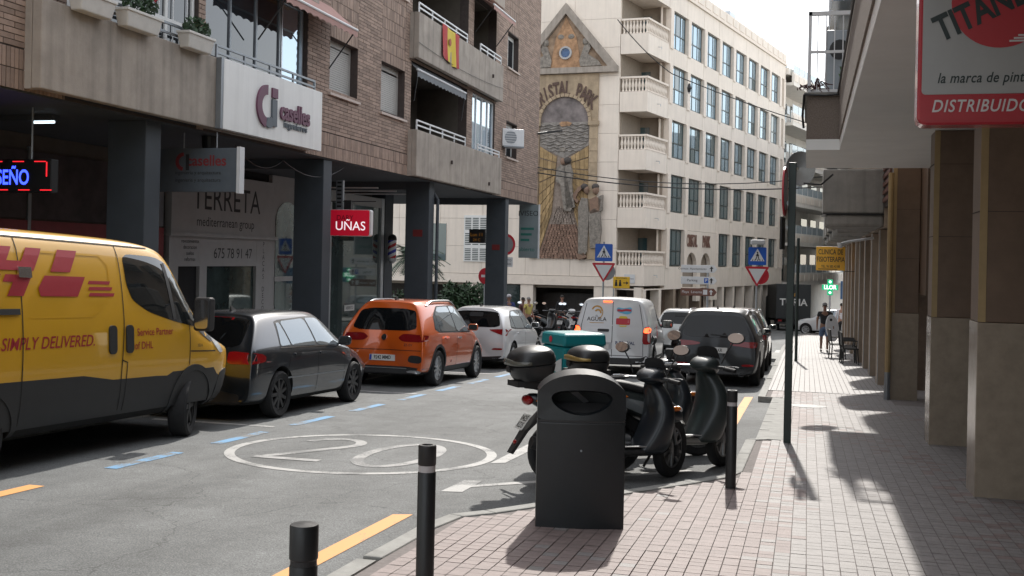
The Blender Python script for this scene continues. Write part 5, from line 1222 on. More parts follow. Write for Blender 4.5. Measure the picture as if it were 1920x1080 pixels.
def rails(bv, t, x0, x1, y, m):
    for s in (-1, 1):
        P = []
        for i in range(11):
            u = i/10; x = x0+(x1-x0)*u; yy = y; P.append((x, s*yy, top_z(bv, x, yy)+.065*min(1, 6*u, 6*(1-u))-.004))
        MB().tube(P, .022, 8).build('roof_rail', m, t, smooth=True)
def both(fn):
    for s in ('-y', '+y'): fn(s)
def hull(P):
    P = sorted(set(P)); 
    def half(Q):
        o = []
        for p in Q:
            while len(o) > 1 and (o[-1][0]-o[-2][0])*(p[1]-o[-2][1])-(o[-1][1]-o[-2][1])*(p[0]-o[-2][0]) <= 0: o.pop()
            o.append(p)
        return o
    a = half(P); b = half(P[::-1]); return a[:-1]+b[:-1]
def std_car(name, label, spec, paint, x, y, wins, rearwin, tails, wheel, plate_s=None, trim=None, heading=0., seams=None, rail=None, badge=None, handle_z=None, extra=None, far=False, tailm=None):
    L, W, H, ro, wb, belt, hood, clear, rt = spec[:9]; H0 = H; H += .055; spec = (L, W, H)+tuple(spec[3:]); kz = (H-belt)/(H0-belt)
    up_ = lambda P: [(a, b if b < belt else belt+(b-belt)*kz) for a, b in P]
    wins = [up_(p) for p in wins]; rearwin = up_(rearwin)
    t = thing(name, label, spec[9] if len(spec) > 9 else 'car')
    r = wheel[0]
    body, bv = solid_body('body', hatch(*spec[:9], **(extra or {})), paint, t, [(ro, r+.01), (ro+wb, r+.01)], r+.055, W/2, level=2 if far else 3)
    add_wheels(t, (ro, ro+wb), W/2-wheel[1]/2-.015, r, wheel[1], wheel[2], wheel[3], wheel[4])
    sur = hull([q for p in wins for q in p]); cx_ = sum(q[0] for q in sur)/len(sur); cz_ = sum(q[1] for q in sur)/len(sur)
    sur = [(q[0]+math.copysign(.03, q[0]-cx_), q[1]+math.copysign(.022, q[1]-cz_)) for q in sur]
    both(lambda s: decal(bv, chaikin(sur, 2, .10), s, .003, 'window_surround', m_trim, t))
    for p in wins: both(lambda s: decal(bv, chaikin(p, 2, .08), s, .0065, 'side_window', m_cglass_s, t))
    rw = chaikin(rearwin+mirror_y(rearwin)[::-1], 2, .13); decal(bv, rw, '-x', .004, 'rear_window', m_rglass, t)
    # windscreen and headlamps
    decal(bv, chaikin([(.30*W, H-.14), (.36*W, belt+.05), (-.36*W, belt+.05), (-.30*W, H-.14)], 2, .12), '+x', .004, 'windscreen', m_cglass, t)
    for s in (-1, 1): decal(bv, chaikin([(s*.20*W, hood-.22), (s*.40*W, hood-.20), (s*.43*W, hood-.10), (s*.25*W, hood-.13)]), '+x', .006, 'headlamp', m_head, t)
    decal(bv, chaikin([(-.22*W, clear+.14), (.22*W, clear+.14), (.26*W, hood-.28), (-.26*W, hood-.28)]), '+x', .005, 'grille', m_trim, t)
    for s in (1, -1):
        for rearp, sidep in tails:
            o = decal(bv, chaikin([(s*a, b) for a, b in rearp], 2, .15), '-x', .007, 'tail_light', tailm or m_taill, t)
            if sidep and o: decal(bv, chaikin(sidep, 2, .15), '+y' if s > 0 else '-y', .007, 'side_lens', tailm or m_taill, o)
    if trim:
        for p in trim.get('rear', []): decal(bv, chaikin(p+mirror_y(p)[::-1], 1, .12), '-x', .005, 'bumper_trim', m_trim, t)
        for p in trim.get('side', []): both(lambda s: decal(bv, chaikin(p, 1, .1), s, .006, 'sill_trim', m_trim, t))
        if trim.get('arch'):
            for ax in (ro, ro+wb):
                both(lambda s: decal(bv, arc_poly(ax, r+.01, r+.052, r+.052+trim['arch'], -18, 198, 24), s, .006, 'arch_trim', m_trim, t, step=.1))
    if seams:
        for p in seams: both(lambda s: line(bv, p, .009, s, m_seam, 'panel_gap', t))
    if handle_z:
        for hx, hz in handle_z: both(lambda s: decal(bv, rrect(.20, .035, .015, cx=hx, cy=hz), s, .022, 'door_handle', paint if not isinstance(trim, dict) or not trim.get('chrome') else m_chrome, t, step=0))
    door_mirror(t, .66*L+.02, W*.46, belt-.0, paint); fin(t, rt+.35, top_z(bv, rt+.30, 0)-.005)
    if rail: rails(bv, t, *rail)
    if plate_s: plate(bv, t, plate_s[1], plate_s[2], plate_s[0])
    place(t, x, y, heading); return t, bv, body

# --- grey hatchback
p_grey = carpaint('dark_grey_metallic', (.022, .028, .036), .4, .3)
w3 = [[(.86, .985), (1.16, .975), (1.11, 1.27), (1.02, 1.26)], [(1.20, .975), (1.98, .962), (1.93, 1.315), (1.15, 1.283)], [(2.03, .962), (2.98, .945), (2.62, 1.21), (2.36, 1.315), (1.98, 1.318)]]
t, bv, b = std_car('hatchback_car', 'dark grey five door hatchback with black alloy wheels parked behind the yellow van', (4.29, 1.77, 1.43, .83, 2.58, .945, .93, .17, .64), p_grey, -7.90, 13.17,
    w3, [(.56, .97), (.50, 1.30), (.25, 1.325)], [([(.42, .76), (.86, .77), (.88, .91), (.52, .93), (.42, .92)], [(.02, .77), (.36, .79), (.40, .86), (.30, .905), (.02, .91)])], (.325, .205, 9, m_blkalloy, 0), ('2604 FGH', 0, .62),
    {'rear': [[(.62, .22), (.62, .36), (.3, .40)]], 'side': []}, seams=[[(2.0, .30), (2.01, .96)], [(1.14, .40), (1.0, .62), (1.16, .96)], [(2.98, .30), (3.0, .93)], [(.10, .70), (.55, .72)]], handle_z=[(1.32, .86), (2.16, .85)], extra={'wrr': .63})
both(lambda s: line(bv, [(1.0, .545), (3.0, .535)], .022, s, m_gsteel, 'rub_strip', t, .008))
both(lambda s: line(bv, [(.84, .965), (1.6, .955), (2.99, .935)], .014, s, m_chrome, 'window_trim', t, .006))
decal(bv, rrect(.46, .035, .015, cx=0, cy=1.355), '-x', .006, 'high_brake_light', m_taill, t, step=0); line(bv, [(.02, 1.0), (.28, 1.03)], .02, '-x', m_trim, 'rear_wiper', t, .02)
# --- orange suv
p_or = carpaint('orange_metallic', (.62, .105, .010), .15, .3)
w3 = [[(.72, 1.10), (.93, 1.05), (.96, 1.34), (.86, 1.28)], [(.98, 1.045), (1.93, 1.03), (1.90, 1.48), (1.28, 1.47), (1.0, 1.36)], [(1.98, 1.03), (3.02, 1.01), (2.62, 1.34), (2.36, 1.475), (1.95, 1.482)]]
t, bv, b = std_car('suv_car', 'bright orange compact SUV with silver roof rails parked in the blue bays', (4.32, 1.81, 1.61, .85, 2.585, 1.03, 1.06, .20, .46, 'car'), p_or, -7.72, 19.38,
    w3, [(.66, 1.06), (.56, 1.40), (.32, 1.44)], [([(.30, .93), (.40, .86), (.84, .86), (.88, .99), (.40, 1.01)], [(.02, .88), (.26, .93), (.30, .98), (.02, 1.0)])], (.345, .22, 5, m_silver, 1), ('9242 MMD', .0, .55),
    {'rear': [[(.86, .20), (.88, .36), (.5, .40), (.2, .40)], ], 'side': [[(1.25, .20), (3.0, .20), (3.0, .36), (1.25, .36)]], 'arch': .055, 'chrome': 1}, seams=[[(1.95, .36), (1.96, 1.03)], [(1.08, .55), (.98, .80), (1.0, 1.05)], [(2.98, .36), (3.0, 1.0)]], rail=(.75, 2.5, .60, m_silver), handle_z=[(1.30, .92), (2.12, .90)], tailm=m_taild)
for s in (1, -1):
    decal(bv, chaikin([(s*.52, .48), (s*.80, .46), (s*.82, .60), (s*.56, .62)]), '-x', .006, 'bumper_vent', m_trim, t)
    decal(bv, chaikin([(s*.50, .275), (s*.76, .285), (s*.78, .335), (s*.52, .325)]), '-x', .02, 'exhaust_trim', m_silver, t)
decal(bv, [(-.5, .355), (.5, .355), (.5, .37), (-.5, .37)], '-x', .012, 'skid_strip', m_silver, t); decal(bv, [(math.cos(R(a))*.055, .93+math.sin(R(a))*.055) for a in range(0, 360, 20)], '-x', .02, 'badge', m_chrome, t, step=0)
line(bv, [(-.78, .70), (.78, .70)], .012, '-x', m_seam, 'tailgate_gap', t); line(bv, [(.78, .70), (.84, .84)], .010, '-x', m_seam, 'tailgate_gap', t); line(bv, [(-.78, .70), (-.84, .84)], .010, '-x', m_seam, 'tailgate_gap', t); both(lambda s: decal(bv, rrect(.05, .05, .02, cx=1.62, cy=.45), s, .006, 'side_reflector', m_taill, t, step=0))
text_decal(bv, 'ZS EV', (-.52, .80), .07, '-x', m_chrome, t, 'badge_lettering', off=.008)
# --- white hatchback further on
p_wh = carpaint('white_paint_car', (.62, .63, .64), .0, .3)
w3 = [[(.62, 1.02), (.92, .985), (.92, 1.24), (.84, 1.2)], [(.96, .985), (1.85, .97), (1.80, 1.36), (1.15, 1.34), (.98, 1.26)], [(1.90, .97), (2.80, .95), (2.42, 1.23), (2.2, 1.355), (1.86, 1.362)]]
t, bv, b = std_car('hatchback_car', 'white five door hatchback with dark rear window parked ahead of the orange SUV', (4.03, 1.73, 1.47, .78, 2.57, .97, .97, .17, .40), p_wh, -7.75, 25.35,
    w3, [(.66, 1.0), (.56, 1.32), (.3, 1.35)], [([(.36, .95), (.60, .86), (.86, .80), (.88, .96), (.62, .97)], [(.02, .86), (.30, .93), (.22, .97), (.02, .97)])], (.315, .195, 7, m_silver, 0), None,
    {'rear': [[(.74, .20), (.78, .34), (.3, .30)]], 'side': []}, seams=[[(1.88, .3), (1.88, .97)]], handle_z=[(1.2, .86), (2.0, .85)])
for s in (1, -1): decal(bv, chaikin([(s*.46, .47), (s*.74, .47), (s*.76, .52), (s*.52, .52)]), '-x', .006, 'reflector', m_taill, t)
decal(bv, rrect(.34, .10, .03, cx=0, cy=1.30), '-x', .02, 'spoiler_notch', m_trim, t, step=0)
# --- dark grey suv on the right
p_dg = carpaint('graphite_metallic', (.016, .019, .022), .1, .42, .15)
w3 = [[(.66, 1.10), (.90, 1.07), (.92, 1.36), (.80, 1.3)], [(.95, 1.065), (1.95, 1.05), (1.92, 1.47), (1.2, 1.455), (.97, 1.38)], [(2.0, 1.05), (3.05, 1.03), (2.65, 1.34), (2.4, 1.465), (1.97, 1.472)]]
def suv_grey(label, x, y, paint, far=False, ps='4573 LKR', head=0.):
    t, bv, b = std_car('suv_car', label, (4.36, 1.84, 1.60, .86, 2.64, 1.05, 1.07, .20, .36, 'car'), paint, x, y,
        w3, [(.70, 1.03), (.60, 1.42), (.34, 1.45)], [([(.30, .91), (.34, .87), (.84, .82), (.88, .96), (.5, .95)], [(.02, .84), (.24, .88), (.28, .95), (.02, .96)])], (.345, .22, 5, m_blkalloy, 1), (ps, 0, .76) if ps else None,
        {'rear': [[(.84, .20), (.88, .42), (.3, .36)]], 'side': [[(1.25, .20), (3.0, .20), (3.0, .32), (1.25, .32)]], 'arch': .04}, seams=[[(1.97, .34), (1.98, 1.05)]], rail=(.6, 2.5, .62, m_chrome), handle_z=[(1.3, .93), (2.15, .92)], far=far, heading=head, tailm=m_taild)
    for s in (1, -1):
        decal(bv, chaikin([(s*.55, .44), (s*.80, .44), (s*.82, .49), (s*.58, .49)]), '-x', .006, 'reflector', m_taill, t)
        decal(bv, rrect(.10, .06, .025, cx=s*.55, cy=.27), '-x', .02, 'exhaust_tip', m_chrome, t, step=0)
    line(bv, [(-.3, 1.06), (.1, 1.09)], .025, '-x', m_trim, 'rear_wiper', t, .02)
    return t
suv_grey('graphite grey SUV with chrome roof rails parked by the right hand kerb', -1.86, 23.55, p_dg)
# --- van of the parcel service
p_yel = carpaint('parcel_yellow', (.62, .33, .008), .0, .38, .7); m_dhl = mat('parcel_red_print', (.34, .018, .03), .4, var=.03)
pv = thing('delivery_van', 'yellow delivery van with slanted red lettering and black lower cladding', 'van')
def vring(xl, xm, xt, zb, wl, wm, wb_, zbelt, wt, zt, zr): return fullring([(xl, 0, zb), (xl, wl*.85, zb), (xl, wl, zb+.10), (xm, wm, .75), (xm, wm, 1.05), (xm, wb_, zbelt), (xt, wt, zt), (xt, wt*.80, zr-.02), (xt, 0, zr)])
w = 1.0
vr = [vring(-4.75, -4.78, -4.74, .36, .88, .92, .91, 1.4, .78, 2.16, 2.24), vring(-4.8, -4.83, -4.8, .33, .94, .97, .96, 1.4, .83, 2.2, 2.29), vring(-4.65, -4.65, -4.65, .30, .98, 1., .985, 1.4, .855, 2.22, 2.31), vring(-3.4, -3.4, -3.4, .28, .98, 1., .985, 1.4, .86, 2.23, 2.32), vring(-2., -2., -2., .28, .98, 1., .985, 1.4, .86, 2.23, 2.32),
      vring(-1.1, -1.1, -1.15, .28, .98, 1., .985, 1.38, .855, 2.22, 2.315), vring(-.5, -.42, -.52, .28, .98, 1., .98, 1.38, .835, 2.18, 2.275), vring(-.1, .02, -.30, .28, .98, 1., .97, 1.34, .80, 2.09, 2.19), vring(.2, .36, .28, .30, .97, .995, .95, 1.22, .76, 1.36, 1.45), vring(.4, .48, .45, .30, .96, .985, .93, 1.18, .72, 1.25, 1.33),
      vring(.70, .78, .74, .30, .92, .955, .88, 1.08, .66, 1.17, 1.22), vring(.94, 1.0, .95, .32, .83, .87, .78, 1.0, .58, 1.06, 1.10), vring(.98, 1.04, .99, .36, .75, .79, .70, .98, .52, 1.03, 1.06)]
body, bv = solid_body('body', vr, p_yel, pv, [(0, .36), (-3.52, .36)], .43, 1.0, zblack=.32)
add_wheels(pv, (-3.52, 0), .86, .355, .22, 6, m_trim, 0, steer=R(20))
low = [(-4.8, .40), (1.04, .40), (1.04, .70), (.80, .62), (.56, .72), (.46, .80), (-.46, .80), (-.58, .76), (-.80, .77), (-1.6, .78), (-2.1, .85), (-4.8, .87)]
both(lambda s: decal(bv, low, s, .005, 'lower_cladding', m_trim, pv, step=.15))
for ax in (0, -3.52): both(lambda s: decal(bv, arc_poly(ax, .36, .43, .50, -10, 190, 24), s, .014, 'arch_trim', m_trim, pv, step=.1))
# cut the cladding away over the wheels with dark discs lying in the openings is not needed: the openings stay clear
dw = [(-1.33, 2.12), (-.68, 2.11), (-.42, 2.04), (.05, 1.50), (.06, 1.30), (-.45, 1.38), (-.95, 1.49), (-1.24, 1.62), (-1.33, 1.80)]
both(lambda s: decal(bv, chaikin(dw, 2, .15), s, .004, 'door_window', m_cglass, pv)); both(lambda s: line(bv, [(-.42, 1.40), (-.52, 2.04)], .07, s, m_trim, 'window_post', pv, .008))
decal(bv, chaikin([(.66, 2.08), (.80, 1.46), (-.80, 1.46), (-.66, 2.08)], 2, .12), '+x', .004, 'windscreen', m_cglass, pv)
for sl in ([(-1.48, .34), (-1.46, .90), (-1.42, 1.4), (-1.42, 2.2)], [(-3.02, .34), (-3.0, 2.2)], [(-4.75, 2.215), (-.75, 2.20)], [(-.12, .86), (-.10, 1.34)], [(-1.40, .34), (-1.36, .95), (-1.46, .98)], [(.50, 1.0), (-.1, 1.02)]): both(lambda s: line(bv, sl, .014, s, m_seam, 'panel_gap', pv, .006))
both(lambda s: line(bv, [(-2.9, 2.08), (-1.75, 2.08), (-1.62, 1.98), (-1.62, 1.66), (-1.95, 1.45), (-2.9, 1.45)], .022, s, p_yel, 'panel_rib', pv, .004))
for hx in (-1.63, -1.33): both(lambda s: decal(bv, rrect(.13, .30, .05, cx=hx, cy=1.20), s, .018, 'door_handle', m_trim, pv, step=0))
both(lambda s: decal(bv, rrect(.18, .10, .01, cx=-2.95, cy=1.87), s, .03, 'lock', m_chrome, pv, step=0)); both(lambda s: decal(bv, [(-4.6, 1.475), (-3.05, 1.475), (-3.05, 1.53), (-4.6, 1.53)], s, .02, 'door_track', m_trim, pv, step=.3))
# slanted company letters on the side facing the street
def slant(pts, x0, z0, sc=1., k=.72): return [(x0+(x+k*z)*sc, z0+z*sc) for x, z in pts]
LH = .46; z0 = 1.65
Dp = [[(0, 0), (.36, 0), (.50, .05), (.56, .13), (.16, .13), (.20, .20), (0, .20)], [(0, .24), (.62, .24), (.64, .33), (.58, .42), (.46, .46), (0, .46), (0, .36), (.34, .36), (.34, .33), (0, .33)]]
Hp = [[(0, 0), (.22, 0), (.22, .20), (0, .20)], [(.42, 0), (.64, 0), (.64, .20), (.28, .20), (.28, .13), (.42, .13)], [(0, .24), (.64, .24), (.64, .46), (.42, .46), (.42, .33), (.22, .33), (.22, .46), (0, .46)]]
Lp = [[(0, .0), (.56, 0), (.56, .20), (-.06, .20), (-.08, .08)], [(0, .24), (.30, .24), (.30, .46), (0, .46)]]
for nm, P_, x0 in (('D', Dp, -4.36), ('H', Hp, -3.62), ('L', Lp, -2.74)):
    for p in P_: decal(bv, slant(p, x0, z0), '-y', .009, 'company_letter', m_dhl, pv, skirt=0, step=.12, smooth=False)
for k in range(3): decal(bv, slant([(0, 0), (.42-.03*k, 0), (.42-.03*k, .035), (0, .035)], -2.0+.0*k, z0+.005+k*.062), '-y', .006, 'company_stripe', m_dhl, pv, skirt=0, step=.12)
text_decal(bv, 'SIMPLY DELIVERED.', (-2.62, 1.20), .165, '-y', m_dhl, pv, shear=.25, bold=.006, xs=.98)
text_decal(bv, 'Service Partner', (-.83, 1.265), .115, '-y', m_dhl, pv, bold=.006); text_decal(bv, 'of DHL', (-1.06, 1.12), .115, '-y', m_dhl, pv, bold=.006)
text_decal(bv, '35S16', (.12, 1.08), .05, '-y', m_trim, pv)
for s in (-1, 1):
    decal(bv, chaikin([(s*.60, 1.04), (s*.86, .98), (s*.92, 1.22), (s*.80, 1.20)]), '+x', .006, 'headlamp', m_head, pv)
    decal(bv, chaikin([(.36, 1.22), (.60, 1.12), (.74, .98), (.62, .97), (.48, 1.08)]), '+y' if s > 0 else '-y', .008, 'headlamp', m_head, pv); decal(bv, chaikin([(-.02, 1.34), (.34, 1.25), (.50, 1.17), (.42, 1.10), (.16, 1.22)]), '+y' if s > 0 else '-y', .006, 'cowl_trim', m_trim, pv)
    MB().hexa([(-.02, s*.96, 1.40), (.04, s*.96, 1.40), (.04, s*1.02, 1.42), (-.02, s*1.02, 1.42)], [(-.02, s*.96, 1.50), (.04, s*.96, 1.50), (.04, s*1.02, 1.52), (-.02, s*1.02, 1.52)]).build('mirror_arm', m_trim, pv)
    mo = MB().prism([(x, s*1.02, z) for x, z in rrect(.14, .40, .05, cx=-.04, cy=1.46)], (0, s*.21, 0)).build('door_mirror', m_trim, pv, bevel=.02); MB().prism([(-.112, s*1.13+y, z) for y, z in rrect(.17, .34, .04, cx=0, cy=1.46)], (-.004, 0, 0)).build('mirror_glass', m_chrome, mo); MB().prism([(-.03, s*1.125+y, z) for y, z in rrect(.19, .38, .05, cx=0, cy=1.46)], (.065, 0, 0)).build('mirror_cap', p_yel, mo, bevel=.02)
decal(bv, chaikin([(-.7, .36), (.7, .36), (.74, .62), (-.74, .62)]), '+x', .006, 'front_bumper', m_trim, pv)
both(lambda s: decal(bv, chaikin([(.52, .32), (.95, .34), (.95, .72), (.84, .78), (.62, .72)]), s, .008, 'front_bumper', m_trim, pv))
place(pv, -8.05, 11.74)

# --- small white food van driving away
p_w2 = carpaint('van_white', (.60, .61, .62), .0, .35, .6)
wv = thing('small_van', 'small white van with colourful stickers and lit brake lights driving away', 'van')
def cring(xl, xm, xt, zb, wl, wm, wb_, zbelt, wt, zt, zr): return fullring([(xl, 0, zb), (xl, wl*.85, zb), (xl, wl, zb+.08), (xm, wm, .60), (xm, wm*.995, .92), (xm, wb_, zbelt), (xt, wt, zt), (xt, wt*.78, zr-.015), (xt, 0, zr)])
vr = [cring(.06, .03, .16, .30, .74, .78, .76, 1.05, .62, 1.60, 1.68), cring(.0, -.02, .11, .26, .82, .84, .82, 1.05, .68, 1.64, 1.72), cring(.14, .12, .25, .24, .86, .875, .85, 1.05, .71, 1.665, 1.745), cring(.75, .75, .8, .22, .87, .88, .86, 1.05, .72, 1.68, 1.765), cring(1.9, 1.9, 1.9, .22, .87, .88, .86, 1.05, .72, 1.68, 1.765), cring(2.4, 2.4, 2.3, .22, .87, .88, .86, 1.04, .71, 1.66, 1.745), cring(2.75, 2.8, 2.55, .22, .87, .88, .85, 1.03, .66, 1.58, 1.67),
      cring(3.05, 3.15, 3.2, .22, .86, .875, .83, 1.0, .64, 1.10, 1.16), cring(3.3, 3.35, 3.4, .24, .84, .865, .80, .96, .60, 1.03, 1.08), cring(3.85, 3.85, 3.85, .26, .76, .80, .68, .84, .5, .88, .92), cring(4.08, 4.1, 4.06, .30, .62, .66, .55, .76, .42, .79, .82), cring(4.1, 4.14, 4.08, .34, .55, .58, .48, .73, .36, .75, .78)]
body, bv = solid_body('body', vr, p_w2, wv, [(.76, .315), (3.25, .315)], .37, .88)
add_wheels(wv, (.76, 3.25), .76, .31, .19, 7, m_silver, 0)
line(bv, [(0, .42), (0, 1.64)], .014, '-x', m_seam, 'door_gap', wv); line(bv, [(.60, 1.60), (.70, 1.1), (.71, .45), (-.71, .45), (-.70, 1.1), (-.60, 1.60)], .012, '-x', m_seam, 'door_gap', wv)
line(bv, [(-.58, 1.22), (-.66, 1.12), (.66, 1.12), (.58, 1.22)], .014, '-x', p_wh, 'door_rib', wv, .006)
decal(bv, chaikin([(.83, .26), (.83, .48), (.62, .40), (-.62, .40), (-.83, .48), (-.83, .26)], 1), '-x', .006, 'bumper', m_trim, wv)
for s in (1, -1):
    o = decal(bv, chaikin([(s*.68, .72), (s*.87, .72), (s*.87, 1.12), (s*.72, 1.10)]), '-x', .012, 'tail_light', m_taill, wv); decal(bv, chaikin([(s*.71, .97), (s*.85, .97), (s*.84, 1.09), (s*.74, 1.08)]), '-x', .018, 'brake_light', m_brake, wv)
    decal(bv, chaikin([(.0, .72), (.13, .74), (.13, 1.08), (.0, 1.1)]), '+y' if s > 0 else '-y', .01, 'tail_side', m_taill, wv)
decal(bv, rrect(.20, .04, .015, cx=.12, cy=1.645), '-x', .02, 'high_brake_light', m_brake, wv, step=0)
both(lambda s: decal(bv, chaikin([(2.0, 1.08), (2.95, 1.04), (2.6, 1.36), (2.38, 1.56), (2.02, 1.60)]), s, .004, 'side_window', m_cglass, wv)); both(lambda s: decal(bv, [(.9, .26), (3.0, .26), (3.0, .42), (.9, .42)], s, .006, 'sill_trim', m_trim, wv))
for sl in ([(1.96, .42), (1.97, 1.62)], [(.9, 1.06), (1.9, 1.08)], [(3.0, .42), (3.0, 1.0)], [(1.0, .45), (1.0, 1.5)]): both(lambda s: line(bv, sl, .012, s, m_seam, 'panel_gap', wv))
decal(bv, chaikin([(.56, 1.56), (.68, 1.10), (-.68, 1.10), (-.56, 1.56)], 2, .12), '+x', .004, 'windscreen', m_cglass, wv)
decal(bv, rrect(.26, .06, .025, cx=.20, cy=1.0), '-x', .02, 'door_handle', m_trim, wv, step=0)
m_gold = mat('sticker_gold', (.50, .27, .05), .5, var=.1); m_st_b = mat('sticker_blue', (.12, .42, .62), .5, var=.1); m_st_r = mat('sticker_red', (.50, .03, .05), .5, var=.05); m_st_y = mat('sticker_yellow', (.62, .50, .04), .5, var=.05); m_st_n = mat('sticker_navy', (.02, .03, .10), .5, var=0)
ey, ez = .36, 1.44
for p in (arc_poly(ey, ez-.02, .10, .135, 20, 175, 12), arc_poly(ey-.02, ez-.05, .045, .085, 30, 190, 10), arc_poly(ey+.02, ez-.04, .14, .16, 110, 250, 10)): decal(bv, p, '-x', .004, 'eagle_emblem', m_gold, wv, skirt=0, step=0)
text_decal(bv, 'EL', (ey, 1.315), .06, '-x', m_pblk, wv, 'sticker_lettering'); text_decal(bv, 'AGUILA', (ey, 1.245), .125, '-x', m_pblk, wv, 'sticker_lettering', bold=.01); line(bv, [(ey+.16, 1.165), (ey-.16, 1.165)], .012, '-x', m_gold, 'sticker_line', wv, .004)
decal(bv, chaikin([(-.10, 1.53), (-.24, 1.50), (-.42, 1.54), (-.44, 1.42), (-.34, 1.36), (-.16, 1.40), (-.08, 1.44)]), '-x', .004, 'sticker', m_st_b, wv, skirt=0, step=0); line(bv, [(-.10, 1.46), (-.20, 1.45), (-.30, 1.47), (-.42, 1.46)], .05, '-x', m_st_r, 'sticker_line', wv, .006)
decal(bv, rrect(.20, .24, .05, cx=-.24, cy=1.21), '-x', .003, 'sticker', m_st_y, wv, skirt=0, step=0); decal(bv, rrect(.32, .14, .02, cx=-.24, cy=1.21), '-x', .005, 'sticker', m_st_r, wv, skirt=0, step=0); text_decal(bv, 'Pascual', (-.24, 1.21), .085, '-x', m_white, wv, 'sticker_lettering', off=.007, bold=.01)
text_decal(bv, 'B-BRAVAL', (-.30, .73), .10, '-x', m_st_n, wv, 'sticker_lettering', bold=.02); line(bv, [(.55, .93), (.28, .925)], .02, '-x', m_gsteel, 'sticker_line', wv, .004); line(bv, [(-.16, .62), (-.44, .62)], .02, '-x', m_gsteel, 'sticker_line', wv, .004)
decal(bv, rrect(.62, .16, .03, cx=.30, cy=.66), '-x', .004, 'plate_recess', mat('van_white_dull', (.45, .46, .47), .5), wv, step=0); plate(bv, wv, .30, .64, '7319 KVB', w=.46, h=.10)
both(lambda s: text_decal(bv, 'A', (1.5, .95), .5, s, m_st_r, wv, 'side_lettering', bold=.02)); door_mirror(wv, 2.9, .84, 1.04, m_trim, 1.3)
place(wv, -4.36, 25.3, 0.03); wv.scale = (1.03, 1.03, 1.04)
# ================================================================== more vehicles down the street
def recolor(root, old, new):
    for o in [root]+list(root.children_recursive):
        if o.type == 'MESH':
            for sl in o.material_slots:
                if sl.material == old: sl.link = 'OBJECT'; sl.material = new
def set_label(o, lab, grp=None): o['label'] = lab; return o
cars = {o.name: o for o in col.objects if o.parent is None and o.type == 'EMPTY' and o.get('category') == 'car'}
src_suv = [o for o in cars.values() if 'graphite' in o['label']][0]; src_wh = [o for o in cars.values() if 'white five' in o['label']][0]
c = copy_tree(src_suv); recolor(c, p_dg, carpaint('brown_grey_metallic', (.085, .075, .068), .4, .33)); set_label(c, 'brown grey SUV parked nose to tail ahead of the graphite SUV'); place(c, -1.86, 29.0)
c = copy_tree(src_wh); recolor(c, p_wh, carpaint('pearl_white', (.58, .59, .58), .0, .3)); set_label(c, 'white hatchback waiting at the crossing ahead of the white food van'); place(c, -4.05, 36.6, .05)
c = copy_tree(src_wh); recolor(c, p_wh, carpaint('silver_white', (.5, .53, .56), .1, .3)); set_label(c, 'white hatchback coming towards the crossing in front of the black box truck'); place(c, -2.5, 50.5, R(172))
c = copy_tree(src_wh); set_label(c, 'white hatchback parked across the far end behind the man with the board'); place(c, 3.4, 66.5, R(78))
# --- black box truck
tk = thing('box_truck', 'black box truck with white lettering standing down the street', 'truck')
m_tk = mat('truck_black', (.022, .026, .028), .5, var=.12, scale=2); m_tk2 = mat('truck_grey_side', (.10, .105, .11), .5, var=.1, scale=2)
MB().box(0, 4.6, -1.1, 1.1, .78, 3.05).build('cargo_box', m_tk, tk, bevel=.02); MB().box(.02, 4.55, -1.108, -1.101, .85, 3.0).build('side_panel', m_tk2, tk)
MB().box(.1, 6.3, -.42, .42, .50, .77).build('chassis', m_trim, tk); MB().box(4.75, 6.35, -1.0, 1.0, .6, 2.3).build('cab', m_tk, tk, bevel=.12)
tt = wheel_meshes(.40, .26, 6, m_trim)
for x in (1.0, 5.5):
    for s in (-1, 1): o = link('wheel', tt[0], tk); o.location = (x, s*.9, .40); o.rotation_euler = (0, 0, 0 if s > 0 else math.pi); link('rim', tt[1], o)
MB().box(-.05, 0, -1.05, 1.05, .45, .58).build('rear_bumper', m_trim, tk)
for s in (-1, 1): MB().box(-.06, -.001, s*.85-.12, s*.85+.12, .60, .72).build('tail_light', m_taill, tk); MB().box(-.02, -.002, s*.03-.004, s*.03+.004, .8, 3.0).build('door_gap', m_seam, tk)
text_obj('lettering', 'TURIA', (-.012, 0, 1.85), (0, -1, 0), (0, 0, 1), m_white, tk, .62, bold=.02); text_obj('lettering', 'TURIA', (2.6, -1.112, 1.9), (1, 0, 0), (0, 0, 1), m_shopw, tk, .6, bold=.02)
MB().prism([(-.012, y, z) for y, z in ((-.10, 2.25), (.10, 2.25), (.10, 2.5), (.05, 2.42), (0, 2.55), (-.05, 2.42), (-.10, 2.5))], (.005, 0, 0)).build('crown_emblem', m_gold, tk)
place(tk, -.85, 74, R(9))

# ================================================================== scooters
m_bodyb = mat('scooter_black_paint', (.010, .014, .019), .36, .0, .05, coat=.25); m_vinyl = mat('seat_vinyl', (.018, .018, .019), .6, var=.1, bump=.15, bscale=120)
m_case = mat('top_case_plastic', (.016, .017, .018), .38, var=.08); m_lens = mat('smoke_lens', (.10, .10, .085), .2, var=.05); m_fork = mat('fork_metal', (.16, .165, .17), .35, .9, var=.05)
m_greyp = mat('grey_side_panel', (.15, .165, .17), .3, var=.05, coat=.5); m_mirr = mat('mirror_silver', (.85, .88, .9), .03, 1., var=0)
def sring(cx, cz, hw, hh, ax='x', n=16, pw=2.6, cy=0., top=None):
    out = []
    for j in range(n):
        a = 2*math.pi*j/n; c_, s_ = math.cos(a), math.sin(a); u = math.copysign(abs(c_)**(2/pw), c_)*hw; v = math.copysign(abs(s_)**(2/pw), s_)*hh
        out.append((cx, cy+u, cz+v) if ax == 'x' else (cx+v, cy+u, cz))
    return out
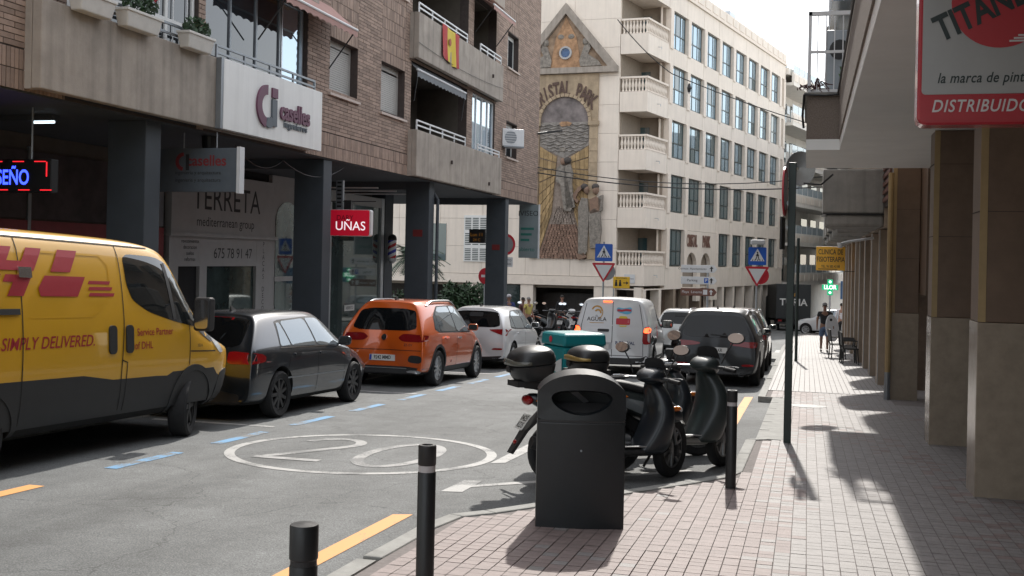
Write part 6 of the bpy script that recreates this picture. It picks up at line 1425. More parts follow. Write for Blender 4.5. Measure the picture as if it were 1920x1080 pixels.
def sloft(name, rings, m, t, **kw):
    o = MB().loft(rings).build(name, m, t, smooth=50, **kw); md = o.modifiers.new('s', 'SUBSURF'); md.levels = md.render_levels = 2; return o
def scooter(label, grp, body=m_bodyb, side=m_greyp, sill=None, topcase='round', steer=R(35), plate_s='0425 KDS', delivery=False, low=False):
    t = thing('scooter', label, 'scooter', group=grp)
    tm, rmm, dm = wheel_meshes(.30, .10, 5, m_fork, 1)
    def wheel(x, par, r=.30):
        o = link('wheel', tm, par); o.location = (x, 0, r); link('rim', rmm, o); o2 = link('rim', rmm, o); o2.rotation_euler = (0, 0, math.pi); MB().lathe([(.05, .065), (.11, .065), (.11, .07), (.05, .07)], (0, 0, 0), 'y', 24, cap=False).build('brake_disc', m_silver, o); return o
    wheel(-.66, t)
    # steered front end, built about the steering axis
    AX = Vector((.40, 0, 0)); st = Matrix.Translation(AX) @ Matrix.Rotation(steer, 4, 'Z') @ Matrix.Translation(-AX)
    w = wheel(.68, t); w.location = st @ Vector((.68, 0, .30)); w.rotation_euler = (0, 0, steer)
    def S(mb): mb.T = st; return mb
    for s in (-1, 1): S(MB()).tube([(.50, s*.075, .74), (.68, s*.075, .30)], [.028, .022], 10).build('fork_leg', m_fork, t, smooth=True)
    S(MB()).box(.645, .69, -.11, -.06, .22, .34).build('brake_caliper', m_trim, t, bevel=.01)
    f = S(MB()); rr = .335; prof_ = [(-.06, -.02), (-.05, .0), (0, .018), (.05, .0), (.06, -.02)]
    f.loft([[(.68+(rr+dz)*math.cos(R(a)), y, .30+(rr+dz)*math.sin(R(a))) for y, dz in prof_] for a in range(40, 176, 9)], closed=False); fo = f.build('front_mudguard', body, t, smooth=60); md = fo.modifiers.new('s', 'SOLIDIFY'); md.thickness = .006
    S(MB()).tube([(.33, .0, .70), (.30, 0, .98)], .04, 10).build('steering_column', m_trim, t)
    h = MB(); h.T = st; h.loft([sring(.10, 1.03, .05, .02), sring(.14, 1.035, .12, .055), sring(.24, 1.05, .15, .085), sring(.34, 1.03, .13, .085), sring(.42, 1.0, .08, .06), sring(.45, .99, .03, .03)]); ho = h.build('headset', body, t, smooth=50); md = ho.modifiers.new('s', 'SUBSURF'); md.levels = md.render_levels = 2
    v = S(MB()); v.loft([[(.34-.02*k, .13*math.cos(R(a))*(1-.1*k), 1.08+.055*k+.03*math.sin(R(a))) for a in range(0, 181, 20)] for k in range(3)], closed=False); v.build('fly_screen', m_trim, t, fix=False)
    S(MB()).poly([(.16, -.08, 1.088), (.27, -.08, 1.125), (.27, .08, 1.125), (.16, .08, 1.088)]).build('dial_panel', m_cglass, t, fix=False)
    for s in (-1, 1):
        hb = S(MB()).tube([(.25, s*.10, 1.02), (.20, s*.22, 1.02), (.16, s*.25, 1.015)], .016, 8).build('handlebar', m_fork, t); S(MB()).tube([(.165, s*.245, 1.015), (.12, s*.38, 1.0)], .021, 10).build('grip', m_vinyl, t, smooth=True); S(MB()).tube([(.21, s*.22, 1.03), (.20, s*.33, 1.035), (.17, s*.39, 1.03)], .007, 6).build('brake_lever', m_silver, t)
        mi = S(MB()).tube([(.22, s*.19, 1.06), (.24, s*.24, 1.18), (.24, s*.30, 1.27)], .008, 6).build('mirror_stem', m_trim, t); mm = MB(); mm.T = st @ Matrix.Translation((.24, s*.33, 1.31)) @ Matrix.Rotation(s*R(-8), 4, 'Z') @ Matrix.Rotation(R(14), 4, 'Y'); mm.ball((.012, 0, 0), (.022, .085, .055), 16, 10); mm.build('mirror_housing', m_trim, mi, smooth=True); g = MB(); g.T = mm.T; g.prism([(-.012, .078*math.cos(R(a)), .049*math.sin(R(a))) for a in range(0, 360, 20)], (-.003, 0, 0)); g.build('mirror_glass', m_mirr, mi)
    # leg shield, nose, floor
    sloft('leg_shield', [sring(.26, .27, .17, .16, 'z'), sring(.30, .31, .20, .19, 'z'), sring(.37, .46, .225, .17, 'z', pw=2.3), sring(.42, .64, .24, .14, 'z', pw=2.2), sring(.41, .79, .22, .115, 'z', pw=2.2), sring(.36, .92, .15, .10, 'z'), sring(.33, 1.0, .07, .06, 'z')], body, t)
    sloft('nose_cowl', [sring(.40, .66, .12, .12), sring(.50, .68, .135, .13), sring(.60, .66, .10, .09), sring(.68, .62, .04, .03)], body, t)
    MB().ball((.615, .0, .70), (.05, .085, .04), 14, 8).build('headlamp', m_head, t, smooth=True)
    for s in (-1, 1): MB().ball((.54, s*.125, .72), (.06, .025, .025), 12, 8).build('indicator', m_amber, t, smooth=True)
    sloft('floor_board', [sring(.36, .30, .15, .055), sring(.2, .30, .175, .05), sring(-.05, .30, .18, .05), sring(-.25, .32, .16, .07), sring(-.32, .34, .10, .06)], sill or m_trim, t)
    MB().box(-.08, .26, -.172, -.10, .352, .362).build('tread_strip', m_silver, t); MB().box(-.08, .26, .10, .172, .352, .362).build('tread_strip', m_silver, t)
    sloft('rear_body', [sring(-.06, .48, .10, .12), sring(-.14, .54, .15, .17), sring(-.35, .63, .17, .15), sring(-.62, .71, .16, .11), sring(-.86, .79, .11, .075), sring(-1.0, .83, .05, .04)], body, t)
    for s in (-1, 1): MB().loft([[(x, s*y, z-hh), (x, s*(y+.012), z), (x, s*y, z+hh)] for x, y, z, hh in ((-.16, .150, .53, .05), (-.35, .168, .60, .07), (-.62, .155, .68, .045), (-.85, .105, .77, .02))], closed=False).build('side_panel', side, t, smooth=60)
    for s in (-1, 1): MB().loft([[(x, s*y, z-hh), (x, s*(y+.02), z), (x, s*y, z+hh)] for x, y, z, hh in ((-.60, .158, .735, .008), (-.72, .148, .75, .03), (-.86, .115, .785, .022), (-.93, .085, .80, .005))], closed=False).build('indicator', m_amber, t, smooth=60)
    sloft('seat', [sring(-.10, .74, .09, .03), sring(-.16, .765, .135, .045), sring(-.40, .785, .155, .05), sring(-.52, .82, .15, .055), sring(-.75, .86, .13, .045), sring(-.88, .875, .09, .025)], m_vinyl, t)
    sloft('engine_case', [sring(-.20, .34, .07, .08, cy=.09), sring(-.40, .32, .09, .10, cy=.10), sring(-.66, .31, .07, .09, cy=.11), sring(-.78, .31, .03, .05, cy=.11)], m_trim, t)
    ex = MB().tube([(-.25, -.12, .28), (-.42, -.15, .26), (-.55, -.17, .30), (-1.0, -.17, .42)], [.022, .03, .065, .06], 12).build('exhaust', m_trim, t, smooth=True); MB().tube([(-.60, -.19, .325), (-.86, -.19, .395)], .058, 12).build('heat_shield', m_silver, ex, smooth=True)
    for s in (-1, 1): MB().tube([(-.60, s*.13, .62), (-.70, s*.14, .34)], .025, 8).build('rear_shock', m_fork, t, smooth=True)
    MB().tube([(-.12, .10, .27), (-.22, .20, .012)], .014, 6).build('side_stand', m_trim, t)
    # tail
    MB().ball((-.985, 0, .80), (.05, .105, .05), 14, 8).build('tail_light', m_taill, t, smooth=True)
    MB().loft([[(-.84, -.085, .70), (-.84, .085, .70), (-.80, .085, .69), (-.80, -.085, .69)], [(-1.02, -.075, .52), (-1.02, .075, .52), (-.99, .075, .51), (-.99, -.075, .51)], [(-1.16, -.05, .30), (-1.16, .05, .30), (-1.13, .05, .29), (-1.13, -.05, .29)]]).build('tail_mudguard', m_trim, t)
    d = Vector((-.14, 0, -.20)).normalized(); nrm = Vector((-.82, 0, .57)); po = Vector((-1.0, 0, .575)) + nrm*.028
    q = [po+Vector((0, 1, 0))*y+d*-v for y, v in ((-.10, -.085), (.10, -.085), (.10, .085), (-.10, .085))]; pl_ = MB().prism(q, nrm*.006).build('number_plate', m_plate, t)
    for k, s_ in enumerate(plate_s.split(' ')): text_obj('plate_lettering', s_, po+nrm*.008-d*(.035-.075*k), (0, -1, 0), -d, m_pblk, pl_, .085, bold=.02)
    MB().ball((-1.10, 0, .40), (.02, .03, .022), 10, 6).build('reflector', m_taill, t)
    rk = MB().tube([(-.72, .10, .86), (-.95, .09, .92), (-1.05, .09, .93)], .014, 6).build('rack', m_trim, t); MB().tube([(-.72, -.10, .86), (-.95, -.09, .92), (-1.05, -.09, .93)], .014, 6).build('rack', m_trim, t); MB().box(-1.14, -.78, -.15, .15, .93, .985).build('rack_plate', m_trim, t)
    return t
GS = 'scooters parked nose to kerb behind the bin'
def topcase(label, loc, rot, band, sc=1.):
    t = thing('top_case', label, 'top case', loc, rot); t.scale = (sc,)*3
    sloft('lower_shell', [sring(0, .0, .15, .12, 'z', pw=3), sring(0, .015, .19, .165, 'z', pw=3), sring(0, .12, .228, .203, 'z', pw=2.8), sring(0, .15, .232, .207, 'z', pw=2.8), sring(0, .151, .225, .20, 'z', pw=2.8), sring(0, .151, .10, .09, 'z')], m_case, t)
    sloft('lid', [sring(0, .153, .10, .09, 'z'), sring(0, .153, .225, .20, 'z', pw=2.8), sring(0, .156, .236, .211, 'z', pw=2.8), sring(.0, .21, .235, .21, 'z', pw=2.8), sring(.01, .275, .21, .18, 'z', pw=2.6), sring(.015, .305, .11, .09, 'z', pw=2.4), sring(.015, .312, .03, .03, 'z')], m_case, t)
    b = MB(); n = 28
    b.loft([[(math.copysign(abs(math.cos(R(a)))**(2/2.8), math.cos(R(a)))*(.213+.006*(1-k)), math.copysign(abs(math.sin(R(a)))**(2/2.8), math.sin(R(a)))*(.238+.006*(1-k)), .165+.055*k*(1-.5*abs(math.sin(R(a))))) for k in (0, 1)] for a in range(95, 266, 9)], closed=False); bo = b.build('reflector_band', band, t, smooth=60, fix=False); md = bo.modifiers.new('s', 'SOLIDIFY'); md.thickness = .006
    MB().box(-.225, -.205, -.04, .04, .10, .15).build('lock', m_trim, t, bevel=.006)
    return t
def setsc(t, x, y, hd): t.location = (x, y, gz(y, ROAD)); t.rotation_euler = (Matrix.Rotation(SLOPE, 3, 'X') @ Matrix.Rotation(hd, 3, 'Z')).to_euler()
def onsc(sc_, p): bpy.context.view_layer.update(); return sc_.matrix_world @ Vector(p)
HA = R(34); ca, sa = math.cos(HA), math.sin(HA)
scA = scooter('black scooter with round top case and amber indicators nearest the litter bin', GS); setsc(scA, -1.75, 10.78, HA)
tcA = topcase('black top case with smoked reflector band on the scooter beside the bin', (-1.75+ca*-.93, 10.78+sa*-.93, gz(10.2, ROAD)+.985), (0, R(-6), HA), m_lens, 1.08)
HB = R(36)
scB = scooter('dark green grey scooter with silver sill and tall round mirrors beside the bollard', GS, body=mat('green_grey_paint', (.022, .030, .030), .42, var=.05, coat=.15), sill=mat('silver_sill', (.28, .27, .25), .35, .4, var=.05), steer=R(34), plate_s='7712 JBM'); setsc(scB, -1.33, 11.72, HB); scB.scale = (1.08,)*3
tcB = topcase('black top case with gold stripe on the green grey scooter', (-1.33+math.cos(HB)*-1.02, 11.72+math.sin(HB)*-1.02, gz(11.2, ROAD)+1.0), (0, 0, HB), mat('gold_band', (.32, .22, .07), .3, .3, var=.08), 1.0)
HC = R(40)
scC = scooter('black delivery scooter carrying the big teal box', GS, steer=R(-10), plate_s='3370 LMT'); setsc(scC, -1.75, 12.55, HC)
dbx = thing('delivery_box', 'big teal delivery box with white side band on the rear scooter', 'box', (-1.75+math.cos(HC)*-.95, 12.55+math.sin(HC)*-.95, gz(12, ROAD)+.93), (0, 0, HC))
m_teal = mat('teal_plastic', (.008, .19, .21), .35, var=.05)
MB().loft([[(sx*.26*k, sy*.27*k, z) for sx, sy in ((-1, -1), (1, -1), (1, 1), (-1, 1))] for z, k in ((0, .90), (.05, .96), (.34, 1.0))]).build('box', m_teal, dbx, bevel=.03)
MB().loft([[(sx*.27*k, sy*.28*k, z) for sx, sy in ((-1, -1), (1, -1), (1, 1), (-1, 1))] for z, k in ((.342, 1.0), (.46, .97), (.485, .90))]).build('lid', m_teal, dbx, bevel=.03)
m_bandw = mat('box_white_band', (.55, .56, .57), .4, var=.05)
MB().prism([(x, -.283, z) for x, z in ((-.19, .20), (.24, .16), (.24, .31), (-.10, .32))], (0, -.004, 0)).build('side_band', m_bandw, dbx); MB().prism([(.17, -.289, .31), (.24, -.289, .29), (.24, -.289, .20)], (0, -.002, 0)).build('red_corner', m_st_r, dbx); MB().prism([(-.268, y, z) for y, z in ((-.24, .02), (.05, .12), (-.24, .22))], (-.004, 0, 0)).build('side_band', m_bandw, dbx)
MB().lathe([(.035, -.275), (.035, -.272)], (0, .02, .41), 'x', 12).build('emblem', m_st_r, dbx)
# motorcycles parked across the side street: same build, varied
GM = 'motorcycles parked across the side street'
labs = ('silver scooter', 'black scooter with bright mirrors', 'white scooter with tall screen', 'dark blue scooter', 'pale grey scooter')
pos = ((-12.2, 47.5, 20), (-11.2, 47.9, 10), (-10.3, 48.2, 25), (-9.5, 48.0, 15), (-8.7, 48.6, 5))
cl_ = ((.35, .36, .37), (.02, .02, .022), (.6, .6, .6), (.03, .05, .12), (.4, .41, .40))
for i, (x, y, a) in enumerate(pos):
    c = copy_tree(scA); recolor(c, m_bodyb, mat('bike_paint_%d' % i, cl_[i], .3, var=.05, coat=.6)); c['label'] = labs[i] + ' in the row parked across the side street'; c['group'] = GM; setsc(c, x, y, R(60+a))
    c.scale = (1.12,)*3
# a bicycle leaning at the arcade kerb between the parked cars
bk_ = thing('bicycle', 'black bicycle leaning between the grey hatchback and the orange SUV', 'bicycle', (-9.15, 18.6, gz(18.6)), (0, 0, R(80)))
tb = MB()
for i in range(33): pass
for x in (-.5, .5): 
    g = MB(); g.tube([(x+.33*math.cos(R(a)), 0, .34+.33*math.sin(R(a))) for a in range(0, 361, 12)], .018, 8, cap=False); wo = g.build('wheel', m_tyre, bk_, smooth=True)
    for a in range(0, 360, 30): MB().tube([(x, 0, .34), (x+.32*math.cos(R(a)), 0, .34+.32*math.sin(R(a)))], .002, 4).build('spoke', m_silver, wo)
for a, b in (((-.5, 0, .34), (-.12, 0, .80)), ((-.12, 0, .80), (.36, 0, .84)), ((.36, 0, .84), (0, 0, .32)), ((0, 0, .32), (-.12, 0, .86)), ((-.5, 0, .34), (0, 0, .32)), ((.5, 0, .34), (.34, 0, .95))): MB().tube([a, b], .017, 8).build('frame_tube', m_trim, bk_)
MB().ball((-.14, 0, .92), (.13, .07, .03), 12, 6).build('saddle', m_vinyl, bk_); MB().tube([(.36, -.28, 1.0), (.34, 0, .97), (.36, .28, 1.0)], .014, 8).build('handlebar', m_trim, bk_)

# ================================================================== litter bin and bollards
m_bin = mat('bin_dark_plastic', (.010, .0125, .0145), .34, var=.10, scale=14, bump=.12, bscale=180)
bn = thing('litter_bin', 'dark grey litter bin with arched hood and oval mouth on the pavement', 'bin', (-1.63, 8.17, gz(8.17)), (0, 0, R(14)))
HWB, ZSP, ZAR = .325, .80, .365
def arch_z(x): return ZSP+ZAR*math.sqrt(max(0., 1-(x/HWB)**2))**1.0*(.0+1) if abs(x) < HWB else ZSP
def arch_z(x): u = min(1, abs(x)/HWB); return .985 + .155*(1-u**2.1)**.62
def yf(x): return -.185-.035*(1-(x/HWB)**2)
plan = [(-HWB+2*HWB*i/16, yf(-HWB+2*HWB*i/16)) for i in range(17)] + [(HWB-2*HWB*i/16, -yf(HWB-2*HWB*i/16)) for i in range(17)]
MB().loft([[(x*k, y*k, z) for x, y in plan] for z, k in ((0.0, 1.0), (.02, 1.0), (.40, 1.0), (.782, 1.0))]).build('bin_body', m_bin, bn, smooth=30, bevel=.008)
MB().loft([[(x*.985, y*.985, z) for x, y in plan] for z in (.783, .80)]).build('seam', m_trim, bn, smooth=30)
CZ, RX, RZ = .93, .225, .092
def outer(a):
    dx, dz = math.cos(a), math.sin(a); s_ = 0.
    while True:
        s_ += .002; x, z = dx*s_, CZ+dz*s_
        if abs(x) >= HWB or z <= .80 or z >= arch_z(x): return (max(-HWB, min(HWB, x)), max(.80, z))
NS = 72; inn = []; out = []
for i in range(NS):
    a = 2*math.pi*i/NS
    inn.append((RX*math.cos(a), CZ+RZ*math.sin(a)-.03*(math.cos(a)**2)*-1+(-.0))); out.append(outer(math.atan2(RZ*math.sin(a)*1.9, RX*math.cos(a))))
hood = MB()
ringo = [(x, yf(x), z) for x, z in out]; ringi = [(x, yf(x)+.004, z) for x, z in inn]; ringi2 = [(x*.93, yf(x)+.05, CZ+(z-CZ)*.86) for x, z in inn]; ringi3 = [(x*.92, yf(x)+.052, CZ+(z-CZ)*.84) for x, z in inn]
hood.loft([ringo, ringi, ringi2], cap=False)
ringb = [(x, -yf(x), z) for x, z in out]; hood.loft([ringo, ringb], cap=False); hood._add(ringb, [tuple(range(NS))])
ho = hood.build('hood', m_bin, bn, smooth=32)
MB().prism([(-.29, -.12, .84), (.29, -.12, .84), (.29, -.06, .90), (-.29, -.06, .90)], (0, 0, .012)).build('inner_lip', m_trim, bn)
MB().loft([[(RX*.86*math.cos(R(a)), yf(0)+.10, CZ-.035+RZ*.55*math.sin(R(a))) for a in range(180, 361, 12)], [(RX*.84*math.cos(R(a)), yf(0)+.12, CZ-.025+RZ*.52*math.sin(R(a))) for a in range(180, 361, 12)]], closed=False).build('liner_rim', mat('liner_grey', (.30, .31, .32), .3, var=.1), bn, fix=False)
MB().box(-.30, .30, .13, .15, .81, 1.0).build('inner_wall', m_trim, bn); MB().prism([(-.08, -.10, .99), (-.03, -.10, 1.0), (.06, -.05, .92), (.02, -.05, .91)], (0, .02, 0)).build('ash_plate', mat('steel_plate', (.2, .21, .22), .3, .8), bn)
MB().lathe([(.008, -.228), (.008, -.222)], (0, 0, .58), 'y', 10).build('lock', m_gsteel, bn)
m_bol = mat('bollard_black', (.014, .015, .016), .42, var=.12, scale=20, bump=.08, bscale=120); m_refl = mat('reflective_band', (.40, .38, .38), .35, var=.1)
for x, y, lab, band in ((-.64, 10.25, 'black bollard with white band at the kerb beside the scooters', 1), (-1.93, 5.55, 'black bollard with white band and hollow top between bin and road line', 1), (-1.655, 3.49, 'black bollard with plain closed cap at the pavement edge', 0)):
    t = thing('bollard', lab, 'bollard', (x, y, gz(y)), group='bollards along the kerb')
    if band:
        MB().lathe([(.0485, -.02), (.0485, .745), (.046, .75)], n=28).build('post', m_bol, t, smooth=30); MB().lathe([(.0455, .748), (.0455, .786)], n=28).build('band', m_refl, t, smooth=30)
        MB().lathe([(.046, .785), (.0485, .79), (.0485, .886), (.044, .892), (.03, .892), (.026, .872), (.001, .872)], n=28, cap=False).build('head', m_bol, t, smooth=30); MB().lathe([(.062, -.01), (.062, .006)], n=20).build('collar', m_bol, t)
    else:
        MB().lathe([(.0485, -.02), (.0485, .745), (.047, .75)], n=28).build('post', m_bol, t, smooth=30); MB().lathe([(.0455, .748), (.0455, .772)], n=28).build('groove', m_trim, t); MB().lathe([(.047, .77), (.0495, .774), (.0495, .884), (.047, .890), (.001, .893)], n=28, cap=False).build('head', m_bol, t, smooth=30)

# ================================================================== poles and traffic signs
m_pole = mat('dark_green_pole', (.030, .042, .038), .45, .2, var=.12); m_galv = mat('galvanised', (.36, .38, .40), .45, .6, var=.1)
m_sgred = mat('sign_red', (.45, .015, .03), .4, var=.03); m_sgw = mat('sign_white_face', (.62, .63, .64), .45, var=.03); m_sgb = mat('sign_blue', (.012, .09, .42), .4, var=.03); m_sgk = mat('sign_ink', (.015, .015, .015), .5, var=0); m_sgback = mat('sign_back_grey', (.22, .23, .24), .5, .4, var=.05)
t = thing('sign_post', 'dark green sign post with red rimmed round sign seen edge on', 'sign post', (-.2, 13.88, gz(13.88)), wcoord=True)
MB().box(-.245, -.155, 13.84, 13.92, gz(13.88)-.02, gz(13.88)+3.415).build('post', m_pole, t, bevel=.008); z0_ = gz(13.88)
def edge_disc(c, r, ang, d, m):
    g = MB(); g.T = Matrix.Translation(c) @ Matrix.Rotation(ang, 4, 'Z'); g.lathe([(r, 0), (r, d)], axis='y', n=32); return g
edge_disc((-.275, 13.82, z0_+3.06), .30, R(86), .02, 0).build('round_sign', m_sgred, t); edge_disc((-.2745, 13.82, z0_+3.06), .23, R(86), .024, 0).build('sign_face', m_sgw, t)
g = MB(); g.T = Matrix.Translation((-.29, 13.82, z0_+2.55)) @ Matrix.Rotation(R(86), 4, 'Z'); g.box(-.2, .2, 0, .03, -.2, .2); g.build('plate_sign', m_sgk, t, bevel=.01)
for z in (2.9, 2.6): MB().box(-.262, -.243, 13.83, 13.93, z0_+z, z0_+z+.04).build('clamp', m_galv, t)
t = thing('sign_post', 'thin dark post further along the pavement kerb', 'sign post', (-.28, 33.6, gz(33.6)), wcoord=True)
MB().tube([(-.28, 33.6, gz(33.6)-.02), (-.28, 33.6, gz(33.6)+3.6)], .045, 10).build('post', m_pole, t, smooth=True); MB().lathe([(.047, gz(33.6)+3.6), (.03, gz(33.6)+3.63)], (-.28, 33.6, 0), n=10).build('cap', m_pole, t)
def crossing_yield(x, y, label, s=.62, lamp=False, yaw=0.):
    zg = gz(y, 0 if x > -2 or x < -8.7 else 0); t = thing('traffic_sign', label, 'traffic sign', (x, y, zg), (0, 0, R(12)+yaw), group='pedestrian crossing and give way signs at the junction')
    MB().tube([(0, .04, -.05), (0, .04, 3.62)], .032, 10).build('post', m_galv, t, smooth=True)
    zc = 3.25; MB().prism([(u, 0, v) for u, v in rrect(s, s, .04, cx=0, cy=zc)], (0, .02, 0)).build('blue_square', m_sgb, t)
    MB().poly([(u, -.003, zc+v) for u, v in ((-s*.40, -s*.28), (s*.40, -s*.28), (0, s*.42))]).build('white_triangle', m_sgw, t, fix=False)
    fg_ = MB(); fg_.lathe([(.001, -.004), (s*.045, -.004)], (s*.0, 0, zc+s*.20), 'y', 10, cap=False)
    for p in ([(-.02, .15), (.05, .15), (.06, .0), (-.05, .0)], [(-.05, .01), (.0, .01), (-.07, -.22), (-.12, -.2)], [(.01, .01), (.06, .01), (.12, -.2), (.07, -.23)], [(.03, .14), (.10, .02), (.07, .0), (.02, .08)], [(-.02, .14), (-.10, .03), (-.07, .01), (-.01, .08)]): fg_.poly([(u*s, -.004, zc+v*s) for u, v in p])
    for k in range(5): fg_.poly([((-.30+k*.14)*s, -.004, zc-s*.27), ((-.25+k*.14)*s, -.004, zc-s*.27), ((-.23+k*.13)*s, -.004, zc-s*.17), ((-.26+k*.13)*s, -.004, zc-s*.17)])
    fg_.build('walking_figure', m_sgk, t, fix=False)
    zt_ = 2.90; w_ = s*.60; hh = s*1.04
    MB().prism([(u, -.002, v) for u, v in chaikin([(-w_*1.15, zt_), (w_*1.15, zt_), (0, zt_-hh*1.1)], 2, .05)], (0, .02, 0)).build('yield_triangle', m_sgred, t); MB().poly([(u, -.006, v) for u, v in ((-w_*.80, zt_-.075), (w_*.80, zt_-.075), (0, zt_-hh*.92))]).build('yield_face', m_sgw, t, fix=False)
    MB().lathe([(.30, .05), (.30, .065)], (s*.18, 0, zt_-.30), 'y', 24).build('round_sign_back', m_sgback if not lamp else m_sgred, t)
    if lamp: MB().box(-.22, .22, -.2, .2, 3.64, 3.80).build('lamp_head', m_shopw, t, bevel=.04)
    return t
crossing_yield(-6.78, 37.5, 'blue crossing sign over give way triangle beside the mural', .60); crossing_yield(-1.64, 38.0, 'blue crossing sign over give way triangle with lamp head on top', .60, True)
# islands of pavement that carry the signs
for nm, pl in (('sign_island', [(-8.7, 33.4), (-6.5, 34.6), (-6.3, 38.6), (-8.7, 38.6)]), ('sign_island', [(-.86, 34.4), (-2.0, 35.2), (-2.1, 38.8), (-.88, 38.8)])):
    MB().hexa([(x, y, gz(y, -.3)) for x, y in pl], [(x, y, gz(y, .004)) for x, y in pl]).build(nm, m_conc, sidewalk)
t = thing('direction_sign', 'stacked white and brown direction signs on a post by the corner block', 'sign', (-4.45, 50, gz(50)), (0, 0, R(12)))
MB().tube([(0.15, .05, 0), (.15, .05, 3.3)], .045, 10).build('post', m_galv, t, smooth=True)
for k, (m_, tx, ic) in enumerate(((m_sgw, 'Correos  Ayuntamiento', 0), (m_sgw, 'Parking', 1), (mat('tourist_brown', (.16, .07, .05), .5), 'Playa  Levante', 1))):
    z = 3.12-k*.52; o = MB().prism([(u, 0, v) for u, v in ((-1.05, z-.17), (.42, z-.17), (.56, z), (.42, z+.17), (-1.05, z+.17))], (0, .03, 0)).build('board', m_, t, bevel=.01)
    ink = m_sgk if k < 2 else m_sgw; text_obj('lettering', tx, (-.55, -.004, z), (1, 0, 0), (0, 0, 1), ink, o, .16 if k else .13)
    MB().poly([(.30, -.004, z+.12), (.20, -.004, z+.0), (.27, -.004, z+.02), (.27, -.004, z-.12), (.33, -.004, z-.12), (.33, -.004, z+.02), (.40, -.004, z)]).build('arrow', ink, o, fix=False)
    if k == 1: MB().box(-.02, .17, -.004, -.002, z-.11, z+.11).build('parking_symbol', m_sgb, o); text_obj('symbol_letter', 'P', (.075, -.006, z), (1, 0, 0), (0, 0, 1), m_sgw, o, .2, bold=.02)
    if k == 2: MB().box(-.06, .13, -.004, -.002, z-.11, z+.11).build('beach_symbol', m_sgw, o)
t = thing('warning_sign', 'yellow sign with walking figures and arrow beside the give way sign', 'sign', (-8.2, 50, gz(50)), (0, 0, R(10)))
MB().box(-.38, .38, 0, .02, 2.15, 2.68).build('board', mat('sign_yellow', (.70, .42, .02), .45, var=.03), t, bevel=.01); MB().tube([(-.35, .04, 0), (-.35, .04, 2.7)], .03, 8).build('post', m_galv, t)
fg_ = MB()
for cx in (-.24, -.06): fg_.lathe([(.001, -.003), (.04, -.003)], (cx, 0, 2.5), 'y', 10, cap=False); fg_.poly([(cx-.04, -.003, 2.46), (cx+.04, -.003, 2.46), (cx+.07, -.003, 2.25), (cx-.07, -.003, 2.25)])
fg_.build('walking_figure', m_sgk, t, fix=False); MB().poly([(.08, -.003, 2.42), (.22, -.003, 2.42), (.22, -.003, 2.48), (.32, -.003, 2.40), (.22, -.003, 2.32), (.22, -.003, 2.38), (.08, -.003, 2.38)]).build('arrow', m_sgk, t, fix=False); text_obj('lettering', 'PEATONES', (0, -.003, 2.61), (1, 0, 0), (0, 0, 1), m_sgk, t, .10)
t = thing('name_plate', 'small white street name plate on the cream wall', 'sign', tuple(F2 @ Vector((.72, .01, .74))), wcoord=True)
g = MB(); g.T = F2; g.box(.45, 1.0, .005, .03, .55, 1.0); g.build('plate', m_sgw, t); text_obj('lettering', 'C/ Gerona', F2 @ Vector((.72, .034, .78)), -U2, (0, 0, 1), m_sgk, t, .1)
t = thing('no_entry_sign', 'red no entry sign on a thin post beyond the arcade', 'traffic sign', (-12.33, 42, gz(42)), (0, 0, R(50)))
MB().lathe([(.32, 0), (.32, .02)], (0, 0, 2.42), 'y', 28).build('disc', m_sgred, t); MB().box(-.2, .2, -.004, -.001, 2.37, 2.47).build('bar', m_sgw, t); MB().tube([(0, .04, 0), (0, .04, 2.7)], .03, 8).build('post', m_galv, t); MB().lathe([(.3, .1), (.3, .12)], (.05, 0, 2.42), 'y', 24).build('disc_back', m_sgback, t)
t = thing('prohibition_sign', 'round red rimmed sign with a white plate on the corner post', 'traffic sign', (-11.0, 40.2, gz(40.2)), (0, 0, R(48)))
MB().lathe([(.40, 0), (.40, .02)], (0, 0, 3.60), 'y', 32).build('disc', m_sgred, t); MB().lathe([(.30, -.005), (.30, -.001)], (0, 0, 3.60), 'y', 32).build('face', m_sgback, t); MB().box(-.3, .3, 0, .02, 2.75, 3.12).build('plate', m_sgw, t); MB().tube([(0, .06, 0), (0, .06, 4.0)], .05, 10).build('post', m_galv, t, smooth=True)
for k in range(2): text_obj('lettering', 'EXCEPTO' if k == 0 else 'BUS TAXI', (0, -.004, 3.0-.14*k), (1, 0, 0), (0, 0, 1), m_sgk, t, .11)
t = thing('led_clock', 'dark LED temperature board fixed to the arcade pillar', 'sign', (-10.45, 34.55, 2.38), wcoord=True)
MB().box(-10.75, -10.21, 34.6, 34.75, 2.17, 2.62).build('housing', m_black, t, bevel=.02); text_obj('led_lettering', 'Lun 11', (-10.48, 34.59, 2.44), (1, 0, 0), (0, 0, 1), mat('dim_amber_led', (.10, .05, .01), .5, var=0, emit=((.5, .2, .02), .12)), t, .16); text_obj('led_lettering', '24 C', (-10.48, 34.59, 2.27), (1, 0, 0), (0, 0, 1), mat('dim_amber_led', (0, 0, 0)), t, .13)
t = thing('shop_banner', 'grey hanging banner with green bars beside the corner pillar', 'banner', (-10.2, 37.6, 2.0), wcoord=True)
MB().box(-10.0, -9.30, 38.2, 38.26, 1.72, 3.62).build('panel', mat('banner_grey', (.20, .24, .25), .4, var=.06), t); MB().box(-9.298, -9.25, 38.19, 38.27, 1.70, 3.63).build('edge', m_wmetal, t)
for k in range(3): MB().box(-9.93, -9.45-.08*k, 38.19, 38.199, 2.72-.2*k, 2.80-.2*k).build('green_bar', mat('banner_green', (.02, .15, .12), .5), t)
text_obj('lettering', 'IVISEO', (-9.66, 38.195, 3.30), (1, 0, 0), (0, 0, 1), m_ink, t, .26); text_obj('lettering', 'abierto', (-9.70, 38.195, 2.02), (1, 0, 0), (0, 0, 1), mat('banner_green', (0, 0, 0)), t, .2)
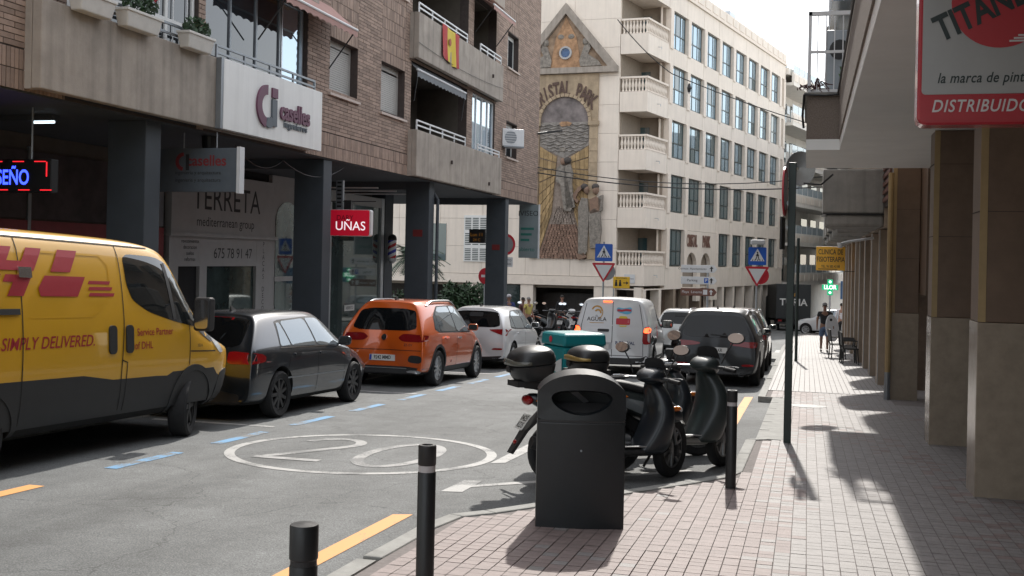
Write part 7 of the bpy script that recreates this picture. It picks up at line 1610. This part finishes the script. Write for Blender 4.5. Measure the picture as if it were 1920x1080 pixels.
# street lamp arm poking out from the brick corner
t = thing('street_lamp', 'dark street lamp arm reaching from the brick building corner over the side street', 'street lamp', (-9.5, 38.7, 6.3), wcoord=True)
MB().tube([(-9.48, 38.6, 6.20), (-9.2, 38.9, 6.28)], .04, 8).build('arm', m_trim, t); MB().loft([[(-9.25, 38.85, 6.24), (-9.2, 38.95, 6.24), (-9.2, 38.95, 6.30), (-9.25, 38.85, 6.30)], [(-8.75, 39.1, 6.34), (-8.7, 39.2, 6.34), (-8.7, 39.2, 6.38), (-8.75, 39.1, 6.38)]]).build('head', m_trim, t)
# cables across the street
A = Vector((-9.5, 38.7, 4.85))
wire([(-9.5, 38.7, 4.80), (1.3, 41, 4.55)], .022, 'black cable sagging across the street from the brick corner', .35); wire([(-9.5, 38.7, 5.0), (1.3, 44, 5.2)], .018, 'second black cable crossing the street above the first', .5)
wire([(-7.6, 44, 11.4), (-5.4, 44.2, 9.2), (1.5, 46, 6.9)], .02, 'cable with lamp holder slanting down across the cream block', .15)
t = thing('cable_lamp_holder', 'small lamp holder hanging on the slanting cable', 'lamp', (-4.7, 44.2, 8.6), wcoord=True); MB().lathe([(.05, 8.45), (.09, 8.62), (.04, 8.8)], (-4.7, 44.25, 0), n=10).build('holder', m_black, t); MB().lathe([(.001, 8.36), (.045, 8.45)], (-4.7, 44.25, 0), n=10, cap=False).build('bulb', m_shopw, t)

# ================================================================== plants beyond the arcade
pm = thing('palm_tree', 'palm tree with drooping fronds seen beyond the arcade pillars', 'tree', (-17.2, 46.5, gz(46.5)), wcoord=True)
MB().tube([(-17.2, 46.5, gz(46.5)-.1), (-17.15, 46.5, .2), (-17.1, 46.5, 1.6)], [.28, .24, .20], 10).build('trunk', mat('palm_bark', (.10, .075, .05), .9, var=.3, scale=8, bump=.6, bscale=20), pm, smooth=True)
m_frond = mat('palm_frond', (.03, .065, .035), .5, var=.3, island=.3)
for i in range(38):
    a = i*2.4; el = rn.uniform(-.2, 1.1); L_ = rn.uniform(1.3, 1.9); g = MB(); d = Vector((math.cos(a)*math.cos(el), math.sin(a)*math.cos(el), math.sin(el))); P_ = []
    for k in range(9): u = k/8; P_.append(Vector((-17.1, 46.5, 1.65)) + d*L_*u + Vector((0, 0, -1))*(.9*u*u))
    g.tube(P_, .015, 4)
    sd_ = d.cross(Vector((0, 0, 1))).normalized()
    for k in range(1, 9):
        for s in (-1, 1):
            for j in range(3):
                p = P_[k-1].lerp(P_[k], j/3); tip = p + (sd_*s*.42 + d*.25)*(1.1-.6*k/8) - Vector((0, 0, .12)); w_ = (P_[k]-P_[k-1]).normalized()*.025; g.poly([p-w_, p+w_, tip])
    g.build('frond', m_frond, pm, fix=False)
iv = thing('ivy_hedge', 'dense dark green ivy clump on the cream wall beyond the pillars', 'shrub', (-15.9, 51.0, gz(51)), wcoord=True)
g = MB()
for _ in range(3): leafball(g, (-16.7+_*.75, 51.2, -.8), (.8, .5, 1.35), 1100, .12, rn)
g.build('foliage', m_leafd, iv, fix=False); MB().tube([(-15.9, 51.3, gz(51)), (-15.8, 51.3, -.6), (-16.0, 51.3, .2)], .06, 6).build('stem', mat('ivy_stem', (.08, .06, .04), .9), iv)
iv2 = thing('ivy_hedge', 'low dark shrub under the palm beyond the arcade', 'shrub', (-17.3, 46.0, gz(46)), wcoord=True)
g = MB(); leafball(g, (-17.3, 46.0, -.7), (1.0, .5, .9), 900, .10, rn); g.build('foliage', m_leafd, iv2, fix=False); MB().tube([(-17.3, 46.0, gz(46)), (-17.3, 46.0, -.7)], .05, 6).build('stem', mat('ivy_stem', (.08, .06, .04)), iv2)

# ================================================================== people
m_skin2 = mat('skin', (.36, .20, .14), .55, var=.08); m_skin3 = mat('tanned_skin', (.20, .11, .075), .55, var=.08)
def skin_chain(name, joints, edges, m, parent, root=0, lv=2):
    me = bpy.data.meshes.new(name); me.from_pydata([j[0] for j in joints], edges, []); me.materials.append(m); o = link(name, me, parent)
    md = o.modifiers.new('skin', 'SKIN'); md.use_smooth_shade = True
    for v, j in zip(me.skin_vertices[0].data, joints): v.radius = j[1] if isinstance(j[1], tuple) else (j[1], j[1])
    me.skin_vertices[0].data[root].use_root = True
    s = o.modifiers.new('sub', 'SUBSURF'); s.levels = s.render_levels = lv; return o
def person(label, loc, rz, h, skin, top, bottom, shoe, hair, stride=.16, shorts=False, longs=False, armR=None, armL=None, cap=None, group=None, sit=False):
    """figure facing local -y; one body surface, clothes as slightly larger shells over it"""
    t = thing('person', label, 'person', loc, (0, 0, rz), group); k = h/1.75; t.scale = (k,)*3
    aL = armL or [(.19, .0, 1.40), (.25, .03, 1.14), (.26, -.06, .90)]; aR = armR or [(-.19, .0, 1.40), (-.25, .04, 1.14), (-.26, -.04, .90)]
    lL = [(.09, 0, .92), (.10, -.10-stride*.3, .50), (.10, -stride, .09)]; lR = [(-.09, 0, .92), (-.10, .02, .50), (-.10, stride, .09)]
    J = [((0, 0, .95), (.15, .105)), ((0, .01, 1.15), (.135, .095)), ((0, 0, 1.34), (.16, .105)), ((0, 0, 1.47), (.055, .055)), ((0, -.01, 1.56), (.052, .058)), ((0, -.02, 1.64), (.075, .092)), ((0, -.015, 1.71), (.066, .080))]
    E_ = [(i, i+1) for i in range(6)]
    def add(ch, par, rs):
        b = len(J)
        for i, (p, r) in enumerate(zip(ch, rs)): J.append((p, r)); E_.append((par if i == 0 else b+i-1, b+i))
        return len(J)-1
    hL = add(aL, 2, (.052, .042, .030)); hR = add(aR, 2, (.052, .042, .030)); fL = add(lL, 0, (.085, .058, .040)); fR = add(lR, 0, (.085, .058, .040))
    for hh, a in ((hL, aL), (hR, aR)):
        d = (Vector(a[2])-Vector(a[1])).normalized(); wr = Vector(a[2]); J.append((tuple(wr+d*.06), (.028, .038))); E_.append((hh, len(J)-1)); pm_ = len(J)-1
        sd_ = Vector((0, 1, 0))
        for q, ln in ((-.026, .065), (-.009, .08), (.009, .078), (.026, .06)): J.append((tuple(wr+d*(.06+ln)+sd_*q), .0085)); E_.append((pm_, len(J)-1))
        J.append((tuple(wr+d*.075+Vector((0, -.05, 0))), .010)); E_.append((hh, len(J)-1))
    skin_chain('body', J, E_, skin, t)
    sh = [((0, 0, .93), (.165, .125)), ((0, .01, 1.15), (.155, .115)), ((0, 0, 1.35), (.178, .122)), ((0, 0, 1.45), (.075, .075))]; es = [(0, 1), (1, 2), (2, 3)]
    for a in (aL, aR):
        e = 1.0 if longs else .55; b = len(sh); sh.append((a[0], .072)); sh.append((tuple(Vector(a[0]).lerp(Vector(a[1]), e)), .062)); es += [(2, b), (b, b+1)]
        if longs: sh.append((tuple(Vector(a[1]).lerp(Vector(a[2]), .92)), .046)); es.append((b+1, b+2))
    skin_chain('shirt', sh, es, top, t)
    pt_ = [((0, 0, .96), (.165, .125)), ((0, 0, .88), (.165, .125))]; ep = [(0, 1)]
    for l in (lL, lR):
        b = len(pt_); pt_.append((tuple(Vector(l[0])+Vector((0, 0, -.06))), .108)); pt_.append((tuple(Vector(l[0]).lerp(Vector(l[1]), .95)), .088)); ep += [(1, b), (b, b+1)]
        if not shorts: pt_.append((tuple(Vector(l[1]).lerp(Vector(l[2]), .97)), .062)); ep.append((b+1, b+2))
    skin_chain('shorts' if shorts else 'trousers', pt_, ep, bottom, t)
    for l in (lL, lR): f_ = Vector(l[2]); skin_chain('shoe', [((f_.x, f_.y+.05, f_.z-.035), (.040, .045)), ((f_.x, f_.y-.06, f_.z-.05), (.042, .036)), ((f_.x, f_.y-.15, f_.z-.058), (.034, .026))], [(0, 1), (1, 2)], shoe, t)
    MB().ball((0, .0, 1.685), (.082, .10, .085), 14, 10).build('hair', hair, t, smooth=True)
    if cap: MB().ball((0, -.005, 1.70), (.088, .105, .085), 14, 10).build('cap', cap, t, smooth=True); MB().box(-.07, .07, -.19, -.08, 1.70, 1.712).build('cap_peak', cap, t)
    MB().ball((0, -.118, 1.625), (.014, .022, .02), 8, 6).build('nose', skin, t)
    for s in (-1, 1): MB().ball((s*.032, -.098, 1.65), (.013, .012, .009), 8, 6).build('eye', m_black, t); MB().ball((s*.082, -.01, 1.63), (.012, .024, .034), 8, 6).build('ear', skin, t)
    MB().box(-.025, .025, -.108, -.10, 1.577, 1.584).build('mouth', m_sgred, t)
    return t
m_blkcloth = mat('black_cloth', (.014, .015, .018), .85, var=.15); m_denim = mat('denim', (.075, .115, .19), .85, var=.15, scale=20); m_shirtw = mat('white_shirt_cloth', (.62, .60, .63), .8, var=.05); m_hairg = mat('grey_hair', (.25, .24, .23), .8); m_hairb = mat('dark_hair', (.02, .016, .013), .7); m_yelc = mat('yellow_tshirt', (.55, .46, .14), .85, var=.08)
person('man in black polo, cap and denim shorts walking with a white board under his arm', (.62, 40.9, gz(40.9)), R(4), 1.74, m_skin3, m_blkcloth, m_denim, m_black, m_hairb, stride=.10, shorts=True, cap=mat('grey_cap', (.12, .12, .12), .8), armL=[(.20, .0, 1.40), (.30, .03, 1.16), (.30, -.08, .96)])
bd_ = thing('body_board', 'white oval board carried under the arm of the man in the cap', 'board', (.62+.33, 40.8, gz(40.9)+.45), (0, 0, R(20)))
MB().prism([(.24*math.cos(R(a)), 0, .42+.48*math.sin(R(a))) for a in range(0, 360, 12)], (0, .06, 0)).build('board', mat('foam_white', (.55, .56, .58), .5, var=.05), bd_, bevel=.02); MB().lathe([(.05, -.003), (.05, -.001)], (-.02, 0, .72), 'y', 14).build('grip_hole', m_black, bd_); bd_.rotation_euler = (0, R(-8), R(20))
person('man in white shirt and dark trousers walking away down the pavement', (1.62, 55.2, gz(55.2)), R(178), 1.78, m_skin2, m_shirtw, m_blkcloth, m_black, m_hairb, stride=.12, longs=True)
person('grey haired man in yellow t-shirt standing by the parked scooters', (-11.6, 46.2, gz(46.2, ROAD)), R(60), 1.72, m_skin2, m_yelc, m_blkcloth, m_black, m_hairg, stride=.05)
person('man with brown hair in dark top beside the man in yellow', (-12.0, 46.8, gz(46.8, ROAD)), R(70), 1.7, m_skin3, mat('maroon_cloth', (.12, .05, .05), .85), m_denim, m_black, m_hairb, stride=.05)
person('person in black jacket standing behind the parked scooters', (-11.0, 50.2, gz(50.2)), R(20), 1.75, m_skin2, m_blkcloth, m_blkcloth, m_black, m_hairb, stride=.04, longs=True)
person('person in blue top with pale cap standing beyond the white hatchback', (-11.05, 40.9, gz(40.9)), R(30), 1.70, m_skin2, mat('blue_cloth', (.04, .06, .20), .85), m_denim, m_black, m_hairg, stride=.04, longs=True, cap=m_shirtw)
